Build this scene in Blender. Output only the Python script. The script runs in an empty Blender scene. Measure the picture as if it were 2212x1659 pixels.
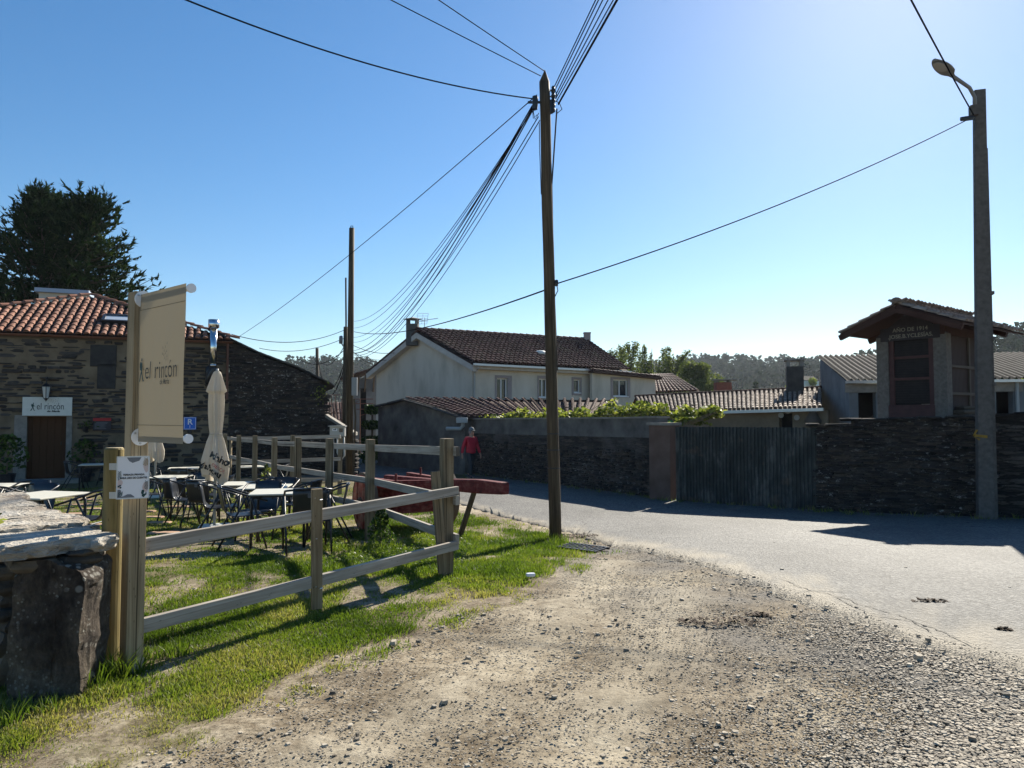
import bpy, math, random
from mathutils import Vector, Matrix, noise
V = Vector
R = random.Random(11)
rad = math.radians
sc = bpy.context.scene
COL = sc.collection
# ------------------------------------------------------------------ camera model (used to survey positions)
PITCH = rad(2.62); FP = 1534.6; CZ = 1.6
def ray(px, py):
    x = px - 1106.0; u = 829.5 - py
    return V((x, FP*math.cos(PITCH) - u*math.sin(PITCH), FP*math.sin(PITCH) + u*math.cos(PITCH)))
def W(px, py, Y):
    d = ray(px, py); return V((0, 0, CZ)) + d*(Y/d.y)
def lerp(a, b, t): return a + (b - a)*t
def sm(a, b, x):
    t = max(0.0, min(1.0, (x - a)/(b - a))); return t*t*(3 - 2*t)
GP = [(-60, 0.05), (2.5, 0), (4.5, -0.0), (7.4, -0.025), (9, -0.12), (10.5, -0.215), (13, -0.36), (15, -0.48), (19, -0.55), (30, -0.62), (60, -0.8)]
def hills(x, y):
    z = -7*sm(60, 125, y)
    z += 46*sm(200, 620, y)*(0.55 + 0.45*math.exp(-((x - 175)/130)**2))
    z += 22*sm(380, 640, y)*math.exp(-((x + 160)/110)**2)
    z += 34*sm(95, 230, y)*(1 - sm(240, 420, y))*math.exp(-((x - 195)/70)**2)
    return z
def gz(x, y):
    if y <= GP[0][0]: return GP[0][1]
    for (a, za), (b, zb) in zip(GP, GP[1:]):
        if y <= b: return lerp(za, zb, (y - a)/(b - a))
    return GP[-1][1] + hills(x, y)
def G(px, py):
    lo, hi = 1.5, 190.0
    d = ray(px, py)
    f = lambda Y: CZ + d.z*Y/d.y - gz(d.x*Y/d.y, Y)
    for _ in range(60):
        m = (lo + hi)/2
        if f(m) > 0: lo = m
        else: hi = m
    p = W(px, py, lo); p.z = gz(p.x, p.y); return p
def gp(x, y, dz=0): return V((x, y, gz(x, y) + dz))
def inpoly(x, y, P):
    c = False; n = len(P); j = n - 1
    for i in range(n):
        xi, yi = P[i]; xj, yj = P[j]
        if (yi > y) != (yj > y) and x < (xj - xi)*(y - yi)/(yj - yi) + xi: c = not c
        j = i
    return c
def dpoly(x, y, P):
    best = 1e9; n = len(P)
    for i in range(n):
        ax, ay = P[i]; bx, by = P[(i + 1) % n]
        dx, dy = bx - ax, by - ay
        t = max(0, min(1, ((x - ax)*dx + (y - ay)*dy)/(dx*dx + dy*dy + 1e-12)))
        d = math.hypot(x - ax - dx*t, y - ay - dy*t)
        if d < best: best = d
    return best
def fbm(x, y, s, o=4, seed=0.0):
    return noise.fractal(V((x*s + seed, y*s - seed, seed*0.7)), 0.6, 2.0, o)

# ------------------------------------------------------------------ materials
def _n(nt, t, **k):
    n = nt.nodes.new(t)
    for a, v in k.items():
        if hasattr(n, a): setattr(n, a, v)
    return n
def newmat(name):
    m = bpy.data.materials.new(name); m.use_nodes = True
    nt = m.node_tree; nt.nodes.clear()
    out = _n(nt, 'ShaderNodeOutputMaterial')
    return m, nt, out
def coords(nt, st=(1, 1, 1), uv=False):
    tc = _n(nt, 'ShaderNodeTexCoord'); mp = _n(nt, 'ShaderNodeMapping')
    nt.links.new(tc.outputs['UV' if uv else 'Object'], mp.inputs['Vector'])
    mp.inputs['Scale'].default_value = st
    return mp.outputs['Vector']
def nz(nt, vec, s, detail=6, rough=0.6, dist=0):
    n = _n(nt, 'ShaderNodeTexNoise'); nt.links.new(vec, n.inputs['Vector'])
    n.inputs['Scale'].default_value = s; n.inputs['Detail'].default_value = detail
    n.inputs['Roughness'].default_value = rough; n.inputs['Distortion'].default_value = dist
    return n.outputs['Fac']
def ramp(nt, fac, stops, const=False):
    r = _n(nt, 'ShaderNodeValToRGB'); nt.links.new(fac, r.inputs['Fac'])
    e = r.color_ramp.elements
    while len(e) < len(stops): e.new(0.5)
    for k, (p, c) in enumerate(stops):
        e[k].position = p; e[k].color = (*c, 1) if len(c) == 3 else c
    if const: r.color_ramp.interpolation = 'CONSTANT'
    return r.outputs['Color']
def mix(nt, a, b, fac, mode='MIX'):
    m = _n(nt, 'ShaderNodeMix', data_type='RGBA', blend_type=mode)
    for sock, val in ((m.inputs[0], fac), (m.inputs[6], a), (m.inputs[7], b)):
        if isinstance(val, (int, float)): sock.default_value = val
        elif isinstance(val, tuple): sock.default_value = (*val, 1)
        else: nt.links.new(val, sock)
    return m.outputs[2]
def attr(nt, name='tint'):
    a = _n(nt, 'ShaderNodeAttribute'); a.attribute_name = name; return a
def prin(nt, out, col, rough=0.8, metal=0, spec=0.3, height=None, bump=0.3, bdist=0.01):
    b = _n(nt, 'ShaderNodeBsdfPrincipled')
    for sock, val in ((b.inputs['Base Color'], col), (b.inputs['Roughness'], rough)):
        if isinstance(val, tuple): sock.default_value = (*val, 1)
        elif isinstance(val, (int, float)): sock.default_value = val
        else: nt.links.new(val, sock)
    b.inputs['Metallic'].default_value = metal; b.inputs['Specular IOR Level'].default_value = spec
    if height is not None:
        bp = _n(nt, 'ShaderNodeBump'); nt.links.new(height, bp.inputs['Height'])
        bp.inputs['Strength'].default_value = bump; bp.inputs['Distance'].default_value = bdist
        nt.links.new(bp.outputs['Normal'], b.inputs['Normal'])
    nt.links.new(b.outputs[0], out.inputs[0]); return b
def spread(cols, a=0.28, b=0.72):
    return [(lerp(a, b, i/max(1, len(cols) - 1)), c) for i, c in enumerate(cols)]
def pm(name, *cols, s=4, st=(1, 1, 1), rough=0.8, bump=0.25, bs=None, metal=0, spec=0.3, tint=0, uv=False, dist=0, bdist=0.01):
    m, nt, out = newmat(name)
    v = coords(nt, st, uv)
    c = cols[0] if len(cols) == 1 else ramp(nt, nz(nt, v, s, dist=dist), spread(cols))
    if tint:
        t = attr(nt)
        c = mix(nt, c, ramp(nt, t.outputs['Fac'], [(0, (1 - tint,)*3), (1, (1, 1, 1))]), 1.0, 'MULTIPLY')
    h = nz(nt, v, bs or s*5, 5) if bump else None
    prin(nt, out, c, rough, metal, spec, h, bump, bdist)
    return m
def stonemat(name, cols, mortar, sc3=(1.6, 1.6, 6.5), mw=(0.03, 0.10), bump=0.9, fleck=None, s2=1.2, bdist=0.05, rend=None):
    m, nt, out = newmat(name)
    v0 = coords(nt, sc3)
    d = _n(nt, 'ShaderNodeTexNoise'); nt.links.new(v0, d.inputs['Vector']); d.inputs['Scale'].default_value = 0.9; d.inputs['Detail'].default_value = 7; d.inputs['Roughness'].default_value = 0.65
    sub = _n(nt, 'ShaderNodeVectorMath', operation='MULTIPLY_ADD')
    nt.links.new(d.outputs['Color'], sub.inputs[0]); sub.inputs[1].default_value = (1.7, 1.7, 1.5); nt.links.new(v0, sub.inputs[2])
    a = _n(nt, 'ShaderNodeTexVoronoi'); a.feature = 'F1'; nt.links.new(sub.outputs[0], a.inputs['Vector'])
    e = _n(nt, 'ShaderNodeTexVoronoi'); e.feature = 'DISTANCE_TO_EDGE'; nt.links.new(sub.outputs[0], e.inputs['Vector'])
    for q in (a, e): q.inputs['Scale'].default_value = 1.0
    sx = _n(nt, 'ShaderNodeSeparateColor'); nt.links.new(a.outputs['Color'], sx.inputs[0])
    c = ramp(nt, sx.outputs[0], spread(cols, 0, 1))
    g = nz(nt, coords(nt, (1, 1, 2.5)), 9, 8, 0.7)
    c = mix(nt, c, ramp(nt, g, [(0.3, (0.55,)*3), (0.7, (1.25,)*3)]), 0.8, 'MULTIPLY')
    wv = _n(nt, 'ShaderNodeMath', operation='MULTIPLY_ADD'); nt.links.new(nz(nt, coords(nt, (0.8, 0.8, 1.8)), 1.6, 4), wv.inputs[0]); wv.inputs[1].default_value = -2.4*mw[1]; wv.inputs[2].default_value = 1.2*mw[1]
    ed = _n(nt, 'ShaderNodeMath', operation='ADD'); nt.links.new(e.outputs['Distance'], ed.inputs[0]); nt.links.new(wv.outputs[0], ed.inputs[1])
    mk = ramp(nt, ed.outputs[0], [(mw[0], (1, 1, 1)), (mw[1], (0, 0, 0))])
    c = mix(nt, c, mortar, mk)
    if rend:                                  # patches of render smeared over the stone
        pr = nz(nt, coords(nt, (1, 1, 1.6)), s2, 6, 0.65)
        c = mix(nt, c, rend, ramp(nt, pr, [(0.5, (0, 0, 0)), (0.6, (1, 1, 1))]))
    if fleck:
        f = nz(nt, coords(nt, (1, 1, 2.2)), 5.5, 9, 0.8)
        c = mix(nt, c, fleck, ramp(nt, f, [(0.62, (0, 0, 0)), (0.67, (0.85,)*3)]))
    hh = ramp(nt, e.outputs['Distance'], [(0, (0, 0, 0)), (0.16, (0.8,)*3), (0.5, (1, 1, 1))])
    h = mix(nt, hh, g, 0.35)
    prin(nt, out, c, 0.9, 0, 0.2, h, bump, bdist)
    return m
def leafmat(name, *cols, trans=0.45, tcol=None, rough=0.5, spec=0.25):
    m, nt, out = newmat(name)
    c = ramp(nt, attr(nt).outputs['Fac'], spread(cols, 0.05, 0.95))
    d = _n(nt, 'ShaderNodeBsdfPrincipled'); nt.links.new(c, d.inputs['Base Color'])
    d.inputs['Roughness'].default_value = rough; d.inputs['Specular IOR Level'].default_value = spec
    t = _n(nt, 'ShaderNodeBsdfTranslucent'); nt.links.new(mix(nt, c, tcol or (1.35, 1.5, 0.6), 1.0, 'MULTIPLY'), t.inputs['Color'])
    x = _n(nt, 'ShaderNodeMixShader'); x.inputs[0].default_value = trans
    nt.links.new(d.outputs[0], x.inputs[1]); nt.links.new(t.outputs[0], x.inputs[2]); nt.links.new(x.outputs[0], out.inputs[0])
    return m
def woodmat(name, *cols, rough=0.75, ring=26, knots=True):
    m, nt, out = newmat(name)
    v = coords(nt, (0.9, ring, ring), True)
    g = nz(nt, v, 1.0, 6, 0.6, 1.2)
    c = ramp(nt, g, spread(cols, 0.3, 0.7))
    big = nz(nt, coords(nt, (1.3, 5, 5), True), 1.0, 3)
    c = mix(nt, c, ramp(nt, big, [(0.3, (0.72,)*3), (0.7, (1.12,)*3)]), 1.0, 'MULTIPLY')
    if knots:
        k = _n(nt, 'ShaderNodeTexVoronoi'); nt.links.new(coords(nt, (2.2, 9, 9), True), k.inputs['Vector'])
        c = mix(nt, c, tuple(0.45*q for q in cols[0]), ramp(nt, k.outputs['Distance'], [(0.06, (0.9,)*3), (0.13, (0, 0, 0))]))
    cr = nz(nt, coords(nt, (0.35, ring*2.2, ring*2.2), True), 1.0, 3, 0.5, 0.6)
    c = mix(nt, c, tuple(0.22*q for q in cols[0]), ramp(nt, cr, [(0.33, (0.9,)*3), (0.36, (0,)*3)]))
    prin(nt, out, c, rough, 0, 0.2, g, 0.5, 0.008)
    return m
M = {}
M['pine'] = woodmat('pine_post', (0.19, 0.14, 0.08), (0.33, 0.255, 0.155), (0.40, 0.325, 0.21))
M['round'] = woodmat('round_post', (0.11, 0.09, 0.035), (0.22, 0.17, 0.07), (0.28, 0.21, 0.09), ring=14)
M['rail'] = woodmat('weathered_rail', (0.24, 0.20, 0.16), (0.36, 0.32, 0.27), (0.44, 0.40, 0.35))
M['fpost'] = woodmat('fence_post_wood', (0.12, 0.09, 0.055), (0.22, 0.17, 0.105), (0.29, 0.235, 0.155))
M['pole'] = woodmat('creosote_pole', (0.035, 0.026, 0.016), (0.085, 0.062, 0.038), (0.14, 0.105, 0.065), ring=30)
M['oldwood'] = woodmat('old_grey_wood', (0.07, 0.055, 0.045), (0.16, 0.13, 0.10), ring=20)
M['door'] = woodmat('door_wood', (0.05, 0.022, 0.010), (0.115, 0.05, 0.02), ring=18, knots=False)
M['beam'] = woodmat('eave_beam', (0.04, 0.018, 0.013), (0.08, 0.036, 0.026), ring=14, knots=False)
M['cartred'] = pm('red_cart_paint', (0.04, 0.008, 0.008), (0.13, 0.018, 0.018), (0.20, 0.075, 0.06), s=9, st=(1, 1, 2), rough=0.75, bump=0.7, bs=40)
M['wheelred'] = pm('worn_red_wheel', (0.14, 0.025, 0.02), (0.33, 0.10, 0.07), (0.42, 0.28, 0.2), s=6, rough=0.7, bump=0.5)
M['black'] = pm('black_steel', (0.012, 0.014, 0.018), rough=0.38, bump=0, spec=0.5)
M['shell'] = pm('black_sling', (0.018, 0.020, 0.026), rough=0.3, bump=0.1, bs=300, spec=0.6)
M['top'] = pm('pale_tabletop', (0.52, 0.50, 0.42), (0.60, 0.58, 0.49), s=20, rough=0.45, bump=0)
M['white'] = pm('white_paint', (0.78, 0.78, 0.78), rough=0.35, bump=0)
M['paper'] = pm('laminated_paper', (0.74, 0.74, 0.77), rough=0.25, bump=0, spec=0.5)
M['steel'] = pm('galvanised', (0.42, 0.43, 0.45), (0.55, 0.56, 0.58), s=30, rough=0.35, metal=0.8, bump=0)
M['chrome'] = pm('stainless_flue', (0.62, 0.63, 0.65), rough=0.16, metal=1, bump=0)
M['ink'] = pm('dark_ink', (0.03, 0.035, 0.035), rough=0.6, bump=0)
M['greenink'] = pm('dark_green_ink', (0.02, 0.06, 0.06), rough=0.6, bump=0)
M['goldink'] = pm('ochre_ink', (0.30, 0.23, 0.09), rough=0.6, bump=0)
M['greyink'] = pm('grey_ink', (0.17, 0.18, 0.20), rough=0.6, bump=0)
M['pinkink'] = pm('pink_wash', (0.58, 0.46, 0.43), rough=0.6, bump=0)
M['redink'] = pm('red_ink', (0.45, 0.10, 0.09), rough=0.6, bump=0)
M['blue'] = pm('sign_blue', (0.015, 0.14, 0.60), rough=0.3, bump=0)
M['signwhite'] = pm('sign_board', (0.58, 0.60, 0.55), (0.66, 0.67, 0.62), s=8, rough=0.5, bump=0)
M['navy'] = pm('menu_board', (0.015, 0.017, 0.03), rough=0.4, bump=0)
M['boardred'] = pm('menu_red', (0.35, 0.015, 0.02), rough=0.4, bump=0)
M['cable'] = pm('cable_rubber', (0.012, 0.012, 0.014), rough=0.9, bump=0, spec=0.05)
M['concrete'] = pm('pole_concrete', (0.075, 0.065, 0.058), (0.14, 0.125, 0.112), s=10, rough=0.9, bump=0.4, bs=60)
M['cement'] = pm('grey_cement', (0.17, 0.155, 0.135), (0.30, 0.275, 0.24), s=5, rough=0.9, bump=0.5, bs=50)
M['lamp'] = pm('lamp_grey', (0.20, 0.21, 0.22), rough=0.4, metal=0.3, bump=0)
M['glasslens'] = pm('lamp_lens', (0.30, 0.32, 0.33), rough=0.15, bump=0, spec=0.6)
M['pane'] = pm('window_pane', (0.012, 0.016, 0.022), (0.03, 0.04, 0.05), s=1.5, rough=0.06, bump=0, spec=0.6)
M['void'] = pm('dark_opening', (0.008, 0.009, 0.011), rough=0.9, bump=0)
M['cream'] = pm('cream_render', (0.42, 0.375, 0.30), (0.58, 0.52, 0.43), (0.63, 0.57, 0.48), s=1.0, st=(1, 1, .35), rough=0.9, bump=0.15, bs=70)
M['pinkstone'] = pm('window_surround', (0.27, 0.23, 0.22), (0.36, 0.31, 0.30), s=20, rough=0.8, bump=0.1)
M['fascia'] = pm('eave_concrete', (0.42, 0.39, 0.35), (0.56, 0.52, 0.47), s=4, rough=0.85, bump=0.2)
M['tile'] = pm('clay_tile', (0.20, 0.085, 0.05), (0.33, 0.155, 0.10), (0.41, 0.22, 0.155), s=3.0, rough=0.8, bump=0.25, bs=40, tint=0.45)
M['oldtile'] = pm('weathered_tile', (0.17, 0.12, 0.085), (0.34, 0.255, 0.20), (0.43, 0.35, 0.29), s=2.5, rough=0.8, bump=0.3, bs=40, tint=0.5)
M['browntile'] = pm('brown_tile', (0.075, 0.036, 0.030), (0.145, 0.068, 0.055), (0.15, 0.10, 0.06), s=1.2, rough=0.8, bump=0.3, bs=30, tint=0.5)
M['undertile'] = pm('tile_shadow', (0.07, 0.04, 0.03), rough=0.9, bump=0)
M['slate'] = pm('slate', (0.035, 0.035, 0.036), (0.09, 0.085, 0.08), s=5, rough=0.8, bump=0.5, tint=0.4)
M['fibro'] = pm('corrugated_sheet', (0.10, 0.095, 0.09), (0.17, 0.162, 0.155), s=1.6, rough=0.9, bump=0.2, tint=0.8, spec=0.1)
M['bluegrey'] = pm('grey_block_render', (0.10, 0.115, 0.125), (0.19, 0.205, 0.215), s=1.5, rough=0.9, bump=0.4, bs=25)
M['rough'] = pm('roughcast', (0.055, 0.05, 0.045), (0.125, 0.115, 0.105), (0.20, 0.185, 0.165), s=1.6, rough=0.95, bump=0.8, bs=45, bdist=0.02)
M['granite'] = pm('granite', (0.095, 0.085, 0.075), (0.18, 0.162, 0.142), s=14, rough=0.9, bump=0.4, bs=60)
M['granred'] = pm('red_frame_paint', (0.055, 0.024, 0.023), (0.085, 0.038, 0.036), s=5, rough=0.7, bump=0.1)
M['slat'] = woodmat('granary_slats', (0.04, 0.025, 0.022), (0.085, 0.055, 0.048), ring=22, knots=False)
M['letter'] = pm('letter_paint', (0.23, 0.21, 0.17), rough=0.7, bump=0)
M['wallB'] = stonemat('schist_wall', [(0.025, 0.023, 0.022), (0.06, 0.05, 0.045), (0.10, 0.082, 0.07), (0.05, 0.045, 0.045)], (0.028, 0.025, 0.022), (2.6, 2.6, 15), (0.02, 0.12), 1.0, (0.34, 0.32, 0.29))
M['wallR'] = stonemat('rendered_schist', [(0.035, 0.03, 0.03), (0.085, 0.065, 0.055), (0.13, 0.10, 0.08), (0.055, 0.05, 0.05)], (0.05, 0.042, 0.036), (2.3, 2.3, 12), (0.02, 0.12), 1.0, (0.24, 0.22, 0.19), 0.5, 0.05, (0.12, 0.105, 0.092))
M['houseW'] = stonemat('mortared_schist', [(0.035, 0.034, 0.037), (0.085, 0.078, 0.072), (0.055, 0.052, 0.055), (0.13, 0.10, 0.07)], (0.25, 0.195, 0.13), (1.15, 1.15, 5.6), (0.06, 0.15), 0.9, None, bdist=0.04)
M['houseD'] = stonemat('dark_schist', [(0.022, 0.021, 0.022), (0.06, 0.053, 0.048), (0.035, 0.033, 0.035), (0.085, 0.07, 0.055)], (0.045, 0.038, 0.03), (1.9, 1.9, 11), (0.02, 0.12), 1.0, (0.17, 0.15, 0.12))
M['mortar'] = pm('earth_mortar', (0.11, 0.085, 0.056), (0.17, 0.132, 0.088), (0.22, 0.175, 0.118), s=2.2, rough=0.95, bump=0.6, bs=30, bdist=.02)
M['housestone'] = pm('house_stone', (0.028, 0.027, 0.03), (0.075, 0.067, 0.062), (0.11, 0.085, 0.062), s=5, st=(1, 1, 3), rough=0.9, bump=0.7, bs=22, tint=.6, bdist=.015)
M['rock'] = pm('lichen_rock', (0.05, 0.04, 0.036), (0.11, 0.088, 0.075), (0.15, 0.12, 0.09), s=4, rough=0.9, bump=0.9, bs=16, bdist=0.03)
M['cap'] = pm('pale_cap_slab', (0.20, 0.15, 0.11), (0.40, 0.35, 0.28), (0.60, 0.56, 0.49), s=3, st=(1, 1, 2.5), rough=0.8, bump=1.0, bs=24, bdist=0.05)
def _lichen():
    m, nt, out = newmat('lichen_slab')
    v = coords(nt)
    c = ramp(nt, nz(nt, v, 3, 7), spread([(0.035, 0.028, 0.024), (0.095, 0.076, 0.06), (0.17, 0.138, 0.10)], .36, .66))
    c = mix(nt, c, ramp(nt, nz(nt, coords(nt, (1, 1, .5)), 26, 8, .75), [(.36, (.45,)*3), (.62, (1.35,)*3)]), .9, 'MULTIPLY')
    for s_, th, cc in ((11, 0.20, (0.30, 0.28, 0.24)), (22, 0.26, (0.36, 0.34, 0.30)), (40, .25, (.30, .29, .25))):
        vo = _n(nt, 'ShaderNodeTexVoronoi'); nt.links.new(v, vo.inputs['Vector']); vo.inputs['Scale'].default_value = s_
        spot = ramp(nt, vo.outputs['Distance'], [(th, (1,)*3), (th + 0.08, (0,)*3)])
        msk = ramp(nt, nz(nt, v, 3.5 if s_ < 30 else 6, 3), [(0.52, (0,)*3), (0.62, (0.8,)*3)])
        c = mix(nt, c, cc, mix(nt, spot, msk, 1.0, 'MULTIPLY'))
    prin(nt, out, c, 0.9, 0, 0.2, nz(nt, v, 14, 9, 0.75), 1.0, 0.06)
    return m
M['lichen'] = _lichen()
def _banner():
    m, nt, out = newmat('banner_canvas')
    d = _n(nt, 'ShaderNodeBsdfPrincipled'); d.inputs['Base Color'].default_value = (0.25, 0.216, 0.158, 1); d.inputs['Roughness'].default_value = 0.8
    h = nz(nt, coords(nt, (1, 1, 1)), 260, 2); bp = _n(nt, 'ShaderNodeBump'); nt.links.new(h, bp.inputs['Height']); bp.inputs['Strength'].default_value = 0.1; bp.inputs['Distance'].default_value = 0.002
    nt.links.new(bp.outputs[0], d.inputs['Normal'])
    t = _n(nt, 'ShaderNodeBsdfTranslucent'); t.inputs['Color'].default_value = (0.50, 0.42, 0.27, 1)
    x = _n(nt, 'ShaderNodeMixShader'); x.inputs[0].default_value = 0.07
    nt.links.new(d.outputs[0], x.inputs[1]); nt.links.new(t.outputs[0], x.inputs[2]); nt.links.new(x.outputs[0], out.inputs[0]); return m
M['banner'] = _banner()
def _cloth():
    m, nt, out = newmat('parasol_cloth')
    c = ramp(nt, nz(nt, coords(nt), 5), spread([(0.62, 0.57, 0.48), (0.74, 0.70, 0.61)]))
    d = _n(nt, 'ShaderNodeBsdfDiffuse'); nt.links.new(c, d.inputs[0])
    t = _n(nt, 'ShaderNodeBsdfTranslucent'); t.inputs['Color'].default_value = (0.62, 0.54, 0.42, 1)
    x = _n(nt, 'ShaderNodeMixShader'); x.inputs[0].default_value = 0.42
    nt.links.new(d.outputs[0], x.inputs[1]); nt.links.new(t.outputs[0], x.inputs[2]); nt.links.new(x.outputs[0], out.inputs[0]); return m
M['cloth'] = _cloth()
def _gate():
    m, nt, out = newmat('corrugated_gate_metal')
    v = coords(nt, (1, 1, 0.35))
    c = ramp(nt, nz(nt, v, 3.2, 8, 0.7), spread([(0.028, 0.034, 0.034), (0.058, 0.064, 0.060), (0.18, 0.178, 0.158)], 0.36, 0.68))
    c = mix(nt, c, (0.16, 0.12, 0.085), ramp(nt, nz(nt, coords(nt, (1, 1, 1)), 2.2, 6), [(0.58, (0,)*3), (0.7, (0.8,)*3)]))
    prin(nt, out, c, 0.7, 0.1, 0.3, nz(nt, v, 30, 4), 0.2); return m
M['gate'] = _gate()
M['leafvine'] = leafmat('vine_leaf', (0.05, 0.07, 0.018), (0.15, 0.18, 0.04), (0.32, 0.33, 0.10), trans=0.45, tcol=(1.3, 1.35, 0.7))
M['leafconifer'] = leafmat('conifer_spray', (0.012, 0.026, 0.012), (0.032, 0.054, 0.024), (0.085, 0.10, 0.04), trans=0.14, rough=0.9, spec=0.05)
M['leafpoplar'] = leafmat('poplar_leaf', (0.05, 0.066, 0.024), (0.105, 0.125, 0.05), (0.20, 0.205, 0.10), trans=0.35, rough=0.7, spec=0.12)
M['leafpine'] = leafmat('pine_needles', (0.018, 0.035, 0.018), (0.04, 0.062, 0.03), trans=0.1, rough=0.9, spec=0.03)
M['leaflight'] = leafmat('spring_leaf', (0.10, 0.13, 0.035), (0.17, 0.20, 0.05), (0.24, 0.25, 0.08), trans=0.35, rough=0.9, spec=0.03)
M['leafbush'] = leafmat('garden_leaf', (0.02, 0.04, 0.012), (0.05, 0.085, 0.02), (0.10, 0.15, 0.03), trans=0.35)
M['leafforest'] = leafmat('forest_leaf', (0.018, 0.034, 0.020), (0.032, 0.052, 0.030), (0.055, 0.075, 0.04), trans=0.06, rough=1.0, spec=0.0)
M['grass'] = leafmat('grass_blade', (0.05, 0.08, 0.014), (0.10, 0.145, 0.022), (0.17, 0.195, 0.04), (0.29, 0.245, 0.125), trans=0.45, rough=0.5)
M['bark'] = pm('bark', (0.05, 0.04, 0.03), (0.11, 0.09, 0.07), s=8, st=(1, 1, 0.3), rough=0.95, bump=0.8)
M['stem'] = pm('vine_stem', (0.12, 0.085, 0.05), (0.2, 0.15, 0.09), s=8, rough=0.9, bump=0.3)
M['terracotta'] = pm('plant_pot', (0.02, 0.02, 0.024), rough=0.5, bump=0)
M['plinth'] = pm('pvc_pipe', (0.30, 0.33, 0.34), rough=0.45, bump=0)
M['brickslab'] = pm('sleeper_slab', (0.36, 0.21, 0.125), (0.50, 0.33, 0.22), s=6, rough=0.9, bump=0.4)
M['pebble'] = pm('gravel_stone', (0.25, 0.205, 0.155), (0.43, 0.365, 0.275), (0.57, 0.505, 0.40), s=22, rough=0.8, bump=0.2, tint=0.78, spec=0.25)
M['skin'] = pm('skin', (0.42, 0.24, 0.17), rough=0.6, bump=0)
M['jersey'] = pm('red_jersey', (0.42, 0.02, 0.035), (0.52, 0.03, 0.05), s=6, rough=0.85, bump=0.2)
M['trouser'] = pm('dark_trousers', (0.035, 0.037, 0.042), (0.06, 0.058, 0.058), s=6, rough=0.9, bump=0.2)
M['capgrey'] = pm('grey_cap', (0.16, 0.17, 0.18), rough=0.8, bump=0)
M['arrow'] = pm('yellow_arrow_paint', (0.20, 0.12, 0.02), (0.34, 0.20, 0.03), s=14, rough=0.8, bump=0)
M['boxgrey'] = pm('meter_box', (0.36, 0.35, 0.32), (0.43, 0.42, 0.38), s=6, rough=0.6, bump=0)

def _schist():
    m, nt, out = newmat('schist_stones'); v = coords(nt)
    c = ramp(nt, attr(nt).outputs['Fac'], spread([(0.016, 0.015, 0.016), (0.045, 0.037, 0.034), (0.032, 0.03, 0.031), (0.085, 0.063, 0.05), (0.055, 0.048, 0.044)], 0, 1))
    g = nz(nt, coords(nt, (1, 1, 4)), 11, 8, .7)
    c = mix(nt, c, ramp(nt, g, [(.3, (.5,)*3), (.7, (1.3,)*3)]), .8, 'MULTIPLY')
    f = nz(nt, coords(nt, (1, 1, 2)), 6.5, 9, .8)
    pt = nz(nt, v, .9, 4)
    c = mix(nt, c, (.36, .345, .32), mix(nt, ramp(nt, f, [(.555, (0,)*3), (.61, (.95,)*3)]), ramp(nt, pt, [(.36, (0,)*3), (.58, (1,)*3)]), 1.0, 'MULTIPLY'))
    prin(nt, out, c, .92, 0, .15, g, .7, .02); return m
M['schist'] = _schist()
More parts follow.
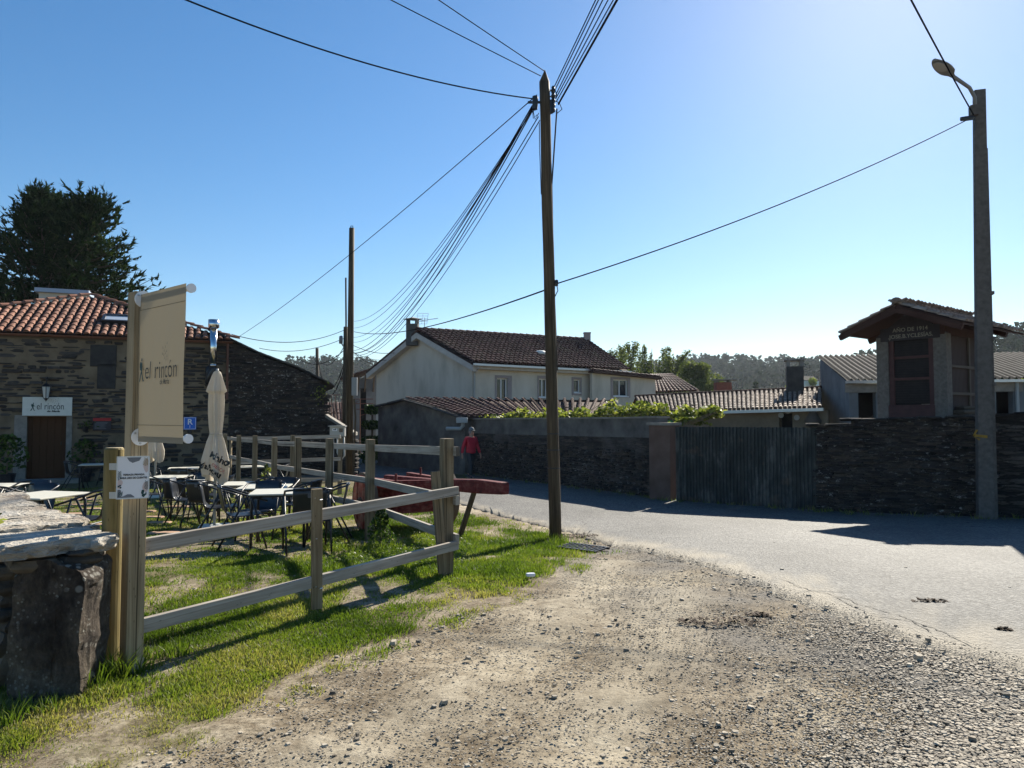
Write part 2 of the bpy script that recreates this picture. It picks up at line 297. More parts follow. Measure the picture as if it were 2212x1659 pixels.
# ------------------------------------------------------------------ mesh helpers
class MB:
    def __init__(s): s.v = []; s.f = []; s.m = []; s.uv = []; s.t = []
    def face(s, ids, m=0, uv=None, t=1.0): s.f.append(tuple(ids)); s.m.append(m); s.uv.append(uv); s.t.append(t)
    def poly(s, pts, m=0, uv=None, t=1.0):
        b = len(s.v); s.v += [V(p) for p in pts]; s.face(range(b, b + len(pts)), m, uv, t)
    def prism(s, pts, vec, m=0, t=1.0):
        n = len(pts); b = len(s.v); vec = V(vec)
        s.v += [V(p) for p in pts] + [V(p) + vec for p in pts]
        nr = V((0, 0, 0))
        for i in range(n):
            nr += (V(pts[i]) - V(pts[0])).cross(V(pts[(i + 1) % n]) - V(pts[0]))
        fl = nr.dot(vec) > 0
        bot = list(range(b, b + n)); top = list(range(b + n, b + 2*n))
        s.face(bot[::-1] if fl else bot, m, None, t); s.face(top if fl else top[::-1], m, None, t)
        for i in range(n):
            j = (i + 1) % n
            q = (b + i, b + j, b + n + j, b + n + i)
            s.face(q if fl else q[::-1], m, None, t)
    def box(s, c, d, rz=0, m=0, t=1.0):
        c = V(c); e = V((math.cos(rz), math.sin(rz), 0)); n = V((-e.y, e.x, 0)); hx, hy, hz = d[0]/2, d[1]/2, d[2]/2
        s.prism([c - e*hx - n*hy - V((0, 0, hz)), c + e*hx - n*hy - V((0, 0, hz)), c + e*hx + n*hy - V((0, 0, hz)), c - e*hx + n*hy - V((0, 0, hz))], (0, 0, 2*hz), m, t)
    def bar(s, p0, p1, w, h, m=0, up=(0, 0, 1), w1=None, h1=None, t=1.0, off=0.0):
        p0 = V(p0); p1 = V(p1); d = (p1 - p0); L = d.length; d.normalize()
        sd = d.cross(V(up))
        if sd.length < 1e-4: sd = d.cross(V((0, 1, 0)))
        sd.normalize(); u = sd.cross(d)
        b = len(s.v)
        for p, ww, hh in ((p0, w, h), (p1, w1 or w, h1 or h)):
            s.v += [p - sd*ww/2 - u*hh/2, p + sd*ww/2 - u*hh/2, p + sd*ww/2 + u*hh/2, p - sd*ww/2 + u*hh/2]
        o = off or R.random()*20
        acc = [0, w, w + h, 2*w + h, 2*w + 2*h]
        for i in range(4):
            j = (i + 1) % 4
            s.face((b + j, b + i, b + 4 + i, b + 4 + j)[::-1], m, [(o + L, acc[i + 1] + o), (o + L, acc[i] + o), (o, acc[i] + o), (o, acc[i + 1] + o)][::-1] if False else [(o + L, acc[i + 1] + o), (o + L, acc[i] + o), (o, acc[i] + o), (o, acc[i + 1] + o)], t)
        s.face((b, b + 1, b + 2, b + 3)[::-1], m, [(o + .02*q, o) for q in range(4)], t); s.face((b + 4, b + 5, b + 6, b + 7), m, [(o + .02*q, o) for q in range(4)], t)
    def tube(s, pts, r, n=8, m=0, cap=True, t=1.0):
        pts = [V(p) for p in pts]; k = len(pts); b = len(s.v)
        rr = r if isinstance(r, (list, tuple)) else [r]*k
        ref = None; L = 0; o = R.random()*20; Ls = []
        for i, p in enumerate(pts):
            d = (pts[min(i + 1, k - 1)] - pts[max(i - 1, 0)]).normalized()
            if ref is None:
                ref = d.cross(V((0, 0, 1)))
                if ref.length < 0.05: ref = d.cross(V((1, 0, 0)))
            else: ref = ref - d*ref.dot(d)
            ref.normalize(); q = d.cross(ref)
            if i: L += (p - pts[i - 1]).length
            Ls.append(L + o)
            for a in range(n):
                an = 2*math.pi*a/n; s.v.append(p + (ref*math.cos(an) + q*math.sin(an))*rr[i])
        for i in range(k - 1):
            for a in range(n):
                c = (a + 1) % n; ca = 2*math.pi*rr[i]/n
                s.face((b + i*n + a, b + i*n + c, b + (i + 1)*n + c, b + (i + 1)*n + a), m, [(Ls[i], a*ca), (Ls[i], (a + 1)*ca), (Ls[i + 1], (a + 1)*ca), (Ls[i + 1], a*ca)], t)
        if cap:
            s.face([b + a for a in range(n)][::-1], m, [(o + .03*math.cos(a), .03*math.sin(a)) for a in range(n)], t)
            s.face([b + (k - 1)*n + a for a in range(n)], m, [(o + .03*math.cos(a), .03*math.sin(a)) for a in range(n)], t)
    def lathe(s, prof, c=(0, 0, 0), n=16, m=0, cap=True, wob=None):
        c = V(c); b = len(s.v); k = len(prof)
        for r, z in prof:
            for a in range(n):
                an = 2*math.pi*a/n; q = r*(wob(an, z) if wob else 1); s.v.append(c + V((q*math.cos(an), q*math.sin(an), z)))
        for i in range(k - 1):
            for a in range(n):
                e = (a + 1) % n; s.face((b + i*n + a, b + i*n + e, b + (i + 1)*n + e, b + (i + 1)*n + a), m)
        if cap:
            s.face([b + a for a in range(n)][::-1], m); s.face([b + (k - 1)*n + a for a in range(n)], m)
    def rock(s, c, d, rz=0, j=0.12, seed=0, m=0, n=2, t=1.0):
        """irregular worn block: a rounded box pushed about by noise"""
        c = V(c); idx = {}; e = V((math.cos(rz), math.sin(rz), 0)); q = V((-e.y, e.x, 0)); b = len(s.v)
        def vid(i, k, l):
            if (i, k, l) not in idx:
                u = V((2*i/n - 1, 2*k/n - 1, 2*l/n - 1))
                rn = 1 - (0.05 if n > 9 else 0.13)*(abs(u.x)*abs(u.y) + abs(u.y)*abs(u.z) + abs(u.x)*abs(u.z))/1.5
                p = V((u.x*d[0]/2*rn, u.y*d[1]/2*rn, u.z*d[2]/2*(rn*0.5 + 0.5)))
                nn = noise.noise_vector(p*2.6 + V((seed*3.7, seed*1.3, -seed))) + 0.5*noise.noise_vector(p*7 + V((seed, 0, 0)))
                if n > 9: nn += 0.35*noise.noise_vector(p*17 + V((0, seed, 0))) + 0.2*noise.noise_vector(p*36)
                p += V((nn.x*min(d[0], 0.6), nn.y*min(d[1], 0.6), nn.z*d[2]*0.7))*j
                idx[(i, k, l)] = len(s.v); s.v.append(c + e*p.x + q*p.y + V((0, 0, p.z)))
            return idx[(i, k, l)]
        for ax in range(3):
            for sd in (0, n):
                for i in range(n):
                    for k in range(n):
                        def P(a, bb):
                            o = [0, 0, 0]; o[ax] = sd; o[(ax + 1) % 3] = a; o[(ax + 2) % 3] = bb; return vid(*o)
                        f = (P(i, k), P(i + 1, k), P(i + 1, k + 1), P(i, k + 1))
                        s.face(f if sd else f[::-1], m, None, t)
    def build(s, name, mat, parent=None, smooth=False, bevel=0, loc=None):
        me = bpy.data.meshes.new(name)
        o = bpy.data.objects.new(name, me); COL.objects.link(o)
        org = V((0, 0, 0))
        if parent is not None:
            o.parent = parent; q = parent
            while q is not None: org = org + q.location; q = q.parent
        elif loc is not None: org = V(loc); o.location = org
        me.from_pydata([tuple(p - org) for p in s.v], [], s.f)
        for mm in (mat if isinstance(mat, (list, tuple)) else [mat]): me.materials.append(M[mm] if isinstance(mm, str) else mm)
        me.polygons.foreach_set('material_index', s.m)
        if smooth: me.polygons.foreach_set('use_smooth', [True]*len(s.f))
        if any(u is not None for u in s.uv):
            ul = me.uv_layers.new(name='UVMap'); dat = []
            for f, u in zip(s.f, s.uv):
                for k in range(len(f)): dat += (u[k] if u is not None else (0, 0))
            ul.data.foreach_set('uv', dat)
        if any(x != 1.0 for x in s.t):
            ca = me.color_attributes.new('tint', 'FLOAT_COLOR', 'CORNER'); dat = []
            for f, x in zip(s.f, s.t): dat += [x, x, x, 1]*len(f)
            ca.data.foreach_set('color', dat)
        me.update()
        if bevel:
            bm = o.modifiers.new('Bevel', 'BEVEL'); bm.width = bevel; bm.segments = 2; bm.limit_method = 'ANGLE'
        return o
def tag(o, label=None, cat=None, group=None, kind=None):
    if label: o['label'] = label
    if cat: o['category'] = cat
    if group: o['group'] = group
    if kind: o['kind'] = kind
    return o
def thing(name, label, cat, loc, group=None, rz=0):
    o = bpy.data.objects.new(name, None); COL.objects.link(o); o.location = V(loc); o.rotation_euler = (0, 0, rz)
    o.empty_display_size = 0.2
    return tag(o, label, cat, group)
def dup(root, loc, rz=0, label=None, group=None):
    def cp(o, par):
        c = o.copy(); COL.objects.link(c); c.parent = par
        for ch in o.children: cp(ch, c)
        return c
    r = cp(root, None); r.location = V(loc); r.rotation_euler = (0, 0, rz)
    if label: r['label'] = label
    if group: r['group'] = group
    return r
def text(txt, size, o, right, up, name, mat, parent, align='CENTER', sx=1.0, bold=0.0, ext=0.001, fn=None, shear=0):
    cu = bpy.data.curves.new('t', 'FONT'); cu.body = txt; cu.size = size; cu.align_x = align; cu.extrude = 0 if fn else ext; cu.offset = bold; cu.shear = shear
    cu.resolution_u = 3
    ob = bpy.data.objects.new('t', cu); COL.objects.link(ob)
    dg = bpy.context.evaluated_depsgraph_get(); me = bpy.data.meshes.new_from_object(ob.evaluated_get(dg))
    bpy.data.objects.remove(ob)
    right = V(right).normalized(); up = V(up).normalized(); nn = right.cross(up); o = V(o)
    b = MB()
    b.v = [(fn(q.co.x*sx, q.co.y) if fn else o + right*q.co.x*sx + up*q.co.y + nn*(q.co.z + ext)) for q in me.vertices]
    for p in me.polygons: b.face(list(p.vertices))
    bpy.data.meshes.remove(me)
    return b.build(name, mat, parent)
def stoneface(b, pl, s0, s1, z0, z1, h=(.035, .09), L=(.12, .45), depth=.14, seed=0, out_=.0, gz_=1.0, gs=1.0, skip=None):
    """dry laid courses of thin schist in front of a wall core; z0, z1 are functions of s"""
    ang = math.atan2(pl.e.y, pl.e.x); zlo = min(z0(s0), z0(s1)); zhi = max(z1(s0), z1((s0 + s1)/2), z1(s1)); z = zlo; k = seed
    while z < zhi:
        hh = R.uniform(*h); s = s0 - R.uniform(0, L[0])
        while s < s1:
            l = R.uniform(*L); c = s + l/2; h2 = hh*R.uniform(.75, 1.1)
            if s0 - .1 < c < s1 + .05 and z0(c) - .05 < z and z + hh*.6 < z1(c) and not (skip and skip(c, z + hh/2, l, hh)):
                k += 1; q = pl.at(c, z + hh/2 + R.uniform(-.012, .012)*(2.5 if gs > 1 else 1), out_ + R.uniform(-.035, .025) - depth/2)
                b.rock(q, (l*.98, depth, h2*.96), ang + R.gauss(0, .03), .13 if gs == 1 else .24, k % 997, 0, 2 if gs == 1 else 4, R.random())
            s += l*R.uniform(.97, 1.06)*gs*(1 if gs == 1 else R.uniform(.8, 1.35))
        z += hh*gz_
class Plane:
    """an upright wall plane: s along the wall, z up, off towards the viewer"""
    def __init__(s, p, e):
        s.p = V((p[0], p[1], 0)); s.e = V((e[0], e[1], 0)).normalized(); s.n = V((s.e.y, -s.e.x, 0))
    def at(s, a, z, off=0): return s.p + s.e*a + s.n*off + V((0, 0, z))
    def hit(s, px, py):
        d = ray(px, py); o = V((0, 0, CZ)); t = (s.p - o).dot(s.n)/d.dot(s.n); q = o + d*t
        return (q - s.p).dot(s.e), q.z
    def rect(s, x0, y0, x1, y1):
        c = (y0 + y1)/2; m = (x0 + x1)/2
        return s.hit(x0, c)[0], s.hit(x1, c)[0], s.hit(m, y1)[1], s.hit(m, y0)[1]     # s0 s1 z0 z1
    def slab(s, b, s0, s1, z0, z1, o0, o1, m=0):
        b.prism([s.at(s0, z0, o0), s.at(s1, z0, o0), s.at(s1, z1, o0), s.at(s0, z1, o0)], s.n*(o1 - o0), m)
    def wall(s, b, s0, s1, z0, z1, holes, depth, m=0):
        S = sorted({s0, s1, *[h[0] for h in holes], *[h[1] for h in holes]}); Z = sorted({z0, z1, *[h[2] for h in holes], *[h[3] for h in holes]})
        for a, c in zip(S, S[1:]):
            for d, e in zip(Z, Z[1:]):
                if any(h[0] <= a + 1e-6 and h[1] >= c - 1e-6 and h[2] <= d + 1e-6 and h[3] >= e - 1e-6 for h in holes): continue
                b.poly([s.at(a, d), s.at(c, d), s.at(c, e), s.at(a, e)], m)
        for h in holes:
            q = [(h[0], h[2]), (h[1], h[2]), (h[1], h[3]), (h[0], h[3])]
            for i in range(4):
                A, B = q[i], q[(i + 1) % 4]
                b.poly([s.at(A[0], A[1]), s.at(B[0], B[1]), s.at(B[0], B[1], -depth), s.at(A[0], A[1], -depth)], m)
        for (a, d), (c, e) in (((s0, z0), (s0, z1)), ((s1, z1), (s1, z0)), ((s0, z1), (s1, z1))):
            b.poly([s.at(a, d), s.at(a, d, -depth), s.at(c, e, -depth), s.at(c, e)], m)
def tiles(b, O, U, Vv, nu, nv, du, dv, r, inside=None, seg=5, m=0, lift=0.02, jit=0.006):
    """half round tiles, one short tapered barrel per course"""
    U = V(U).normalized(); Vv = V(Vv).normalized(); N = U.cross(Vv).normalized()
    if N.z < 0: N = -N
    O = V(O)
    for i in range(nu):
        for j in range(nv):
            u = (i + 0.5)*du; v = j*dv
            if inside and not inside(u, v + dv*0.5): continue
            t = R.uniform(0, 0.96); bi = len(b.v); ju = R.uniform(-jit, jit); L = dv*1.10
            for q, (vv, rr, hh) in enumerate(((v - dv*0.06, r*1.06, lift), (v + L, r*0.88, 0))):
                for k in range(seg + 1):
                    an = math.pi*k/seg
                    b.v.append(O + U*(u + ju + rr*math.cos(an)) + Vv*(vv + ju) + N*(hh + rr*0.85*math.sin(an)))
            for k in range(seg):
                b.face((bi + k, bi + seg + 1 + k, bi + seg + 2 + k, bi + k + 1), m, None, t)
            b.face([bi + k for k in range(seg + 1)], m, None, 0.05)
def tilesq(b, A, B, C, D, nu, nv, r, seg=4, lift=0.02, jit=0.008, h=0.03):
    """the same tiles laid over a four-cornered slope: A-B eave, D-C ridge"""
    A, B, C, D = V(A), V(B), V(C), V(D)
    f = lambda u, v: A.lerp(B, u).lerp(D.lerp(C, u), v)
    for i in range(nu):
        for j in range(nv):
            u = (i + .5)/nu; v = j/nv; p = f(u, v); q = f(u, min(1.0, (j + 1.1)/nv)); Vv = (q - p); L = Vv.length; Vv.normalize(); U = (f(u + .01, v) - f(u - .01, v)).normalized()
            N = U.cross(Vv).normalized(); N = N if N.z > 0 else -N; t = R.uniform(0, .96); bi = len(b.v); ju = R.uniform(-jit, jit)
            for o, rr, hh in ((p - Vv*L*.05, r*1.06, lift), (q, r*.88, 0)):
                for k in range(seg + 1): an = math.pi*k/seg; b.v.append(o + U*(ju + rr*math.cos(an)) + N*(hh + h + rr*.85*math.sin(an)))
            for k in range(seg): b.face((bi + k, bi + seg + 1 + k, bi + seg + 2 + k, bi + k + 1), 0, None, t)
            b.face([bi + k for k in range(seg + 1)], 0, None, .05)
def leaves(b, pts, size, m=0, flat=0.0, asp=1.6, up=None):
    """a diamond leaf at each point, random facing"""
    for p, t in pts:
        d = V((R.gauss(0, 1), R.gauss(0, 1), R.gauss(0, 1)*(1 - flat) + (up or 0))).normalized()
        e = d.cross(V((R.gauss(0, 1), R.gauss(0, 1), R.gauss(0, 1) + flat*4))).normalized()
        z = size*R.uniform(0.6, 1.3)
        b.poly([p - d*z*0.5, p + e*z*0.5/asp, p + d*z*0.5, p - e*z*0.5/asp], m, None, t)
# ------------------------------------------------------------------ light, sky, camera
SUN_AZ, SUN_EL = 29.5, 33.0
wd = bpy.data.worlds.new('World'); sc.world = wd; wd.use_nodes = True
nt = wd.node_tree; bg = nt.nodes['Background']; sky = nt.nodes.new('ShaderNodeTexSky'); sky.sky_type = 'NISHITA'
sky.sun_disc = False; sky.sun_elevation = rad(SUN_EL); sky.sun_rotation = rad(SUN_AZ)
sky.altitude = 0; sky.air_density = 1.0; sky.dust_density = 0.2; sky.ozone_density = 2.5
# the phone's exposure rolls off the glow round the sun: compress the brightest part of the sky, keep its hue
lum = nt.nodes.new('ShaderNodeRGBToBW'); nt.links.new(sky.outputs[0], lum.inputs[0])
k1 = nt.nodes.new('ShaderNodeMath'); k1.operation = 'MULTIPLY_ADD'; nt.links.new(lum.outputs[0], k1.inputs[0]); k1.inputs[1].default_value = 0.012; k1.inputs[2].default_value = 0.80
k2 = nt.nodes.new('ShaderNodeMath'); k2.operation = 'DIVIDE'; k2.inputs[0].default_value = 1.0; nt.links.new(k1.outputs[0], k2.inputs[1])
vm = nt.nodes.new('ShaderNodeVectorMath'); vm.operation = 'SCALE'; nt.links.new(sky.outputs[0], vm.inputs[0]); nt.links.new(k2.outputs[0], vm.inputs[3])
hs_ = nt.nodes.new('ShaderNodeHueSaturation'); hs_.inputs['Saturation'].default_value = 1.28; hs_.inputs['Hue'].default_value = 0.499; nt.links.new(vm.outputs[0], hs_.inputs['Color'])
nt.links.new(hs_.outputs[0], bg.inputs[0]); bg.inputs[1].default_value = 0.056
sl = bpy.data.lights.new('sun', 'SUN'); sl.energy = 5.0; sl.angle = rad(0.53); sl.color = (1.0, 0.93, 0.80)
so = bpy.data.objects.new('sun', sl); COL.objects.link(so)
SD = V((math.sin(rad(SUN_AZ))*math.cos(rad(SUN_EL)), math.cos(rad(SUN_AZ))*math.cos(rad(SUN_EL)), math.sin(rad(SUN_EL))))
so.rotation_euler = SD.to_track_quat('Z', 'Y').to_euler(); so.location = (20, 30, 30)
cam = bpy.data.cameras.new('camera'); co = bpy.data.objects.new('camera', cam); COL.objects.link(co)
cam.sensor_width = 36.0; cam.lens = 36.0*FP/2212.0; cam.clip_start = 0.05; cam.clip_end = 5000
co.location = (0, 0, CZ); co.rotation_euler = (rad(90) + PITCH, 0, 0); sc.camera = co
sc.view_settings.view_transform = 'Standard'; sc.view_settings.look = 'None'; sc.view_settings.gamma = 1.0
sc.view_settings.exposure = 1.08
sc.cycles.max_bounces = 8; sc.cycles.transparent_max_bounces = 6; sc.cycles.caustics_reflective = False; sc.cycles.caustics_refractive = False
sc.cycles.volume_bounces = 0; sc.cycles.use_denoising = True

# ------------------------------------------------------------------ plan of the ground
NEAR = [(420, 1012), (760, 1040), (880, 1062), (990, 1088), (1060, 1108), (1120, 1124), (1185, 1140), (1235, 1150), (1300, 1172), (1390, 1192), (1480, 1212), (1580, 1242), (1700, 1292), (1850, 1345), (2000, 1402), (2212, 1462), (2450, 1545), (2900, 1690)]
FAR = [(560, 980), (785, 985), (830, 1003), (930, 1012), (1010, 1024), (1100, 1036), (1200, 1048), (1290, 1060), (1370, 1070), (1440, 1080), (1560, 1086), (1660, 1093), (1770, 1103), (1850, 1108), (1990, 1114), (2212, 1122), (2450, 1128), (2900, 1132)]
def rs(P, n):
    P = [G(*p) for p in P]; L = [0]
    for a, b in zip(P, P[1:]): L.append(L[-1] + (b - a).length)
    return P
def resample(P, n):
    out = []
    k = len(P) - 1
    for i in range(n):
        t = i/(n - 1)*k; j = min(int(t), k - 1); f = t - j
        p0, p1, p2, p3 = P[max(j - 1, 0)], P[j], P[j + 1], P[min(j + 2, k)]
        out.append(0.5*((2*p1) + (p2 - p0)*f + (2*p0 - 5*p1 + 4*p2 - p3)*f*f + (3*p1 - p0 - 3*p2 + p3)*f**3))
    return out
NW = resample([G(*p) for p in NEAR], 340); FW = resample([G(*p) for p in FAR], 340)
for i, p in enumerate(NW):
    w = 0.16*fbm(p.x, p.y, 1.1, 3, 3) + 0.10*fbm(p.x, p.y, 5, 3, 9)
    p.y += w*(1 if p.y < 12 else 0.6); p.x += 0.06*fbm(p.x, p.y, 4, 2, 21)
ROADP = [(p.x, p.y) for p in NW[::5]] + [(p.x, p.y) for p in FW[::12]][::-1]
LAWN = [(-420, 1800), (40, 1680), (230, 1650), (330, 1612), (470, 1572), (590, 1512), (660, 1462), (760, 1422), (900, 1368), (990, 1322), (1090, 1300), (1180, 1270), (1245, 1222), (1300, 1192), (1240, 1168), (1180, 1150), (1110, 1132), (1040, 1114), (980, 1098), (890, 1074), (780, 1050), (700, 1047), (560, 1047), (300, 1049), (100, 1056), (-300, 1062), (-1200, 1250)]
LAWNP = [(q.x, q.y) for q in (G(*p) for p in LAWN)]
def in_road(x, y): return inpoly(x, y, ROADP)
def lawn_amt(x, y):
    """0..1: how thick the grass stands"""
    e = dpoly(x, y, LAWNP)
    if not inpoly(x, y, LAWNP):
        return sm(0.30, 0.0, e)*(0.55 if fbm(x, y, 2.2, 3, 5) > 0.15 else 0.0)
    n = (fbm(x, y, 0.75, 4, 2.0) + 0.5*fbm(x, y, 2.6, 3, 7.0))*(0.75 if y < 5.4 else 1)
    base = 0.64
    if y > 7.6 and x > -2.6: base = 0.85               # lush under the cart
    if y < 5.4: base = 0.80
    k = 0.20 + 0.80*sm(-0.14, 0.34, n + base - 0.36)
    return k*sm(0.0, 0.30, e + 0.10*fbm(x, y, 3, 2, 1))
def axis(segs):
    out = [segs[0][0]]
    for a, b, st in segs:
        n = max(1, round((b - a)/st)); out += [a + (b - a)*(i + 1)/n for i in range(n)]
    return out
XS = axis([(-900, -130, 26), (-130, -34, 5), (-34, -7, 0.6), (-7, 9, 0.11), (9, 34, 0.6), (34, 320, 6), (320, 900, 26)])
YS = axis([(-40, 1.5, 2.5), (1.5, 11, 0.09), (11, 30, 0.4), (30, 60, 1.5), (60, 240, 6), (240, 900, 13)])
TRK = [[(q.x, q.y) for q in (G(*p) for p in P)] for P in ([(640, 1700), (900, 1560), (1120, 1400), (1260, 1290), (1330, 1215)], [(1180, 1720), (1330, 1560), (1400, 1430), (1440, 1320), (1460, 1240)])]
def track(x, y):
    d = 9
    for P in TRK:
        for (ax, ay), (bx, by) in zip(P, P[1:]):
            dx, dy = bx - ax, by - ay; t = max(0, min(1, ((x - ax)*dx + (y - ay)*dy)/(dx*dx + dy*dy))); d = min(d, math.hypot(x - ax - dx*t, y - ay - dy*t))
    return .40*sm(.50, .05, d + .16*fbm(x, y, 1.6, 3, 17))
gm = MB(); nx = len(XS); col = []
for y in YS:
    for x in XS:
        z = gz(x, y); la = gr = fr = 0.0
        if y < 45 and abs(x) < 30:
            rd = in_road(x, y)
            if rd:
                z -= 0.05*sm(0.0, 0.12, dpoly(x, y, ROADP))
            elif y < 16:
                z += 0.022*fbm(x, y, 0.9, 3) + 0.008*fbm(x, y, 6, 3) - 0.010
            if not rd:
                la = lawn_amt(x, y) if y < 22 else 0.6
                gr = (sm(2.4, 0.0, dpoly(x, y, ROADP)) + 0.8*sm(.36, .70, x/max(y, 1)))*(0.75 + fbm(x, y, 1.2, 3, 4)) if y < 10 else 0
        else: la = 0.5
        if y > 55: fr = 1.0
        gm.v.append(V((x, y, z))); col.append((la, max(0, min(1, gr)), fr, track(x, y) if y < 14 else 0))
for j in range(len(YS) - 1):
    for i in range(nx - 1):
        a = j*nx + i; gm.face((a, a + 1, a + nx + 1, a + nx))
def groundmat():
    m, nt, out = newmat('dirt_ground'); v = coords(nt)
    a = _n(nt, 'ShaderNodeAttribute'); a.attribute_name = 'mask'; sx = _n(nt, 'ShaderNodeSeparateColor'); nt.links.new(a.outputs['Color'], sx.inputs[0])
    big = nz(nt, v, 0.8, 5, 0.6); fine = nz(nt, v, 38, 8, 0.75); mid = nz(nt, v, 7, 6, 0.7)
    c = ramp(nt, big, [(0.38, (0.185, 0.148, 0.10)), (0.52, (0.315, 0.262, 0.185)), (0.66, (0.43, 0.372, 0.272))])
    c = mix(nt, c, ramp(nt, mid, [(0.36, (0.50, 0.45, 0.40)), (0.58, (1.08,)*3)]), 0.85, 'MULTIPLY')
    c = mix(nt, c, ramp(nt, fine, [(0.37, (0.30, 0.28, 0.26)), (0.50, (0.92,)*3), (0.64, (1.18,)*3)]), 0.9, 'MULTIPLY')
    c = mix(nt, c, ramp(nt, fine, [(0.35, (0.07, 0.064, 0.058)), (0.65, (0.24, 0.22, 0.19))]), sx.outputs[1])
    soil = ramp(nt, mid, [(0.3, (0.075, 0.06, 0.03)), (0.7, (0.16, 0.14, 0.06))])
    c = mix(nt, c, soil, ramp(nt, sx.outputs[0], [(0.12, (0,)*3), (0.6, (0.9,)*3)]))
    fld = ramp(nt, nz(nt, v, 0.02, 4), [(0.4, (0.025, 0.042, 0.018)), (0.6, (0.05, 0.08, 0.03))])
    c = mix(nt, c, ramp(nt, mid, [(0.3, (0.36, 0.31, 0.225)), (0.7, (0.52, 0.46, 0.35))]), a.outputs['Alpha'])
    c = mix(nt, c, fld, sx.outputs[2])
    h = mix(nt, fine, mid, 0.5)
    prin(nt, out, c, 0.95, 0, 0.15, h, 0.9, 0.02); return m
go = gm.build('ground', groundmat(), None, smooth=True); tag(go, kind='structure')
ca = go.data.color_attributes.new('mask', 'FLOAT_COLOR', 'POINT'); ca.data.foreach_set('color', [q for c in col for q in c])

# road: an old asphalt sheet, ragged where it breaks into the gravel
def roadmat():
    m, nt, out = newmat('worn_asphalt'); v = coords(nt)
    fine = nz(nt, v, 95, 4, 0.7); vor = _n(nt, 'ShaderNodeTexVoronoi'); nt.links.new(v, vor.inputs['Vector']); vor.inputs['Scale'].default_value = 42
    big = nz(nt, coords(nt, (1, .6, 1)), 0.7, 6, .65)
    c = ramp(nt, big, [(0.32, (0.075, 0.073, 0.069)), (0.48, (0.108, 0.105, 0.099)), (0.68, (0.14, 0.136, 0.127))])
    sp = _n(nt, 'ShaderNodeSeparateColor'); nt.links.new(vor.outputs['Color'], sp.inputs[0])
    c = mix(nt, c, ramp(nt, sp.outputs[0], [(0.15, (0.5,)*3), (0.6, (0.95,)*3), (0.95, (1.6, 1.57, 1.5))]), 0.9, 'MULTIPLY')
    a = attr(nt, 'edge')
    c = mix(nt, c, ramp(nt, fine, [(0.3, (0.20, 0.17, 0.12)), (0.7, (0.36, 0.31, 0.23))]), a.outputs['Fac'])
    # fine cracks, in the places where the surface has them
    cv = _n(nt, 'ShaderNodeTexVoronoi'); cv.feature = 'DISTANCE_TO_EDGE'; cv.inputs['Scale'].default_value = 0.55
    dn = _n(nt, 'ShaderNodeTexNoise'); nt.links.new(v, dn.inputs['Vector']); dn.inputs['Scale'].default_value = 3; dn.inputs['Detail'].default_value = 6
    ad = _n(nt, 'ShaderNodeVectorMath', operation='MULTIPLY_ADD'); nt.links.new(dn.outputs['Color'], ad.inputs[0]); ad.inputs[1].default_value = (0.35,)*3; nt.links.new(v, ad.inputs[2])
    nt.links.new(ad.outputs[0], cv.inputs['Vector'])
    ck = mix(nt, ramp(nt, cv.outputs['Distance'], [(0.003, (1,)*3), (0.008, (0,)*3)]), ramp(nt, big, [(0.5, (0,)*3), (0.56, (1,)*3)]), 1.0, 'MULTIPLY')
    c = mix(nt, c, (0.02, 0.019, 0.018), ck)
    hh = mix(nt, vor.outputs['Distance'], fine, 0.4)
    prin(nt, out, c, 0.75, 0, 0.25, hh, 1.0, 0.012); return m
rm = MB(); NC = 22; edge = []
for i in range(340):
    for k in range(NC):
        t = (k/(NC - 1))**1.6
        p = NW[i].lerp(FW[i], t); dz = 0.004 + 0.022*sm(0, 0.5, (p - NW[i]).length) if k else -0.02
        p.z = gz(p.x, p.y) + dz; rm.v.append(p)
        e = sm(1.3, 0.0, (p - NW[i]).length + 0.6*fbm(p.x, p.y, 2.5, 3, 6)); edge += [e*0.85]*3 + [1]
for i in range(339):
    for k in range(NC - 1):
        a = i*NC + k; rm.face((a, a + NC, a + NC + 1, a + 1))
ro = rm.build('road', roadmat(), None, smooth=True); tag(ro, kind='structure')
ca = ro.data.color_attributes.new('edge', 'FLOAT_COLOR', 'POINT'); ca.data.foreach_set('color', edge)

ckb = MB()
for L_ in ([(1690, 1258), (1745, 1280), (1790, 1290), (1831, 1302), (1870, 1316), (1909, 1327), (1969, 1347), (2003, 1372)], [(1800, 1296), (1850, 1318), (1880, 1333), (1930, 1344), (1985, 1353), (2040, 1376), (2100, 1400)]):
    P = resample([G(*p) for p in L_], 60)
    for i, p in enumerate(P): p.x += .035*fbm(p.x, p.y, 6, 3, 3); p.y += .035*fbm(p.x, p.y, 6, 3, 13); p.z = gz(p.x, p.y) + .031
    for i in range(59):
        d = (P[i + 1] - P[i]); n_ = V((-d.y, d.x, 0)).normalized()*.0035*(.5 + abs(math.sin(i*.7))); ckb.poly([P[i] - n_, P[i + 1] - n_, P[i + 1] + n_, P[i] + n_])
tag(ckb.build('road_cracks', pm('crack', (.012, .011, .010), bump=0)), kind='structure')
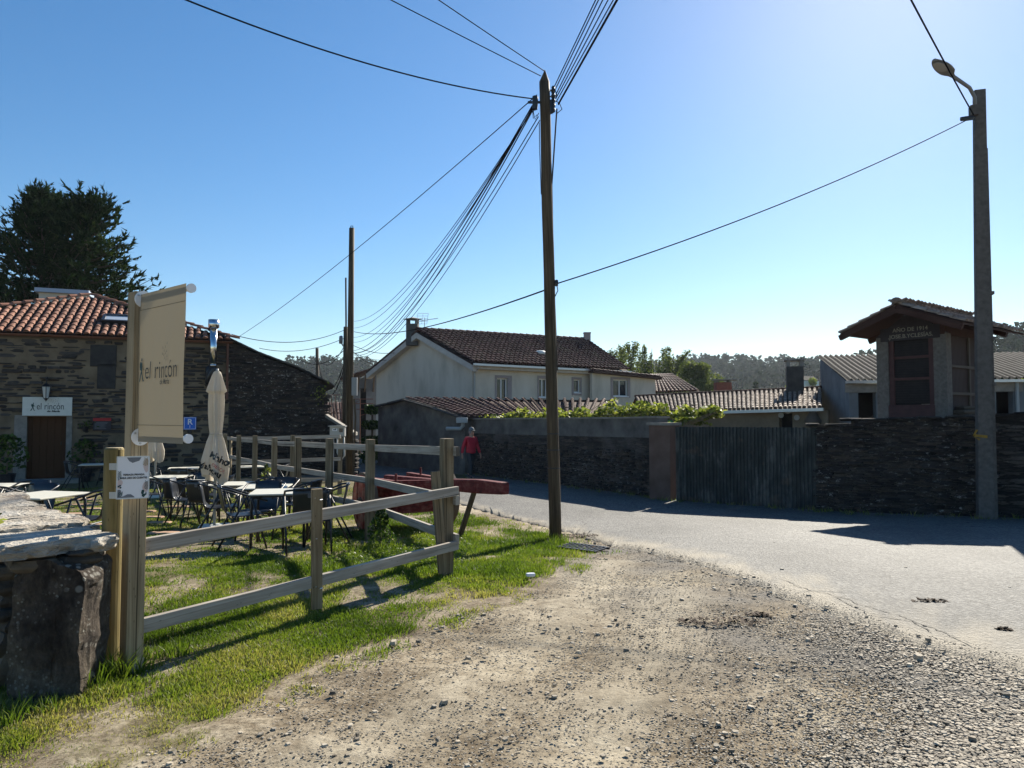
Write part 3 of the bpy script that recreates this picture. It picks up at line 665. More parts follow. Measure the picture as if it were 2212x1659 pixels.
# ------------------------------------------------------------------ grass (nobody could count it)
gb = MB()
def tuft(x, y, n, h, spreadr, base, w=0.006):
    z0 = gz(x, y) - 0.01
    for _ in range(n):
        a = R.uniform(0, 6.283); r = spreadr*math.sqrt(R.random()); px, py = x + r*math.cos(a), y + r*math.sin(a)
        hh = h*R.uniform(0.5, 1.25); ln = hh*R.uniform(0.15, 0.8); a2 = a + R.gauss(0, 0.7)
        dx, dy = math.cos(a2)*ln, math.sin(a2)*ln; fa = R.uniform(0, 6.283); wx, wy = math.cos(fa)*w*0.5, math.sin(fa)*w*0.5
        b = len(gb.v)
        gb.v += [V((px - wx, py - wy, z0)), V((px + wx, py + wy, z0)), V((px + dx*0.4 + wx*0.8, py + dy*0.4 + wy*0.8, z0 + hh*0.6)), V((px + dx*0.4 - wx*0.8, py + dy*0.4 - wy*0.8, z0 + hh*0.6)), V((px + dx, py + dy, z0 + hh))]
        t = max(0.0, min(0.99, base + R.gauss(0, 0.13)))
        gb.face((b, b + 1, b + 2, b + 3), 0, None, t); gb.face((b + 3, b + 2, b + 4), 0, None, t)
nt_ = 0; tries = 0
while nt_ < 40000 and tries < 260000:
    tries += 1
    u = R.random(); y = 2.9*(22/2.9)**(u**0.92); x = R.uniform(-0.80, 0.2)*y - (0 if y > 5 else 0.1)
    if x < -0.8*y - 0.3: continue
    k = lawn_amt(x, y)
    if R.random() > k**1.2: continue
    nt_ += 1
    dry = fbm(x, y, 0.9, 3, 12)
    lush = 1.0 if (y > 7.4 and x > -2.6) else 0.0
    tuft(x, y, 7 if y < 9 else 6, (0.021 + 0.014*k + 0.012*fbm(x, y, 1.5, 2, 3))*(1.5 if lush else 1), 0.05 + 0.004*y, 0.44 - 0.15*lush + 0.6*dry + (0.10 if y < 5 else 0) + 0.25*(1 - k), 0.004 + 0.0006*y)
for (px, py, n, hh) in ((205, 1478, 9, .14), (235, 1468, 12, .18), (268, 1455, 10, .15), (290, 1442, 7, .12), (60, 1540, 6, .10), (100, 1530, 5, .09), (20, 1565, 6, .12), (180, 1490, 5, .10), (330, 1425, 8, .10), (395, 1415, 8, .10), (1185, 1168, 16, .14), (1215, 1172, 14, .13), (1200, 1178, 10, .10), (1140, 1150, 8, .10), (470, 1135, 6, .09), (790, 1190, 20, .13), (830, 1185, 20, .13), (745, 1195, 16, .10), (700, 1185, 12, .09), (980, 1165, 16, .10), (1010, 1160, 14, .10)):
    for _ in range(n):
        q = G(px + R.gauss(0, 16), py + R.gauss(0, 5)); tuft(q.x, q.y, 7, hh, 0.05, R.uniform(0.15, 0.45), 0.008)
for _ in range(420):
    i = R.randrange(60, 335); p_ = FW[i].lerp(NW[i], R.uniform(0.0, .07)); tuft(p_.x, p_.y, 6, R.uniform(.04, .15), .06, R.uniform(.1, .9), .012)
# broad leaved weeds under the fence
for _ in range(900):
    q = G(R.uniform(680, 1010), R.uniform(1140, 1225))
    if R.random() < lawn_amt(q.x, q.y): leaves(gb, [(q + V((R.gauss(0, .03), R.gauss(0, .03), R.uniform(.02, .07))), R.uniform(.2, .6)) for _ in range(4)], 0.035, flat=0.6)
tag(gb.build('grass', 'grass'), 'short patchy green grass of the terrace lawn and verge', 'grass', kind='stuff')

# ------------------------------------------------------------------ gravel and loose stones
pb = MB()
def stone(x, y, s, fl=0.55):
    z = gz(x, y) + s*fl*0.10 + (0.018 if in_road(x, y) else 0.0); a0 = R.uniform(0, 6.28); t = R.random()**0.8; b = len(pb.v); n = 6
    el = R.uniform(0.6, 1.0); ca, sa = math.cos(a0), math.sin(a0)
    tx, ty = R.gauss(0, .15), R.gauss(0, .15)
    for r, zz in ((1.0, 0.0), (0.72, 0.55)):
        for k in range(n):
            an = 6.283*k/n + R.uniform(-.3, .3); q = r*s*R.uniform(.75, 1.2)*0.5; ux, uy = q*math.cos(an), q*el*math.sin(an)
            pb.v.append(V((x + ux*ca - uy*sa, y + ux*sa + uy*ca, z + s*fl*zz + (tx*ux + ty*uy)*zz)))
    for k in range(n): pb.face((b + k, b + (k + 1) % n, b + n + (k + 1) % n, b + n + k), 0, None, t)
    pb.face([b + n + k for k in range(n)], 0, None, t)
cnt = 0; tries = 0
while cnt < 60000 and tries < 560000:
    tries += 1
    y = 2.6*(11/2.6)**R.random(); x = R.uniform(-0.55, 0.80)*y + 0.1
    la = inpoly(x, y, LAWNP)
    if la and R.random() > 0.05: continue
    dr = dpoly(x, y, ROADP); inside = in_road(x, y)
    if inside:
        k = 0.95*math.exp(-dr/0.16) + 0.010
    else:
        k = 0.17 + 0.95*math.exp(-dr/1.1)*sm(-0.35, 0.3, fbm(x, y, 1.1, 3, 4)) + 0.16*sm(0.1, 0.5, fbm(x, y, 0.8, 3, 15))
        k += 0.8*sm(0.30, 0.66, x/y + 0.10*fbm(x, y, 1.3, 3, 8))
    k *= 1 - .9*track(x, y)
    if R.random() > k: continue
    cnt += 1
    rt = sm(.30, .66, x/y + .08*fbm(x, y, 1.0, 2, 31))
    s = R.choice((0.006, 0.008, 0.010, 0.012, 0.016))*R.uniform(0.8, 1.3)*(1 + .8*rt) if not inside else R.uniform(.005, .013)
    if R.random() < 0.012: s = R.uniform(0.025, 0.045)
    stone(x, y, s*(1 + 0.04*y)*0.9, R.uniform(.25, .5))
for (px, py, s) in ((1250, 1412, .05), (1400, 1395, .04), (1012, 1425, .05), (1230, 1480, .045), (1630, 1290, .05), (1745, 1385, .05), (2005, 1390, .06), (1985, 1425, .085), (1965, 1440, .05), (1900, 1500, .04), (2170, 1505, .06), (1560, 1600, .035), (1790, 1640, .04), (2100, 1600, .05), (1270, 1168, .10), (1285, 1176, .08), (1262, 1182, .07), (1840, 1350, .05), (1690, 1236, .05), (850, 1392, .07), (905, 1388, .05), (720, 1500, .05), (960, 1520, .05)):
    q = G(px, py); stone(q.x, q.y, s, 0.6)
tag(pb.build('gravel', 'pebble'), 'loose grey gravel scattered over the dirt forecourt and road edge', 'gravel', kind='stuff')

# dried dung and a muddy smear on the tarmac, drifts of dead leaves
db = MB()
def smear(px, py, wx, wy, h):
    c = G(px, py)
    for _ in range(int(260*wx*wy/0.1) + 30):
        a = R.uniform(0, 6.28); r = math.sqrt(R.random()); x, y = c.x + wx*r*math.cos(a), c.y + wy*r*math.sin(a)
        z = gz(x, y) + (0.03 if in_road(x, y) else 0.012)
        d = R.uniform(.012, .035); an = R.uniform(0, 6.28); e = V((math.cos(an), math.sin(an), R.gauss(0, .25)))*d; f = V((-math.sin(an), math.cos(an), R.gauss(0, .3)))*d*0.5
        p = V((x, y, z + R.random()*h*(1 - r))); db.poly([p - e, p - f, p + e, p + f], 0, None, R.random())
for a in ((2010, 1305, .16, .07, .012), (1560, 1345, .34, .13, .02), (1640, 1330, .12, .06, .02), (2168, 1367, .06, .04, .01), (1240, 1160, .38, .22, .05), (1275, 1186, .2, .14, .03)): smear(*a)
tag(db.build('leaf_litter', pm('dead_leaf', (0.045, 0.026, 0.016), (0.12, 0.075, 0.045), s=30, rough=0.9, bump=0, tint=0.5)), 'dried brown leaf litter and dung crumbs on the gravel', 'litter', kind='stuff')
# ------------------------------------------------------------------ sign post with banner
def shape(plane, pts, name, mat, parent, off, th=0.0012, b=None):
    """a flat printed mark: polygons given in (s,z) on a plane"""
    own = b is None; b = b or MB()
    for P in pts: b.prism([plane.at(s, z, off) for s, z in P], plane.n*th)
    return b.build(name, mat, parent) if own else b
def hiker(s0, z0, h):
    q = lambda P: [(s0 + x*h, z0 + y*h) for x, y in P]
    el = lambda cx, cy, rx, ry, n=10: [(cx + rx*math.cos(6.283*k/n), cy + ry*math.sin(6.283*k/n)) for k in range(n)]
    return [q(P) for P in (el(.29, .92, .05, .075), [(.20, .80), (.27, .84), (.33, .80), (.34, .60), (.30, .45), (.19, .45), (.17, .62)], el(.15, .68, .075, .18),
        [(.19, .46), (.26, .42), (.12, .10), (.05, .03), (.0, .08)], [(.22, .46), (.30, .46), (.40, .14), (.46, .10), (.38, .03), (.33, .10)], [(.32, .72), (.35, .64), (.50, .52), (.47, .49)])]
def drops(s0, z0, w, h):
    out = []
    for x, y in ((.08, .42), (.14, .72), (.24, .36), (.32, .56), (.40, .18), (.50, .75), (.52, .42), (.62, .08), (.76, .26), (.70, .52), (.74, .92)):
        cx, cy = s0 + x*w, z0 + y*h; d = 0.055*h
        out.append([(cx, cy + 2.0*d), (cx - .5*d, cy - .6*d), (cx, cy - d), (cx + .5*d, cy - .6*d)])
    return out
ea = V((0.77, -0.638, 0)); ma = V((-0.638, -0.77, 0))
corner = W(272, 1430, 4.50); pc = corner - 0.0525*(ea + ma); pc.z = gz(pc.x, pc.y)
ztop = W(272, 628, 4.5).z
sign = thing('sign_post', 'tall square pine post carrying the beige banner beside the stone wall', 'sign post', pc)
b = MB(); b.bar(pc + V((0, 0, 0.0)), V((pc.x, pc.y, ztop)), .105, .105, up=ea, off=3.3); b.build('post', 'pine', sign, bevel=.004)
b = MB(); b.bar(pc + V((0, 0, -.02)), pc + V((0, 0, .075)), .112, .112, up=ea); b.build('post_shoe', 'steel', sign)
bp0 = W(294, 640, 4.50); bp1 = W(399, 618, 4.10)
BP = Plane((pc.x + ea.x*.056, pc.y + ea.y*.056), ea)
zt = W(296, 645, 4.5).z; zb = W(292, 944, 4.5).z; bw = 0.64
BPo = Plane(BP.at(0, 0, .027)[:2], ea); s0, s1 = BPo.hit(297, 800)[0], BPo.hit(395, 800)[0]
for nm, zz in (('upper', zt), ('lower', zb)):
    b = MB(); c0 = BP.at(0, zz); c1 = BP.at(s1 + .03, zz)
    b.tube([BP.at(-.002, zz), BP.at(.006, zz)], .055, 24); br = b.build('bracket', 'white', sign, smooth=False)
    b = MB(); b.tube([c0, BP.at(.06, zz)], .011, 10); b.tube([BP.at(.055, zz), c1], .014, 12)
    b.build('rod', 'white', br, smooth=True)
    b = MB(); b.tube([BP.at(s1 + .018, zz), BP.at(s1 + .034, zz)], .027, 18); b.build('end_cap', 'white', br)
    for k in range(3):
        b = MB(); an = 0.6 + 2.09*k; q = BP.at(.006, zz) + V((0, 0, .042*math.sin(an))) + BP.n*.042*math.cos(an); b.tube([q, q + ea*.006], .0065, 6); b.build('bolt', 'steel', br)
def bpt(s, z, o=0.0):
    i = (s - s0)/(s1 - s0)*24; w = math.sin(math.pi*max(0, min(1, (z - zb + .03)/(zt - zb + .06))))
    return BP.at(s, z, .018 + o + (.006*math.sin(i*.42 + z*3.1) + .002*math.sin(i*.9 - z*7))*w + .004*math.sin(z*4))
b = MB(); N = 24; Zs = [zb - .03] + [zb - .03 + (zt - zb + .06)*k/30 for k in range(1, 31)]
for k, z in enumerate(Zs):
    for i in range(N + 1):
        s = s0 + (s1 - s0)*i/N; b.v.append(bpt(s, z)); continue
        wv = (.010*math.sin(i*.42 + z*3.1) + .005*math.sin(i*.9 - z*7))*math.sin(math.pi*k/30) + .006*math.sin(z*4)
        wrap = 0.017 if z > zb + .02 else .018
        b.v.append(BP.at(s, z, wrap + wv))
for k in range(30):
    for i in range(N): a = k*(N + 1) + i; b.face((a, a + 1, a + N + 2, a + N + 1))
for zz, sg in ((zt, 1), (zb, -1)):
    P = [(BP.n*(.018*math.cos(t)) + V((0, 0, sg*.018*math.sin(t)))) for t in [k*math.pi/6 for k in range(7)]]
    bi = len(b.v)
    for p in P: b.v += [BP.at(s0, zz) + p, BP.at(s1, zz) + p]
    for k in range(6): b.face((bi + 2*k, bi + 2*k + 1, bi + 2*k + 3, bi + 2*k + 2))
ban = b.build('banner', 'banner', sign, smooth=True)
seam_ = pm('seam', (.14, .12, .08), bump=0)
for zz in (zt - .075, zb + .075): b = MB(); BP.slab(b, s0, s1, zz, zz + .0025, .019, .0215); b.build('hem_seam', seam_, ban)
LH = 1.0/8.295/1.736          # one pixel of the close look
def bs(px, py): return BPo.hit(px, py)
sA, zA = bs(305, 797 + 30); 
OFF = .026
zl = bs(340, 817)[1]
tx_ = bs(315, 818)[0]; text('el rincón', .158, (0, 0, 0), ea, (0, 0, 1), 'lettering', 'ink', ban, 'LEFT', sx=.77, bold=-.0012, fn=lambda x, y: bpt(tx_ + x, zl + y, .009))
ty_ = bs(343, 830); text('de María', .048, (0, 0, 0), ea, (0, 0, 1), 'small_lettering', 'ink', ban, 'LEFT', sx=.86, bold=.0004, shear=.15, fn=lambda x, y: bpt(ty_[0] + x, ty_[1] + y, .009))
hs, hz0 = bs(302.5, 828)
def printed(P_, name, mat):
    b = MB()
    for P in P_: b.poly([bpt(s, z, .009) for s, z in P])
    b.build(name, mat, ban)
printed(hiker(hs, hz0, .158), 'walker_emblem', 'greenink')
ds, dz0 = bs(348, 782); printed(drops(ds, dz0, .125, .118), 'raindrop_emblem', 'ink')

# laminated notice
n0 = W(250, 1080, 4.37); n1 = W(322, 1074, 4.45)
NP = Plane((n0.x, n0.y), (n1.x - n0.x, n1.y - n0.y)); nw = (V((n1.x - n0.x, n1.y - n0.y, 0))).length
nzb = n0.z + .003; nh = W(250, 986, 4.37).z - nzb
note = thing('notice', 'laminated white A4 notice with leaf drawings fixed to the pine post', 'notice', NP.at(nw/2, nzb, 0))
b = MB(); NP.slab(b, 0, nw, nzb, nzb + nh, 0, .003); b.build('sheet', 'paper', note)
b = MB(); bw_ = .006
for a in ((0, nw, nzb, nzb + bw_), (0, nw, nzb + nh - bw_, nzb + nh), (0, bw_, nzb, nzb + nh), (nw - bw_, nw, nzb, nzb + nh)): NP.slab(b, *a, .0032, .0042)
b.build('clear_edge', pm('laminate', (.62, .64, .62), rough=.15, bump=0), note)
for t, y in (('TERRAZA PRIVADA', .545), ('PARA USO DE CLIENTES', .47)):
    text(t, .0158, NP.at(nw*.52, nzb + nh*y, .0052), NP.e, (0, 0, 1), 'lettering', 'ink', note, sx=.86, bold=.0005, ext=.0004)
def frond(cx, cy, h, n, lean=0.0, w=.10):
    out = [[(cx - .006, cy), (cx + .006, cy), (cx + lean + .006, cy + h), (cx + lean - .006, cy + h)]]
    for k in range(n):
        y = cy + h*(k + .4)/n; x = cx + lean*(k + .4)/n; l = w*(1 - .45*k/n)
        for sg in (-1, 1): out.append([(x, y), (x + sg*l*.6, y + .035), (x + sg*l, y + .045), (x + sg*l*.6, y + .015)])
    return out
def blob(cx, cy, rx, ry, ph=0): return [(cx + rx*(1 + .18*math.sin(2*t + ph))*math.cos(t), cy + ry*(1 + .14*math.sin(3*t + ph))*math.sin(t)) for t in [6.283*k/18 for k in range(18)]]
def npr(shapes): return [[(max(.008, min(nw - .008, x*nw)), nzb + max(.008, min(nh - .008, y*nh))) for x, y in P] for P in shapes]
shape(NP, npr([blob(.06, .36, .13, .10), blob(.92, .78, .10, .16, 1), blob(.9, .28, .11, .12)]), 'pink_blot', 'pinkink', note, .0032, .0004)
shape(NP, npr([[(.3, .97), (.74, .97), (.68, .89), (.55, .86), (.48, .84), (.38, .88)], blob(.03, .14, .12, .10), [(.02, .02), (.04, .08), (.2, .06), (.34, .11), (.44, .11), (.54, .06), (.56, .03)]]), 'grey_blot', 'greyink', note, .0037, .0004)
shape(NP, npr(frond(.87, .76, .18, 6, .02)), 'ochre_frond', 'goldink', note, .0042, .0004)
for fr_ in (frond(.07, .44, .2, 6, .02), frond(.93, .2, .2, 6, -.01), frond(.10, .05, .1, 4, .05, .1)): shape(NP, npr(fr_), 'dark_frond', 'greenink', note, .0047, .0004)
shape(NP, npr([blob(.80, .15, .045, .06), blob(.83, .075, .055, .04), blob(.9, .11, .02, .035)]), 'cactus_drawing', 'greenink', note, .0047, .0004)
shape(NP, npr([blob(.07, .3, .035, .02), blob(.13, .27, .03, .02), blob(.12, .32, .025, .02)]), 'leaf_drawing', 'greenink', note, .0047, .0004)
# round post behind it, with the strips that hold the notice
rp = W(235, 1440, 4.74); rp.z = gz(rp.x, rp.y)
rz_ = W(235, 968, 4.74).z
rpost = thing('round_post', 'thick round brown timber post beside the square sign post', 'post', rp)
b = MB(); b.tube([rp, V((rp.x, rp.y, rz_ - .01)), V((rp.x, rp.y, rz_))], [.064, .060, .054], 20, cap=True); b.build('post', 'round', rpost, smooth=False)
b = MB(); b.lathe([(.053, rz_ + .001), (.05, rz_ + .004)], (rp.x, rp.y, 0), 20); b.build('cut_end', pm('cut_timber', (.36, .28, .15), (.5, .41, .25), s=40, rough=.8, bump=.1), rpost)
for y in (1008, 1060 + 20 - 2):
    b = MB(); p = W(236, y - (8 if y > 1050 else 0), 4.60); q = W(255, y - (8 if y > 1050 else 0), 4.40); b.bar(p, q, .0015, .042, up=(0, 0, 1)); b.build('metal_strap', 'boxgrey', rpost)

# ------------------------------------------------------------------ the schist wall end at lower left
E = V((-2.43, 4.30, 0)); al = V((-.70, .714, 0)); ac = V((-.714, -.70, 0)); rzw = math.atan2(ac.y, ac.x)
sw = thing('dry_stone_wall', 'low dark schist wall end topped by pale sunlit slabs', 'stone wall', gp(E.x + al.x, E.y + al.y))
b = MB(); b.rock((-2.655, 4.29, .31), (.43, .38, .88), .07, .075, 3, 0, 18)
for v_ in b.v:
    f = sm(.5, .76, v_.z); v_.z -= .10*f*sm(-2.55, -2.40, v_.x) + .05*f*sm(-2.7, -2.9, v_.x); v_.x += .05*sm(.75, 0, v_.z)*(-1 if v_.x > -2.6 else -.2)
b.build('standing_slab', 'lichen', sw)
b = MB(); sd = 0
z = 0.0; layer = 0
while z < .79:
    h = R.uniform(.045, .10) if layer > 1 else R.uniform(.12, .2)
    if z + h > .80: h = .80 - z + .01
    s = .05 if z > .68 else .30
    while s < 3.6:
        L = R.uniform(.25, .6)
        for a in (.10, .35):
            sd += 1; c = E + al*(s + L/2 + R.uniform(-.02, .02)) + ac*(a + R.uniform(-.025, .025))
            b.rock((c.x, c.y, z + h/2), (.27, L*1.06, h*1.12), rzw, .16, sd, 0, 5, R.random())
        s += L
    z += h*.95; layer += 1
b.build('stones', pm('wall_stone', (.05, .042, .038), (.11, .09, .07), (.17, .135, .09), s=5, rough=.9, bump=.8, bs=22, tint=.45, bdist=.02), sw)
b = MB()
for k, (s, L, a, w, zz, th) in enumerate(((.16, .60, .22, .58, .835, .075), (.72, .62, .24, .60, .85, .08), (1.35, .66, .2, .55, .845, .075), (2.0, .7, .24, .6, .85, .08), (2.7, .8, .22, .6, .845, .08), (.30, .5, .12, .3, .765, .06))):
    c = E + al*(s + L/2 - .1) + ac*a; b.rock((c.x, c.y, zz), (w*1.05, L*1.05, th*1.1), rzw + R.uniform(-.08, .08), .17, 50 + k, 0, 18)
b.build('cap_slabs', 'cap', sw)
# a small leafy sprig growing on the wall
b = MB(); q = V((-3.25, 4.45, .90))
leaves(b, [(q + V((R.gauss(0, .05), R.gauss(0, .05), R.uniform(0, .10))), R.random()) for _ in range(26)], .05, flat=.3)
tag(b.build('wall_plant', 'leafvine', loc=q), 'small green sprig growing from the top of the schist wall', 'plant')

# ------------------------------------------------------------------ post and rail fences
def post(px, Y, ytop, w=.10, name='post', par=None, mat='fpost'):
    x = W(px, ytop, Y).x; zt_ = W(px, ytop, Y).z; b = MB()
    b.bar((x, Y, gz(x, Y) - .05), (x, Y, zt_), w, w, up=(.5, -.86, 0)); return b.build(name, mat, par, bevel=.008)
P0 = W(965, 1235, 7.4)
f1 = thing('rail_fence', 'near two-rail timber fence running from the sign post to the corner', 'fence', gp(-1.6, 6.2))
rA0, rA1 = W(300, 1180, 4.6), W(988, 1060, 7.33); rB0, rB1 = W(300, 1353, 4.6), W(988, 1177, 7.33)
for p, q in ((rA0, rA1), (rB0, rB1)):
    b = MB(); b.bar(p, q, .042, .092); b.build('rail', 'rail', f1, bevel=.004)
p = W(684, 1315, 5.77); q = W(684, 1056, 5.77)
b = MB(); b.bar(p, q, .085, .045, up=(.43, -.9, 0)); b.build('batten', 'fpost', f1, bevel=.003)
p = W(956, 1238, 7.20); q = W(940, 1018, 7.20)
b = MB(); b.bar(p, q, .085, .05, up=(.43, -.9, 0)); b.build('leaning_board', 'fpost', f1, bevel=.003)
for px, py in ((680, 1076), (691, 1080), (683, 1164), (682, 1268), (691, 1272)):
    q_ = W(px, py, 5.742); b = MB(); b.tube([q_, q_ + V((.012, .03, 0))], .005, 6); b.build('screw', 'steel', f1)
f2 = thing('rail_fence', 'timber fence with square posts between the terrace tables and the red cart', 'fence', gp(-2.1, 10.6))
F2 = [(965, 7.4, 947, .115), (800, 10.6, 949, .115), (712, 12.1, 947, .11), (644, 13.6, 945, .11), (593, 15.2, 945, .105), (551, 16.8, 941, .10), (516, 18.5, 940, .10), (486, 20.5, 937, .10)]
tops = []
for px, Y, yt, w in F2:
    post(px, Y, yt, w, 'post', f2); q = W(px, yt, Y); tops.append((q.x, Y, q.z))
for hgt in (.13, .63, 1.02):
    for (x0, y0, z0), (x1, y1, z1) in zip(tops, tops[1:]):
        if hgt > 1 and y0 > 13: continue
        o = V((.5, -.86, 0))*.06; d = (V((x1, y1, 0)) - V((x0, y0, 0))).normalized()*.07
        nn = V((d.y, -d.x, 0)).normalized()*.072
        if nn.y > 0: nn = -nn
        if y0 < 8: d0 = -d*2.0
        else: d0 = V((0, 0, 0))
        b = MB(); b.bar(V((x0, y0, z0 - hgt)) - nn + d0, V((x1, y1, z1 - hgt)) - nn, .042, .095); b.build('rail', 'rail', f2, bevel=.003)
f3 = thing('rail_fence', 'farther three-rail timber fence in front of the dark gable wall', 'fence', gp(-7.6, 21))
for px, Y, yt in ((632, 19.2, 940), (735, 19.8, 946)): post(px, Y, yt, .10, 'post', f3)
for y0, y1 in ((948, 943), (1000, 991), (1038, 1036)):
    b = MB(); b.bar(W(498, y0, 20.4), W(735, y1, 19.72), .04, .10); b.build('rail', 'rail', f3)
b = MB(); p = gp(W(499, 940, 20.1).x, 20.1); b.bar(p, V((p.x, p.y, W(499, 943, 20.1).z)), .05, .08); b.build('batten', 'fpost', f3)
# ------------------------------------------------------------------ the stone restaurant
HA = V((-15.48, 23.6, 0)); HE = V((.924, .383, 0))
HP = Plane((HA.x, HA.y), HE); HN = HP.n
HG = -.52
inn = thing('stone_restaurant', 'mortared schist restaurant with red clay tile hip roof and plank door', 'restaurant', HP.at(0, HG))
sR = HP.hit(493, 900)[0]; sL = -4.5
zE = HP.hit(100, 725)[1]
d0, d1, dz0, dz1 = HP.rect(57, 900, 142, 1034); dz0 = HG
b = MB(); HP.wall(b, sL, sR, HG - .3, zE, [(d0, d1, dz0, dz1)], .35)
bk = 7.2
b.poly([HP.at(sR, HG - .3, 0), HP.at(sR, HG - .3, -bk), HP.at(sR, zE, -bk), HP.at(sR, zE, 0)])
b.poly([HP.at(sL, HG - .3, -bk), HP.at(sL, HG - .3, 0), HP.at(sL, zE, 0), HP.at(sL, zE, -bk)])
b.poly([HP.at(sR, HG - .3, -bk), HP.at(sL, HG - .3, -bk), HP.at(sL, zE, -bk), HP.at(sR, zE, -bk)])
b.build('wall', 'mortar', inn)
pan = [HP.rect(*r) for r in ((195, 745, 252, 792), (210, 786, 250, 840))] + [(d0 - .36, d1 + .18, HG - .2, dz1 + .06)]
b = MB(); stoneface(b, HP, sL, sR, lambda s: HG - .1, lambda s: zE - .05, (.04, .17), (.14, .8), .12, 77, .045, 1.08, 1.10, lambda c, z, l, h: R.random() < .12 or any(p_[0] - l/2 < c < p_[1] + l/2 and p_[2] - h/2 < z < p_[3] + h/2 for p_ in pan)); b.build('facing_stones', 'housestone', inn)
# door, dressed surround
b = MB(); HP.slab(b, d0, d1, dz0, dz1, -.22, -.16)
dr = b.build('door', 'door', inn)
b = MB(); n = 4
for r0, r1 in ((.03, .55), (.60, .97)):
    for k in range(n):
        a = lerp(d0, d1, .13 + .76*k/n); c = lerp(d0, d1, .13 + .76*(k + .9)/n); HP.slab(b, a, c, lerp(dz0, dz1, r0), lerp(dz0, dz1, r1), -.16, -.145)
b.build('door_panel', 'door', dr)
b = MB()
for a, c, e, f in ((d0, d1, lerp(dz0, dz1, .555), lerp(dz0, dz1, .60)), (d0, lerp(d0, d1, .11), dz0, dz1), (lerp(d0, d1, .91), d1, dz0, dz1)): HP.slab(b, a, c, e, f, -.16, -.13)
b.build('door_rail', 'door', dr)
b = MB(); q = HP.at(lerp(d0, d1, .86), lerp(dz0, dz1, .55), -.12); b.tube([q, q + V((0, 0, .12))], .012, 6); b.build('handle', 'black', dr)
b = MB(); HP.slab(b, d1 + .002, d1 + .17, dz0, dz1 + .05, -.20, .02); HP.slab(b, d0 - .35, d0 - .002, dz0, dz1 + .05, -.1, .02); b.build('door_surround', 'cement', inn)
b = MB(); HP.slab(b, d0 - .6, d1 + .5, HG - .1, HG + .07, .02, .75); b.build('doorstep', 'cement', inn)
# blank slate panels where windows were closed up
for r in ((195, 745, 252, 792), (210, 786, 250, 840)):
    a = HP.rect(*r); b = MB(); HP.slab(b, *a, .0, .03); b.build('slate_panel', 'slate', inn, bevel=.01)
# eaves gutter
b = MB(); 
for k in range(1):
    pr = [(math.cos(t)*.075, math.sin(t)*.075) for t in [math.pi + math.pi*i/8 for i in range(9)]]
    for i in range(8):
        A, B = pr[i], pr[i + 1]
        b.poly([HP.at(sL - .3, zE + .02 + A[1], .12 + A[0]), HP.at(sR + .1, zE + .02 + A[1], .12 + A[0]), HP.at(sR + .1, zE + .02 + B[1], .12 + B[0]), HP.at(sL - .3, zE + .02 + B[1], .12 + B[0])])
M['copper'] = pm('brown_gutter', (.12, .05, .032), (.17, .075, .05), s=4, rough=.5, bump=0)
g = b.build('gutter', 'copper', inn)
b = MB(); sp = HP.hit(491, 800)[0]; zb_ = HP.hit(491, 862)[1]
b.tube([HP.at(sp, zE - .03, .12), HP.at(sp, zE - .25, .09), HP.at(sp, zb_, .09)], .045, 8); b.build('downpipe', 'copper', inn)
b = MB(); HP.slab(b, sL, sR, zE - .10, zE + .03, .0, .05); b.build('eave_course', 'oldwood', inn)
# hip roof
sa, za = HP.hit(196, 640); 
mid_off = -3.6
d = ray(196, 640); pl = Plane(HP.at(0, 0, mid_off)[:2], HE); sa, za = pl.hit(196, 640)
eL, eR = sL - .35, sR + .25
run = 3.6 + .22; rise = za - (zE + .06); SL = math.hypot(run, rise)
Vup = (-HN*run + V((0, 0, rise))).normalized()
rf = MB()
rf.poly([HP.at(eL, zE + .05, .22), HP.at(eR, zE + .05, .22), HP.at(sa, za - .02, mid_off)])
rf.poly([HP.at(eR, zE + .05, .22), HP.at(eR, zE + .05, -bk - .2), HP.at(sa, za - .02, mid_off)])
rf.poly([HP.at(eL, zE + .05, -bk - .2), HP.at(eL, zE + .05, .22), HP.at(sa, za - .02, mid_off)])
rf.poly([HP.at(eR, zE + .05, -bk - .2), HP.at(eL, zE + .05, -bk - .2), HP.at(sa, za - .02, mid_off)])
roof = rf.build('roof', 'undertile', inn)
skl = []
p0 = HP.hit
def onroof(px, py):
    o = V((0, 0, CZ)); dd = ray(px, py); q0 = HP.at(eL, zE + .05, .22); nn = HE.cross(Vup)
    t = (q0 - o).dot(nn)/dd.dot(nn); q = o + dd*t - q0; return q.dot(HE), q.dot(Vup)
ku0, kv0 = onroof(222, 701); ku1, kv1 = onroof(262, 679); ku1 = ku0 + .95; kv1 = kv0 + .62
def hipin(u, v):
    t = v/SL; a = lerp(0, sa - eL, t); c = lerp(eR - eL, sa - eL, t)
    return a + .05 < u < c - .05 and not (ku0 - .12 < u < ku1 + .12 and kv0 - .2 < v < kv1 + .1)
b = MB(); W_ = .245
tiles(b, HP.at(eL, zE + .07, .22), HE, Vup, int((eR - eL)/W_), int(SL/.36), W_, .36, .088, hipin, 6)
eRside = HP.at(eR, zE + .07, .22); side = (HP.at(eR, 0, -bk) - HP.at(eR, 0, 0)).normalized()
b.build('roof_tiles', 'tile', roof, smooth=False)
b = MB()
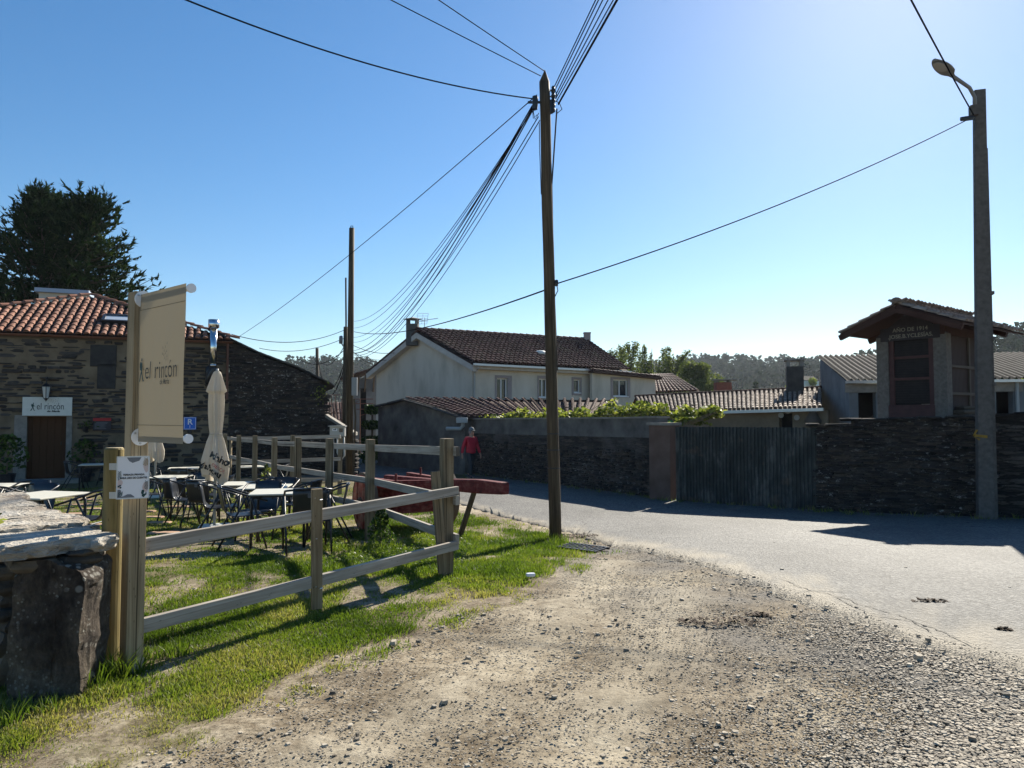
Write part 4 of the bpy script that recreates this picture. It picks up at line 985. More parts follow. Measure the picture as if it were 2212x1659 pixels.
for A, B in ((HP.at(eL, zE + .1, .24), HP.at(sa, za + .05, mid_off)), (HP.at(eR, zE + .1, .24), HP.at(sa, za + .05, mid_off))):
    n = int((B - A).length/.38); dd = (B - A)/n; sd = dd.cross(V((0, 0, 1))).normalized(); up = sd.cross(dd).normalized()
    for k in range(n):
        t = R.random(); bi = len(b.v)
        for q, (ff, rr, hh) in enumerate(((-.06, .12, .03), (1.06, .10, 0))):
            for j in range(7):
                an = math.pi*j/6; b.v.append(A + dd*(k + ff) + sd*rr*math.cos(an) + up*(rr*math.sin(an)*.8 + hh))
        for j in range(6): b.face((bi + j, bi + 7 + j, bi + 8 + j, bi + j + 1), 0, None, t)
        b.face([bi + j for j in range(7)], 0, None, .1)
b.build('hip_tiles', 'tile', roof)
# roof light
b = MB(); O = HP.at(eL, zE + .05, .22); N_ = HE.cross(Vup); N_ = N_ if N_.z > 0 else -N_
def rp_(u, v, h): return O + HE*u + Vup*v + N_*h
fr = [(ku0, kv0), (ku1, kv0), (ku1, kv1), (ku0, kv1)]
t_ = .07
for (a, c), (e, f) in zip(fr, fr[1:] + fr[:1]): b.bar(rp_(a, c, .13), rp_(e, f, .13), .09, .12, up=N_)
wf = b.build('skylight', 'black', roof)
b = MB(); b.poly([rp_(u, v, .15) for u, v in fr]); b.build('pane', pm('skylight_pane', (.45, .5, .55), rough=.08, bump=0, spec=.8), wf)
# broad chimney block with a slab cap behind the hip
cp = Plane(HP.at(0, 0, -4.4)[:2], HE); c0, c1, cz0, cz1 = cp.rect(83, 634, 186, 690)
b = MB(); cp.slab(b, c0, c1, cz0 - .6, cz1, 0, -1.0); ch = b.build('chimney', 'cream', inn)
b = MB(); cp.slab(b, c0 - .12, c1 + .10, cz1 + .002, cz1 + .16, .15, -1.15); b.build('chimney_cap', pm('blue_grey_slab', (.35, .42, .52), rough=.6, bump=.1), ch)
# side wing: dark gable wall with slate verge falling to the right
s1, zA = HP.hit(478, 718); GP_ = Plane(HP.at(sR + .004, 0, .0)[:2], V((.95, .31, 0)))
wz = []
for px, py in ((497, 735), (560, 765), (640, 795), (712, 830)): wz.append(GP_.hit(px, py))
wing = thing('stone_wing', 'dark schist side wing with a slate roof sloping down to the right', 'outbuilding', GP_.at(3, HG))
sE = wz[-1][0] - .15
b = MB()
P = [(.0, HG - .3), (sE, HG - .4), (sE, wz[-1][1] - .10), (wz[2][0], wz[2][1] - .05), (wz[1][0], wz[1][1] - .05), (0, wz[0][1] - .02)]
b.prism([GP_.at(s, z, 0) for s, z in P], -GP_.n*5.5)
for k in range(46):                       # ragged quoins and stones standing proud
    z = HG + R.uniform(0, 4); s = sE - R.uniform(.0, .06)
    if z < wz[-1][1] - .3: q = GP_.at(s, z, -.1); b.rock(q, (.35, .3, R.uniform(.05, .11)), .32, .12, k, 0, 2)
b.build('wall', 'houseD', wing)
b = MB()
def _tp(s):
    for (a, c), (e, f) in zip([(0, wz[0][1])] + wz[1:], wz[1:]):
        if s <= e: return lerp(c, f, (s - a)/(e - a)) - .06
    return wz[-1][1] - .1
stoneface(b, GP_, .05, sE, lambda s: HG - .1, _tp, (.05, .12), (.2, .6), .2, 7, .05)
b.build('facing_stones', 'schist', wing)
b = MB()
top = [(-.75, zA + .10)] + [(s, z + .03) for s, z in wz[:]] + [(wz[-1][0] + .15, wz[-1][1] - .07)]
for (s, z), (e, f) in zip(top, top[1:]):
    n = max(1, int((e - s)/.32))
    for k in range(n):
        a, c = lerp(s, e, k/n), lerp(s, e, (k + 1.25)/n); za_, zc = lerp(z, f, k/n), lerp(z, f, (k + 1.25)/n)
        o = R.uniform(.05, .13); t = R.random()
        for ly in range(2):
            b.prism([GP_.at(a, za_ + .035*ly, o - .04*ly), GP_.at(c, zc - .01 + .035*ly, o - .04*ly), GP_.at(c, zc + .02 + .035*ly, o - .04*ly), GP_.at(a, za_ + .03 + .035*ly, o - .04*ly)], -GP_.n*(5.9), 0, t)
b.build('slate_roof', 'slate', wing)
b = MB(); q = GP_.at(sE - .2, wz[-1][1] - .35, .1)
leaves(b, [(q + V((R.gauss(0, .12), R.gauss(0, .05), R.gauss(0, .18))), R.random()) for _ in range(70)], .1)
tag(b.build('wall_plant', 'leafvine', loc=q), 'ivy sprig hanging under the slate eave of the dark wing', 'plant')
# things fixed to the front
def fixed(name, r, off, th, mat, label, cat, frame=None):
    a = HP.rect(*r); b = MB(); o = thing(name, label, cat, HP.at((a[0] + a[1])/2, (a[2] + a[3])/2, 0)); HP.slab(b, *a, off + .05, off + .05 + th)
    b.build('board', mat, o, bevel=.004); return o, a
o, a = fixed('house_sign', (50, 858, 157, 898), .03, .03, 'signwhite', 'long pale restaurant sign above the plank door', 'sign')
w = a[1] - a[0]; h = a[3] - a[2]
text('el rincón', h*.50, HP.at(a[0] + w*.28, a[2] + h*.34, .112), HE, (0, 0, 1), 'lettering', 'ink', o, 'LEFT', sx=1.0*w*.62/(h*.50*3.95))
text('de María', h*.13, HP.at(a[0] + w*.62, a[2] + h*.20, .112), HE, (0, 0, 1), 'small_lettering', 'ink', o, bold=.004, sx=1.3, shear=.2)
shape(HP, hiker(a[0] + w*.16, a[2] + h*.24, h*.46), 'walker_emblem', 'greenink', o, .112, .002)
shape(HP, drops(a[0] + w*.55, a[2] + h*.62, w*.22, h*.32), 'raindrop_emblem', 'ink', o, .112, .002)
o, a = fixed('menu_board', (202, 903, 241, 930), .03, .04, 'navy', 'dark menu board with a red header beside the door', 'menu board')
b = MB(); HP.slab(b, a[0], a[1], a[3] - .10, a[3], .122, .126); b.build('header', 'boardred', o)
shape(HP, [[(a[0] + .05, z), (a[0] + R.uniform(.2, .5), z), (a[0] + .4, z + .012), (a[0] + .05, z + .012)] for z in [a[2] + .06 + .035*k for k in range(7)]], 'chalk_lines', 'greyink', o, .122, .002)
o, a = fixed('hostel_sign', (397, 901, 424, 928), .04, .02, 'blue', 'square blue sign with a white letter R and fork', 'sign')
b = MB(); t_ = .014; i_ = .015
for r in ((a[0] + i_, a[1] - i_, a[2] + i_, a[2] + i_ + t_), (a[0] + i_, a[1] - i_, a[3] - i_ - t_, a[3] - i_), (a[0] + i_, a[0] + i_ + t_, a[2] + i_, a[3] - i_), (a[1] - i_ - t_, a[1] - i_, a[2] + i_, a[3] - i_)): HP.slab(b, *r, .1105, .113)
b.build('border', 'white', o)
m_ = (a[0] + a[1])/2; hh = a[3] - a[2]
text('R', hh*.62, HP.at(m_, a[2] + hh*.42, .112), HE, (0, 0, 1), 'letter', 'white', o, bold=.006)
shape(HP, [[(m_ - .006, a[2] + hh*.13), (m_ + .006, a[2] + hh*.13), (m_ + .006, a[2] + hh*.36), (m_ - .006, a[2] + hh*.36)], [(m_ - .02, a[2] + hh*.27), (m_ + .02, a[2] + hh*.27), (m_ + .02, a[2] + hh*.29), (m_ - .02, a[2] + hh*.29)]], 'fork_symbol', 'white', o, .112, .002)
# wrought lantern over the sign
q = HP.at(HP.hit(104, 850)[0], HP.hit(104, 862)[1], .30)
o = thing('wall_lantern', 'black wrought iron lantern hanging over the restaurant sign', 'lantern', q)
b = MB(); b.tube([q + HN*-.30 + V((0, 0, .62)), q + HN*-.1 + V((0, 0, .72)), q + V((0, 0, .66)), q + V((0, 0, .52))], .018, 6); b.build('bracket', 'black', o)
b = MB(); b.lathe([(.02, .52), (.15, .42), (.16, .40), (.02, .40)], q, 6); b.lathe([(.085, .02), (.02, -.06), (.0, -.10)], q, 6)
for k in range(6):
    an = 6.283*k/6; b.tube([q + V((.14*math.cos(an), .14*math.sin(an), .40)), q + V((.085*math.cos(an), .085*math.sin(an), .02))], .010, 4)
b.build('lantern_frame', 'black', o)
b = MB(); b.lathe([(.08, .03), (.13, .395)], q, 6); b.build('pane', pm('lantern_glass', (.5, .52, .5), rough=.1, bump=0), o)
# second lamp, dark, near the flue
q = HP.at(HP.hit(452, 808)[0], HP.hit(452, 806)[1], .2); o = thing('wall_lamp', 'dark round wall lamp beside the flue pipe', 'lamp', q)
b = MB(); b.lathe([(.02, .28), (.13, .2), (.15, .0), (.11, -.22), (.03, -.26)], q, 10); b.build('lamp_body', 'black', o, smooth=True)
b = MB(); b.tube([q + V((0, 0, .1)), q + V((0, 0, .1)) - HN*.22], .03, 6); b.build('bracket', 'black', o)
# stainless flue
fs, _ = HP.hit(461, 760); o = thing('flue_pipe', 'shiny stainless steel stove flue rising past the eave', 'flue', HP.at(fs, HP.hit(461, 830)[1], .38))
zf0, zf1 = HP.hit(461, 792)[1], HP.hit(461, 712)[1]
b = MB(); q = HP.at(fs, 0, .38); b.tube([q + V((0, 0, zf0)), q + V((0, 0, zf1))], [.125, .125], 18); b.tube([q + V((0, 0, zf0 - .02)), q + V((0, 0, zf0 + .05))], .132, 18); b.build('pipe', 'chrome', o, smooth=True)
b = MB(); b.tube([q + V((0, 0, zf1 + .0)), q + V((0, 0, zf1 + .04)), q + V((0, 0, zf1 + .31))], [.13, .185, .185], 18); b.build('cowl', 'chrome', o, smooth=True)
b = MB(); b.tube([q + V((0, 0, zf0)), q + V((0, 0, zf0 - .15)), q + V((0, 0, zf0 - .30)) - HE*.10, q + V((0, 0, zf0 - .55)) - HE*.16, q + V((0, 0, zf0 - .62)) - HE*.16 - HN*.38], .10, 12); b.build('elbow', 'black', o, smooth=True)
# potted plants against the wall
def potplant(px, py, Y, h, sp, n, label, mat='leafbush', lsz=.12, cat='potted plant', pot=True):
    q = W(px, py, Y); q.z = gz(q.x, q.y); o = thing('potted_plant' if pot else 'shrub', label, cat, q); z0 = 0
    if pot:
        b = MB(); b.lathe([(.17, .0), (.24, .42), (.25, .44), (.21, .44), (.2, .38)], q, 12); b.build('pot', 'terracotta', o); z0 = .4
    b = MB(); pts = []
    for _ in range(n):
        a = R.uniform(0, 6.28); t = R.random()**.6; r = sp*math.sin(math.pi*min(.95, t*.8 + .12))*math.sqrt(R.random())
        pts.append((q + V((r*math.cos(a), r*math.sin(a), z0 + h*t)), R.random()))
    leaves(b, pts, lsz); b.build('foliage', mat, o)
    b = MB(); b.tube([q + V((0, 0, z0*.8)), q + V((.02, 0, z0 + h*.6))], .02, 5); b.build('stem', 'stem', o); return o
potplant(14, 1030, 21.6, 1.2, .6, 420, 'large dark bushy pot plant left of the plank door', lsz=.15)
potplant(182, 1026, 24.0, 1.0, .5, 260, 'leafy pot plant right of the plank door', lsz=.14)
potplant(250, 1030, 24.4, .7, .4, 160, 'small pot plant below the menu board', lsz=.12)
potplant(577, 1012, 15.9, 1.05, .16, 90, 'thin sunlit sapling by the fence posts', 'leafvine', .09, 'sapling', False)
q = HP.at(HP.hit(208, 915)[0] - .3, HP.hit(208, 922)[1], .14); o = thing('hanging_planter', 'small hanging planter left of the menu board', 'planter', q)
b = MB(); b.lathe([(.06, -.16), (.13, 0), (.12, .0)], q, 10); b.build('bowl', 'terracotta', o)
b = MB(); leaves(b, [(q + V((R.gauss(0, .13), R.gauss(0, .05), R.uniform(-.05, .2))), R.random()) for _ in range(60)], .09); b.build('foliage', 'leafbush', o)
b = MB(); b.tube([q + V((0, 0, .0)) - HN*.02, q + V((0, 0, .05)) - HN*.13], .015, 5); b.build('bracket', 'black', o)
# low wall with a sloping cement cap between the wing and the pole
lw = thing('boundary_wall', 'low stone boundary wall with a sloping pale cement top behind the wooden pole', 'wall', gp(W(720, 1000, 26).x, 26))
A = W(686, 886, 27.4); B = W(760, 935, 25.4)
b = MB(); g0 = V((A.x, A.y, -1.0)); g1 = V((B.x, B.y, -1.0)); pv = V((-.1, 0.75, 0))
b.prism([g0, g1, V((B.x, B.y, B.z - .1)), V((A.x, A.y, A.z - .05))], pv)
for k in range(30):
    z = R.uniform(-.5, B.z - .2); b.rock((B.x + R.uniform(-.04, .05), B.y + .35, z), (.3, .7, R.uniform(.05, .10)), 0.1, .12, k, 0, 2)
b.build('stones', 'houseD', lw)
b = MB(); b.prism([A + V((-.05, -.08, -.05)), B + V((.12, -.08, -.1)), B + V((.12, -.08, -.0)), A + V((-.05, -.08, .06))], pv + V((0, .2, 0))); b.build('coping', 'cement', lw)
# ------------------------------------------------------------------ terrace furniture
def chair_proto(loc, rz, label, group='black terrace armchairs'):
    """sling armchair, front towards +y of its own frame"""
    o = thing('armchair', label, 'chair', (0, 0, 0), group)
    b = MB(); n = 9; rows = []
    prof = [(.24, .415), (.22, .44), (.05, .425), (-.12, .42), (-.20, .44), (-.245, .50), (-.275, .62), (-.30, .74), (-.315, .84)]
    for (y, z), w in zip(prof, (.20, .215, .22, .215, .205, .20, .20, .205, .20)):
        rows.append([V((x*w, y + .018*(x*x - 1)*(-1 if z > .5 else 0), z + (.012*x*x if z < .5 else 0))) for x in [-1 + 2*k/6 for k in range(7)]])
    for r in rows: b.v += r
    for i in range(n - 1):
        for k in range(6): a = i*7 + k; b.face((a, a + 1, a + 8, a + 7))
    sh = b.build('shell', 'shell', o, smooth=True); m = sh.modifiers.new('Solid', 'SOLIDIFY'); m.thickness = .012
    b = MB(); pts = []
    for k in range(21):
        t = -1 + 2*k/20; a = abs(t)
        if a < .5: an = a/.5*math.pi/2; x = .29*math.sin(an); y = -.33 + .13*(1 - math.cos(an)); z = .835 - .035*a/.5
        else: f = (a - .5)/.5; x = .29 - .015*f; y = lerp(-.20, .27, f); z = lerp(.80, .635, f**.9)
        pts.append(V((x*(1 if t > 0 else -1), y, z)))
    b.tube(pts, .0135, 8); b.build('arm_rail', 'black', o, smooth=True)
    for sx in (-1, 1):
        for y1, yt, zt_ in ((.27, .06, .72), (-.36, .02, .735)):
            b = MB(); b.tube([V((sx*.283, yt, zt_)), V((sx*.27, y1, 0))], .0135, 7); b.build('leg', 'black', o, smooth=True)
    b = MB()
    for y in (.20, -.17): b.tube([V((-.275, y + .0, .405)), V((.275, y, .405))], .011, 6)
    b.build('seat_frame', 'black', o)
    b = MB(); b.box((0, -.326, .745), (.05, .004, .05)); e = b.build('emblem', 'greyink', o)
    b = MB()
    for x in (-.015, 0, .015): b.box((x, -.3290, .743), (.006, .002, .03))
    b.box((0, -.3290, .759), (.036, .002, .006)); b.build('letter', 'shell', e)
    return o
def table_proto(label):
    o = thing('terrace_table', label, 'table', (0, 0, 0), 'square pale topped terrace tables')
    b = MB(); b.box((0, 0, .735), (.76, .76, .022)); b.build('tabletop', 'top', o, bevel=.006)
    for sx in (-1, 1):
        for sy in (-1, 1):
            b = MB(); b.tube([V((sx*.20, sy*.30, .705)), V((sx*.30, sy*.31, .70)), V((sx*.335, sy*.315, .66)), V((sx*.34, sy*.32, 0))], .0185, 8); b.build('leg', 'black', o, smooth=True)
    b = MB()
    for sy in (-1, 1): b.bar((-.3, sy*.3, .708), (.3, sy*.3, .708), .03, .03)
    b.build('under_frame', 'black', o); return o
# x, y, turn of every table; then the chairs with the way each one faces
def gxy(px, Y): q = W(px, 950, Y); return q.x, Y
TB = [(608, 9.9, 12, 'pale square table nearest the corner of the rail fence'), (574, 11.7, 8, 'pale square table behind the one nearest the fence corner'), (506, 13.0, 5, 'pale square table right of the tall closed parasol'),
      (424, 14.3, 4, 'pale square table left of the tall closed parasol'), (368, 16.2, 2, 'pale square table just right of the pine sign post'), (398, 19.6, 22, 'pale square table nearest the small closed parasol'),
      (546, 20.3, 20, 'pale square table behind the sapling and fence posts'), (95, 8.9, -14, 'pale square table left of the sign post above the schist wall'), (-12, 12.2, 0, 'pale square table cut by the left edge of the photo'), (206, 21.3, 23, 'pale square table by the wall right of the plank door')]
tp = None
for px, Y, rz, lb in TB:
    x, y = gxy(px, Y); l = gp(x, y)
    if tp is None: tp = table_proto(lb); tp.location = l; tp.rotation_euler = (0, 0, rad(rz))
    else: dup(tp, l, rad(rz), lb)
CH = [  # pixel x, depth, facing (degrees anticlockwise from away-from-camera), label
    (528, 9.7, -62, 'armchair with its back to the camera left of the table nearest the fence corner'),
    (665, 9.25, 22, 'armchair seen from behind, in front of the table nearest the fence corner'),
    (706, 10.35, 100, 'armchair facing left at the right end of the table nearest the fence corner'),
    (566, 10.7, 178, 'armchair facing the camera behind the table nearest the fence corner'),
    (480, 11.3, -70, 'armchair left of the second table with its back partly behind the parasol pole'),
    (648, 11.9, 80, 'armchair facing left at the right side of the second table'),
    (604, 12.7, 176, 'armchair facing the camera beyond the second table'),
    (552, 13.3, 120, 'armchair turned left beside the table right of the parasol'),
    (448, 12.7, -8, 'armchair seen squarely from behind just left of the parasol pole'),
    (412, 13.3, -82, 'armchair with a shining seat facing right nearest the parasol'),
    (390, 13.9, 6, 'armchair seen squarely from behind between the two shining seats'),
    (340, 15.2, -78, 'armchair with a shining seat facing right beside the pine sign post'),
    (426, 15.6, 170, 'armchair facing the camera behind the table left of the parasol'),
    (398, 18.2, 5, 'armchair seen from behind at the table near the small parasol'),
    (330, 19.4, -90, 'armchair facing right at the table near the small parasol'),
    (470, 15.0, 100, 'armchair facing left hidden behind the parasol skirt'),
    (575, 21.4, 170, 'armchair facing the camera behind the table by the sapling'),
    (600, 19.9, 100, 'armchair facing left at the table behind the sapling'),
    (62, 9.75, 172, 'armchair facing the camera at the table left of the sign post'),
    (197, 9.0, 92, 'armchair seen from the side between the left table and the round post'),
    (52, 11.2, 165, 'armchair facing the camera, second one back at the left edge'),
    (28, 10.6, -30, 'armchair with its back showing an emblem at the left edge'),
    (168, 21.4, -70, 'armchair in the shade right of the plank door'),
    (240, 22.6, 150, 'armchair against the wall under the menu board')]
cpn = None
for px, Y, rz, lb in CH:
    x, y = gxy(px, Y); l = gp(x, y)
    if cpn is None: cpn = chair_proto(l, rz, lb); cpn.location = l; cpn.rotation_euler = (0, 0, rad(rz))
    else: dup(cpn, l, rad(rz), lb)

# ------------------------------------------------------------------ closed parasols
def parasol(px, pyb, Y, ytop, ybot, label, writing, k=1.0):
    q = W(px, pyb, Y); q.z = gz(q.x, q.y); o = thing('closed_parasol', label, 'parasol', q)
    zt_ = W(px, ytop, Y).z; zb_ = W(px, ybot, Y).z; H = zt_ - zb_
    b = MB(); b.box(q + V((0, 0, .03)), (.50*k, .46*k, .06), .3); b.build('base', 'signwhite', o, bevel=.01)
    b = MB(); b.tube([q, V((q.x, q.y, zt_ + .03))], .024, 12); b.build('pole', 'boxgrey', o, smooth=True)
    prof = [(.02, 1.0), (.06, .985), (.085, .95), (.12, .87), (.155, .80), (.115, .785), (.12, .70), (.115, .58), (.10, .46), (.088, .405), (.098, .385), (.13, .33), (.165, .24), (.20, .15), (.20, .06), (.185, .0)]
    def rad_(z):
        t = (z - zb_)/H
        for (r1, t1), (r2, t2) in zip(prof, prof[1:]):
            if t2 <= t <= t1: return k*lerp(r2, r1, (t - t2)/(t1 - t2 + 1e-9))
        return prof[-1][0]*k
    def wob(an, z):
        t = (z - zb_)/H; f = sm(1.0, .85, t)
        return 1 + f*(.15*math.sin(5*an + 1.4 + t) + .10*math.sin(9*an + 3*t) + .05*math.sin(21*an + 2 + 4*t))
    b = MB(); n = 72; zs = []; m = 60
    for i in range(m + 1):
        t = 1 - i/m; z = zb_ + H*t; r = rad_(z)
        for a in range(n):
            an = 6.283*a/n; rr = r*wob(an, z)
            dz = -(.10*H*.5*max(0, math.sin(2*an + 2.5)) if i == m else 0) - (.05*math.sin(2*an + 2.5)*sm(.25, 0, t))
            b.v.append(V((q.x + rr*math.cos(an), q.y + rr*math.sin(an), z + dz)))
    for i in range(m):
        for a in range(n): e = (a + 1) % n; b.face((i*n + a, i*n + e, (i + 1)*n + e, (i + 1)*n + a))
    b.face(list(range(n)))
    cl = b.build('canopy', 'cloth', o, smooth=True)
    b = MB(); zz = zb_ + .40*H; b.tube([V((q.x + rad_(zz)*1.08*math.cos(a), q.y + rad_(zz)*1.08*math.sin(a), zz)) for a in [6.283*i/20 for i in range(21)]], .012, 6); b.build('tie', 'cloth', o)
    if writing:
        def wrap(a0, z0, tilt):
            ct, st = math.cos(tilt), math.sin(tilt)
            def f(x, y):
                xx, yy = x*ct - y*st, x*st + y*ct; z = z0 + yy; r0 = .19*k; an = a0 + xx/r0; r = rad_(z)*wob(an, z) + .013
                t = (z - zb_)/H
                return V((q.x + r*math.cos(an), q.y + r*math.sin(an), z - .05*math.sin(2*an + 2.5)*sm(.25, 0, t)))
            return f
        va = math.atan2(-q.y, -q.x)
        for s_, sz, a_, z_, mt, bo in (('Mahou', .155, .42, .155, 'ink', .006), ('DESDE', .075, .22, .085, 'redink', 0), ('Mahou', .155, -.68, .045, 'ink', .006), ('1890', .075, -.30, -.02, 'greyink', 0)):
            text(s_, sz, (0, 0, 0), (1, 0, 0), (0, 0, 1), 'lettering', mt, cl, bold=bo, fn=wrap(va + a_, zb_ + z_*H*.85 + .02, -.45 if a_ > 0 else -.35))
    return o
parasol(463, 1130, 12.3, 800, 1030, 'tall closed cream parasol with lettered skirt on a pale base plate', True, .96)
parasol(335, 1020, 19.0, 872, 990, 'smaller closed white parasol behind the pine sign post', False, .95)
# ------------------------------------------------------------------ stepping slabs in the lawn
k = 0
for px, py, wpx in ((178, 1081, 56), (185, 1092, 60), (200, 1101, 50), (150, 1112, 62), (168, 1124, 66), (205, 1136, 52), (190, 1151, 74), (205, 1164, 60), (318, 1106, 40), (332, 1119, 46), (345, 1131, 52), (355, 1154, 70), (318, 1172, 60), (385, 1096, 56)):
    q = G(px, py); k += 1; b = MB(); L = wpx*q.y/FP
    b.rock((q.x, q.y, q.z + .012), (L, .20 if q.y > 7 else .26, .05), rad(4), .05, k, 0, 3)
    tag(b.build('stepping_slab', 'brickslab', loc=q), 'reddish slab laid flush in the terrace grass', 'paving slab', 'reddish stepping slabs in the lawn')
# ------------------------------------------------------------------ walls along the far side of the road
def wallrun(b, pts, tops, th, m=0, bot=-.35, z0s=None):
    """continuous wall along ground points, tops per point, thickness away from the road"""
    n = len(pts); nr = []
    for i in range(n):
        d = (pts[min(i + 1, n - 1)] - pts[max(i - 1, 0)]); d.z = 0; d.normalize(); nr.append(V((-d.y, d.x, 0)))
    for i in range(n - 1):
        A, B = pts[i], pts[i + 1]; a0 = V((A.x, A.y, A.z + bot if z0s is None else z0s[i])); b0 = V((B.x, B.y, B.z + bot if z0s is None else z0s[i + 1]))
        a1 = V((A.x, A.y, tops[i])); b1 = V((B.x, B.y, tops[i + 1])); c = nr[i]*th; d = nr[i + 1]*th
        b.poly([a0, b0, b1, a1], m); b.poly([a1, b1, b1 + d, a1 + c], m); b.poly([b0 + d, a0 + c, a1 + c, b1 + d], m)
        if i == 0: b.poly([a0, a1, a1 + c, a0 + c], m)
        if i == n - 2: b.poly([b1, b0, b0 + d, b1 + d], m)
def gl(*P): return [G(*p) for p in P]
# tall rendered yard wall
BW = gl((985, 1020), (1010, 1024), (1100, 1036), (1200, 1048), (1290, 1060), (1370, 1070), (1422, 1078))
yw = thing('yard_wall', 'tall grey rendered yard wall with rubble lower courses behind the walker', 'wall', BW[3])
tt = [lerp(1.47, 1.56, i/6) for i in range(7)]
b = MB(); wallrun(b, BW, [t - .52 for t in tt], .34); b.build('rubble', 'wallR', yw)
b = MB()
for p, q in zip(BW, BW[1:]):
    pl_ = Plane((p.x, p.y), q - p); stoneface(b, pl_, 0, (V((q.x, q.y, 0)) - V((p.x, p.y, 0))).length, lambda s: p.z - .12, lambda s: tt[0] - .52 - .35*max(0, fbm(p.x + s, p.y, .7, 3, 3)) - .25, (.04, .09), (.12, .4), .15, int(p.x*31) % 400, .04)
b.build('facing_stones', 'schist', yw)
b = MB()
BI = []
for i, p in enumerate(BW):
    d = (BW[min(i + 1, 6)] - BW[max(i - 1, 0)]); d.z = 0; d.normalize(); BI.append(p + V((-d.y, d.x, 0))*.025)
wallrun(b, BI, tt, .30, 0, 0, [t - .525 for t in tt]); b.build('render_band', 'rough', yw)
b = MB(); wallrun(b, [p - (q - p)*.9 for p, q in zip(BW, BI)], [t + .05 for t in tt], .42, 0, 0, [t + .003 for t in tt]); b.build('coping', 'cement', yw)
pl_ = G(1440, 1081); pil = thing('gate_pillar', 'reddish rendered gate pillar between yard wall and corrugated gate', 'pillar', pl_)
rzg = math.atan2(-2.4, 2.6)
b = MB(); pz = W(1440, 919, pl_.y).z; b.box((pl_.x, pl_.y + .22, (pz + pl_.z - .2)/2), (.62, .5, pz - pl_.z + .2), rzg); b.build('shaft', pm('reddish_render', (.10, .06, .045), (.18, .115, .09), s=2.5, rough=.9, bump=.4, bs=30), pil, bevel=.02)
b = MB(); b.box((pl_.x, pl_.y + .22, pz + .035), (.70, .58, .07), rzg); b.build('cap', 'cement', pil)
# corrugated double gate
g0, g1 = G(1466, 1084), G(1762, 1104); gd = (g1 - g0); gd.z = 0; GLn = gd.length
GPn = Plane((g0.x, g0.y), gd); gt = thing('corrugated_gate', 'old grey-green corrugated metal double gate streaked with stains', 'gate', GPn.at(GLn/2, g0.z))
for a, c in ((-.02, .499), (.501, 1.02)):
    b = MB(); s = a*GLn; per = .085; k = 0; pts = []
    while s < c*GLn:
        for f, o in ((0, 0), (.22, 0), (.34, .05), (.88, .05)): 
            if s + f*per < c*GLn: pts.append((s + f*per, o))
        s += per
    zt0, zt1 = W(1466, 922, g0.y).z, W(1762, 923.5, g1.y).z
    for i, (s, o) in enumerate(pts):
        f = s/GLn; b.v += [GPn.at(s, lerp(g0.z, g1.z, f) - .06, -o), GPn.at(s, lerp(zt0, zt1, f) + .006*math.sin(s*40), -o)]
    for i in range(len(pts) - 1): b.face((2*i, 2*i + 2, 2*i + 3, 2*i + 1))
    lf = b.build('gate_leaf', 'gate', gt)
    for z in (.25, 1.0, 1.55): b = MB(); GPn.slab(b, a*GLn, c*GLn, g0.z + z, g0.z + z + .05, -.11, -.06); b.build('cross_bar', 'black', lf)
# right hand schist wall with the granary plinth
RP = [(1768, 1104, 920), (1848, 1109, 920), (1852, 1109, 909), (1990, 1114, 905), (2095, 1118, 902), (2150, 1120, 897), (2300, 1125, 893), (2600, 1131, 890), (2900, 1132, 890)]
RW = [G(p[0], p[1]) for p in RP]; RT = [W(p[0], p[2], q.y).z for p, q in zip(RP, RW)]
rw = thing('roadside_wall', 'dark schist wall flecked with pale lichen below the granary', 'stone wall', RW[3])
b = MB(); PT, TT = [], []
for i in range(len(RW) - 1):
    n = max(1, int((RW[i + 1] - RW[i]).length/.22))
    for k in range(n): PT.append(RW[i].lerp(RW[i + 1], k/n)); TT.append(lerp(RT[i], RT[i + 1], k/n) + (.035*noise.noise(V((len(PT)*.7, 0, 0)))))
wallrun(b, PT, TT, .55); b.build('masonry', 'wallB', rw)
b = MB()
for i in range(5):
    p, q = RW[i], RW[i + 1]; l_ = (V((q.x, q.y, 0)) - V((p.x, p.y, 0))).length; l_ = min(l_, 3.5)
    if l_ > .15: stoneface(b, Plane((p.x, p.y), q - p), 0, l_, lambda s: p.z - .12, lambda s: lerp(RT[i], RT[i + 1], s/l_) + .02, (.03, .085), (.10, .42), .16, i*131, .05)
b.build('facing_stones', 'schist', rw)
b = MB()
for k in range(0, len(PT), 2):
    if PT[k].x < 12: b.rock((PT[k].x, PT[k].y + .22, TT[k] + .01), (R.uniform(.3, .55), .6, .07), -.45, .10, k, 0, 3)
b.build('top_stones', 'wallB', rw, smooth=True)

# ------------------------------------------------------------------ raised granary
F0 = V((8.556, 16.6, 0)); e1 = V((.6, -.8, 0)); e2 = V((.8, .6, 0)); gw = 1.48; gL = 2.5; gb0 = 1.545; gt0 = 3.43
HF = Plane((F0.x, F0.y), e1); FR = F0 + e1*gw; HS = Plane((FR.x, FR.y), e2)
gr = thing('granary', 'raised stone and wood granary with gabled tile roof and red louvred front', 'granary', F0 + e1*gw/2 + e2*gL/2 + V((0, 0, -.5)))
b = MB(); b.prism([F0 - e2*.75 - e1*.5 + V((0, 0, -1)), FR - e2*.55 + e1*.3 + V((0, 0, -1)), FR + e2*(gL + .5) + e1*.3 + V((0, 0, -1)), F0 + e2*(gL + .5) - e1*.5 + V((0, 0, -1))], (0, 0, 2.44)); b.build('plinth', 'wallB', gr)
b = MB(); c = F0 + e1*gw/2 + e2*gL/2; b.rock((c.x - .1, c.y - .05, 1.49), (gw + .9, gL + 1.0, .11), math.atan2(e1.y, e1.x), .05, 4, 0, 6); b.build('base_slab', 'cement', gr)
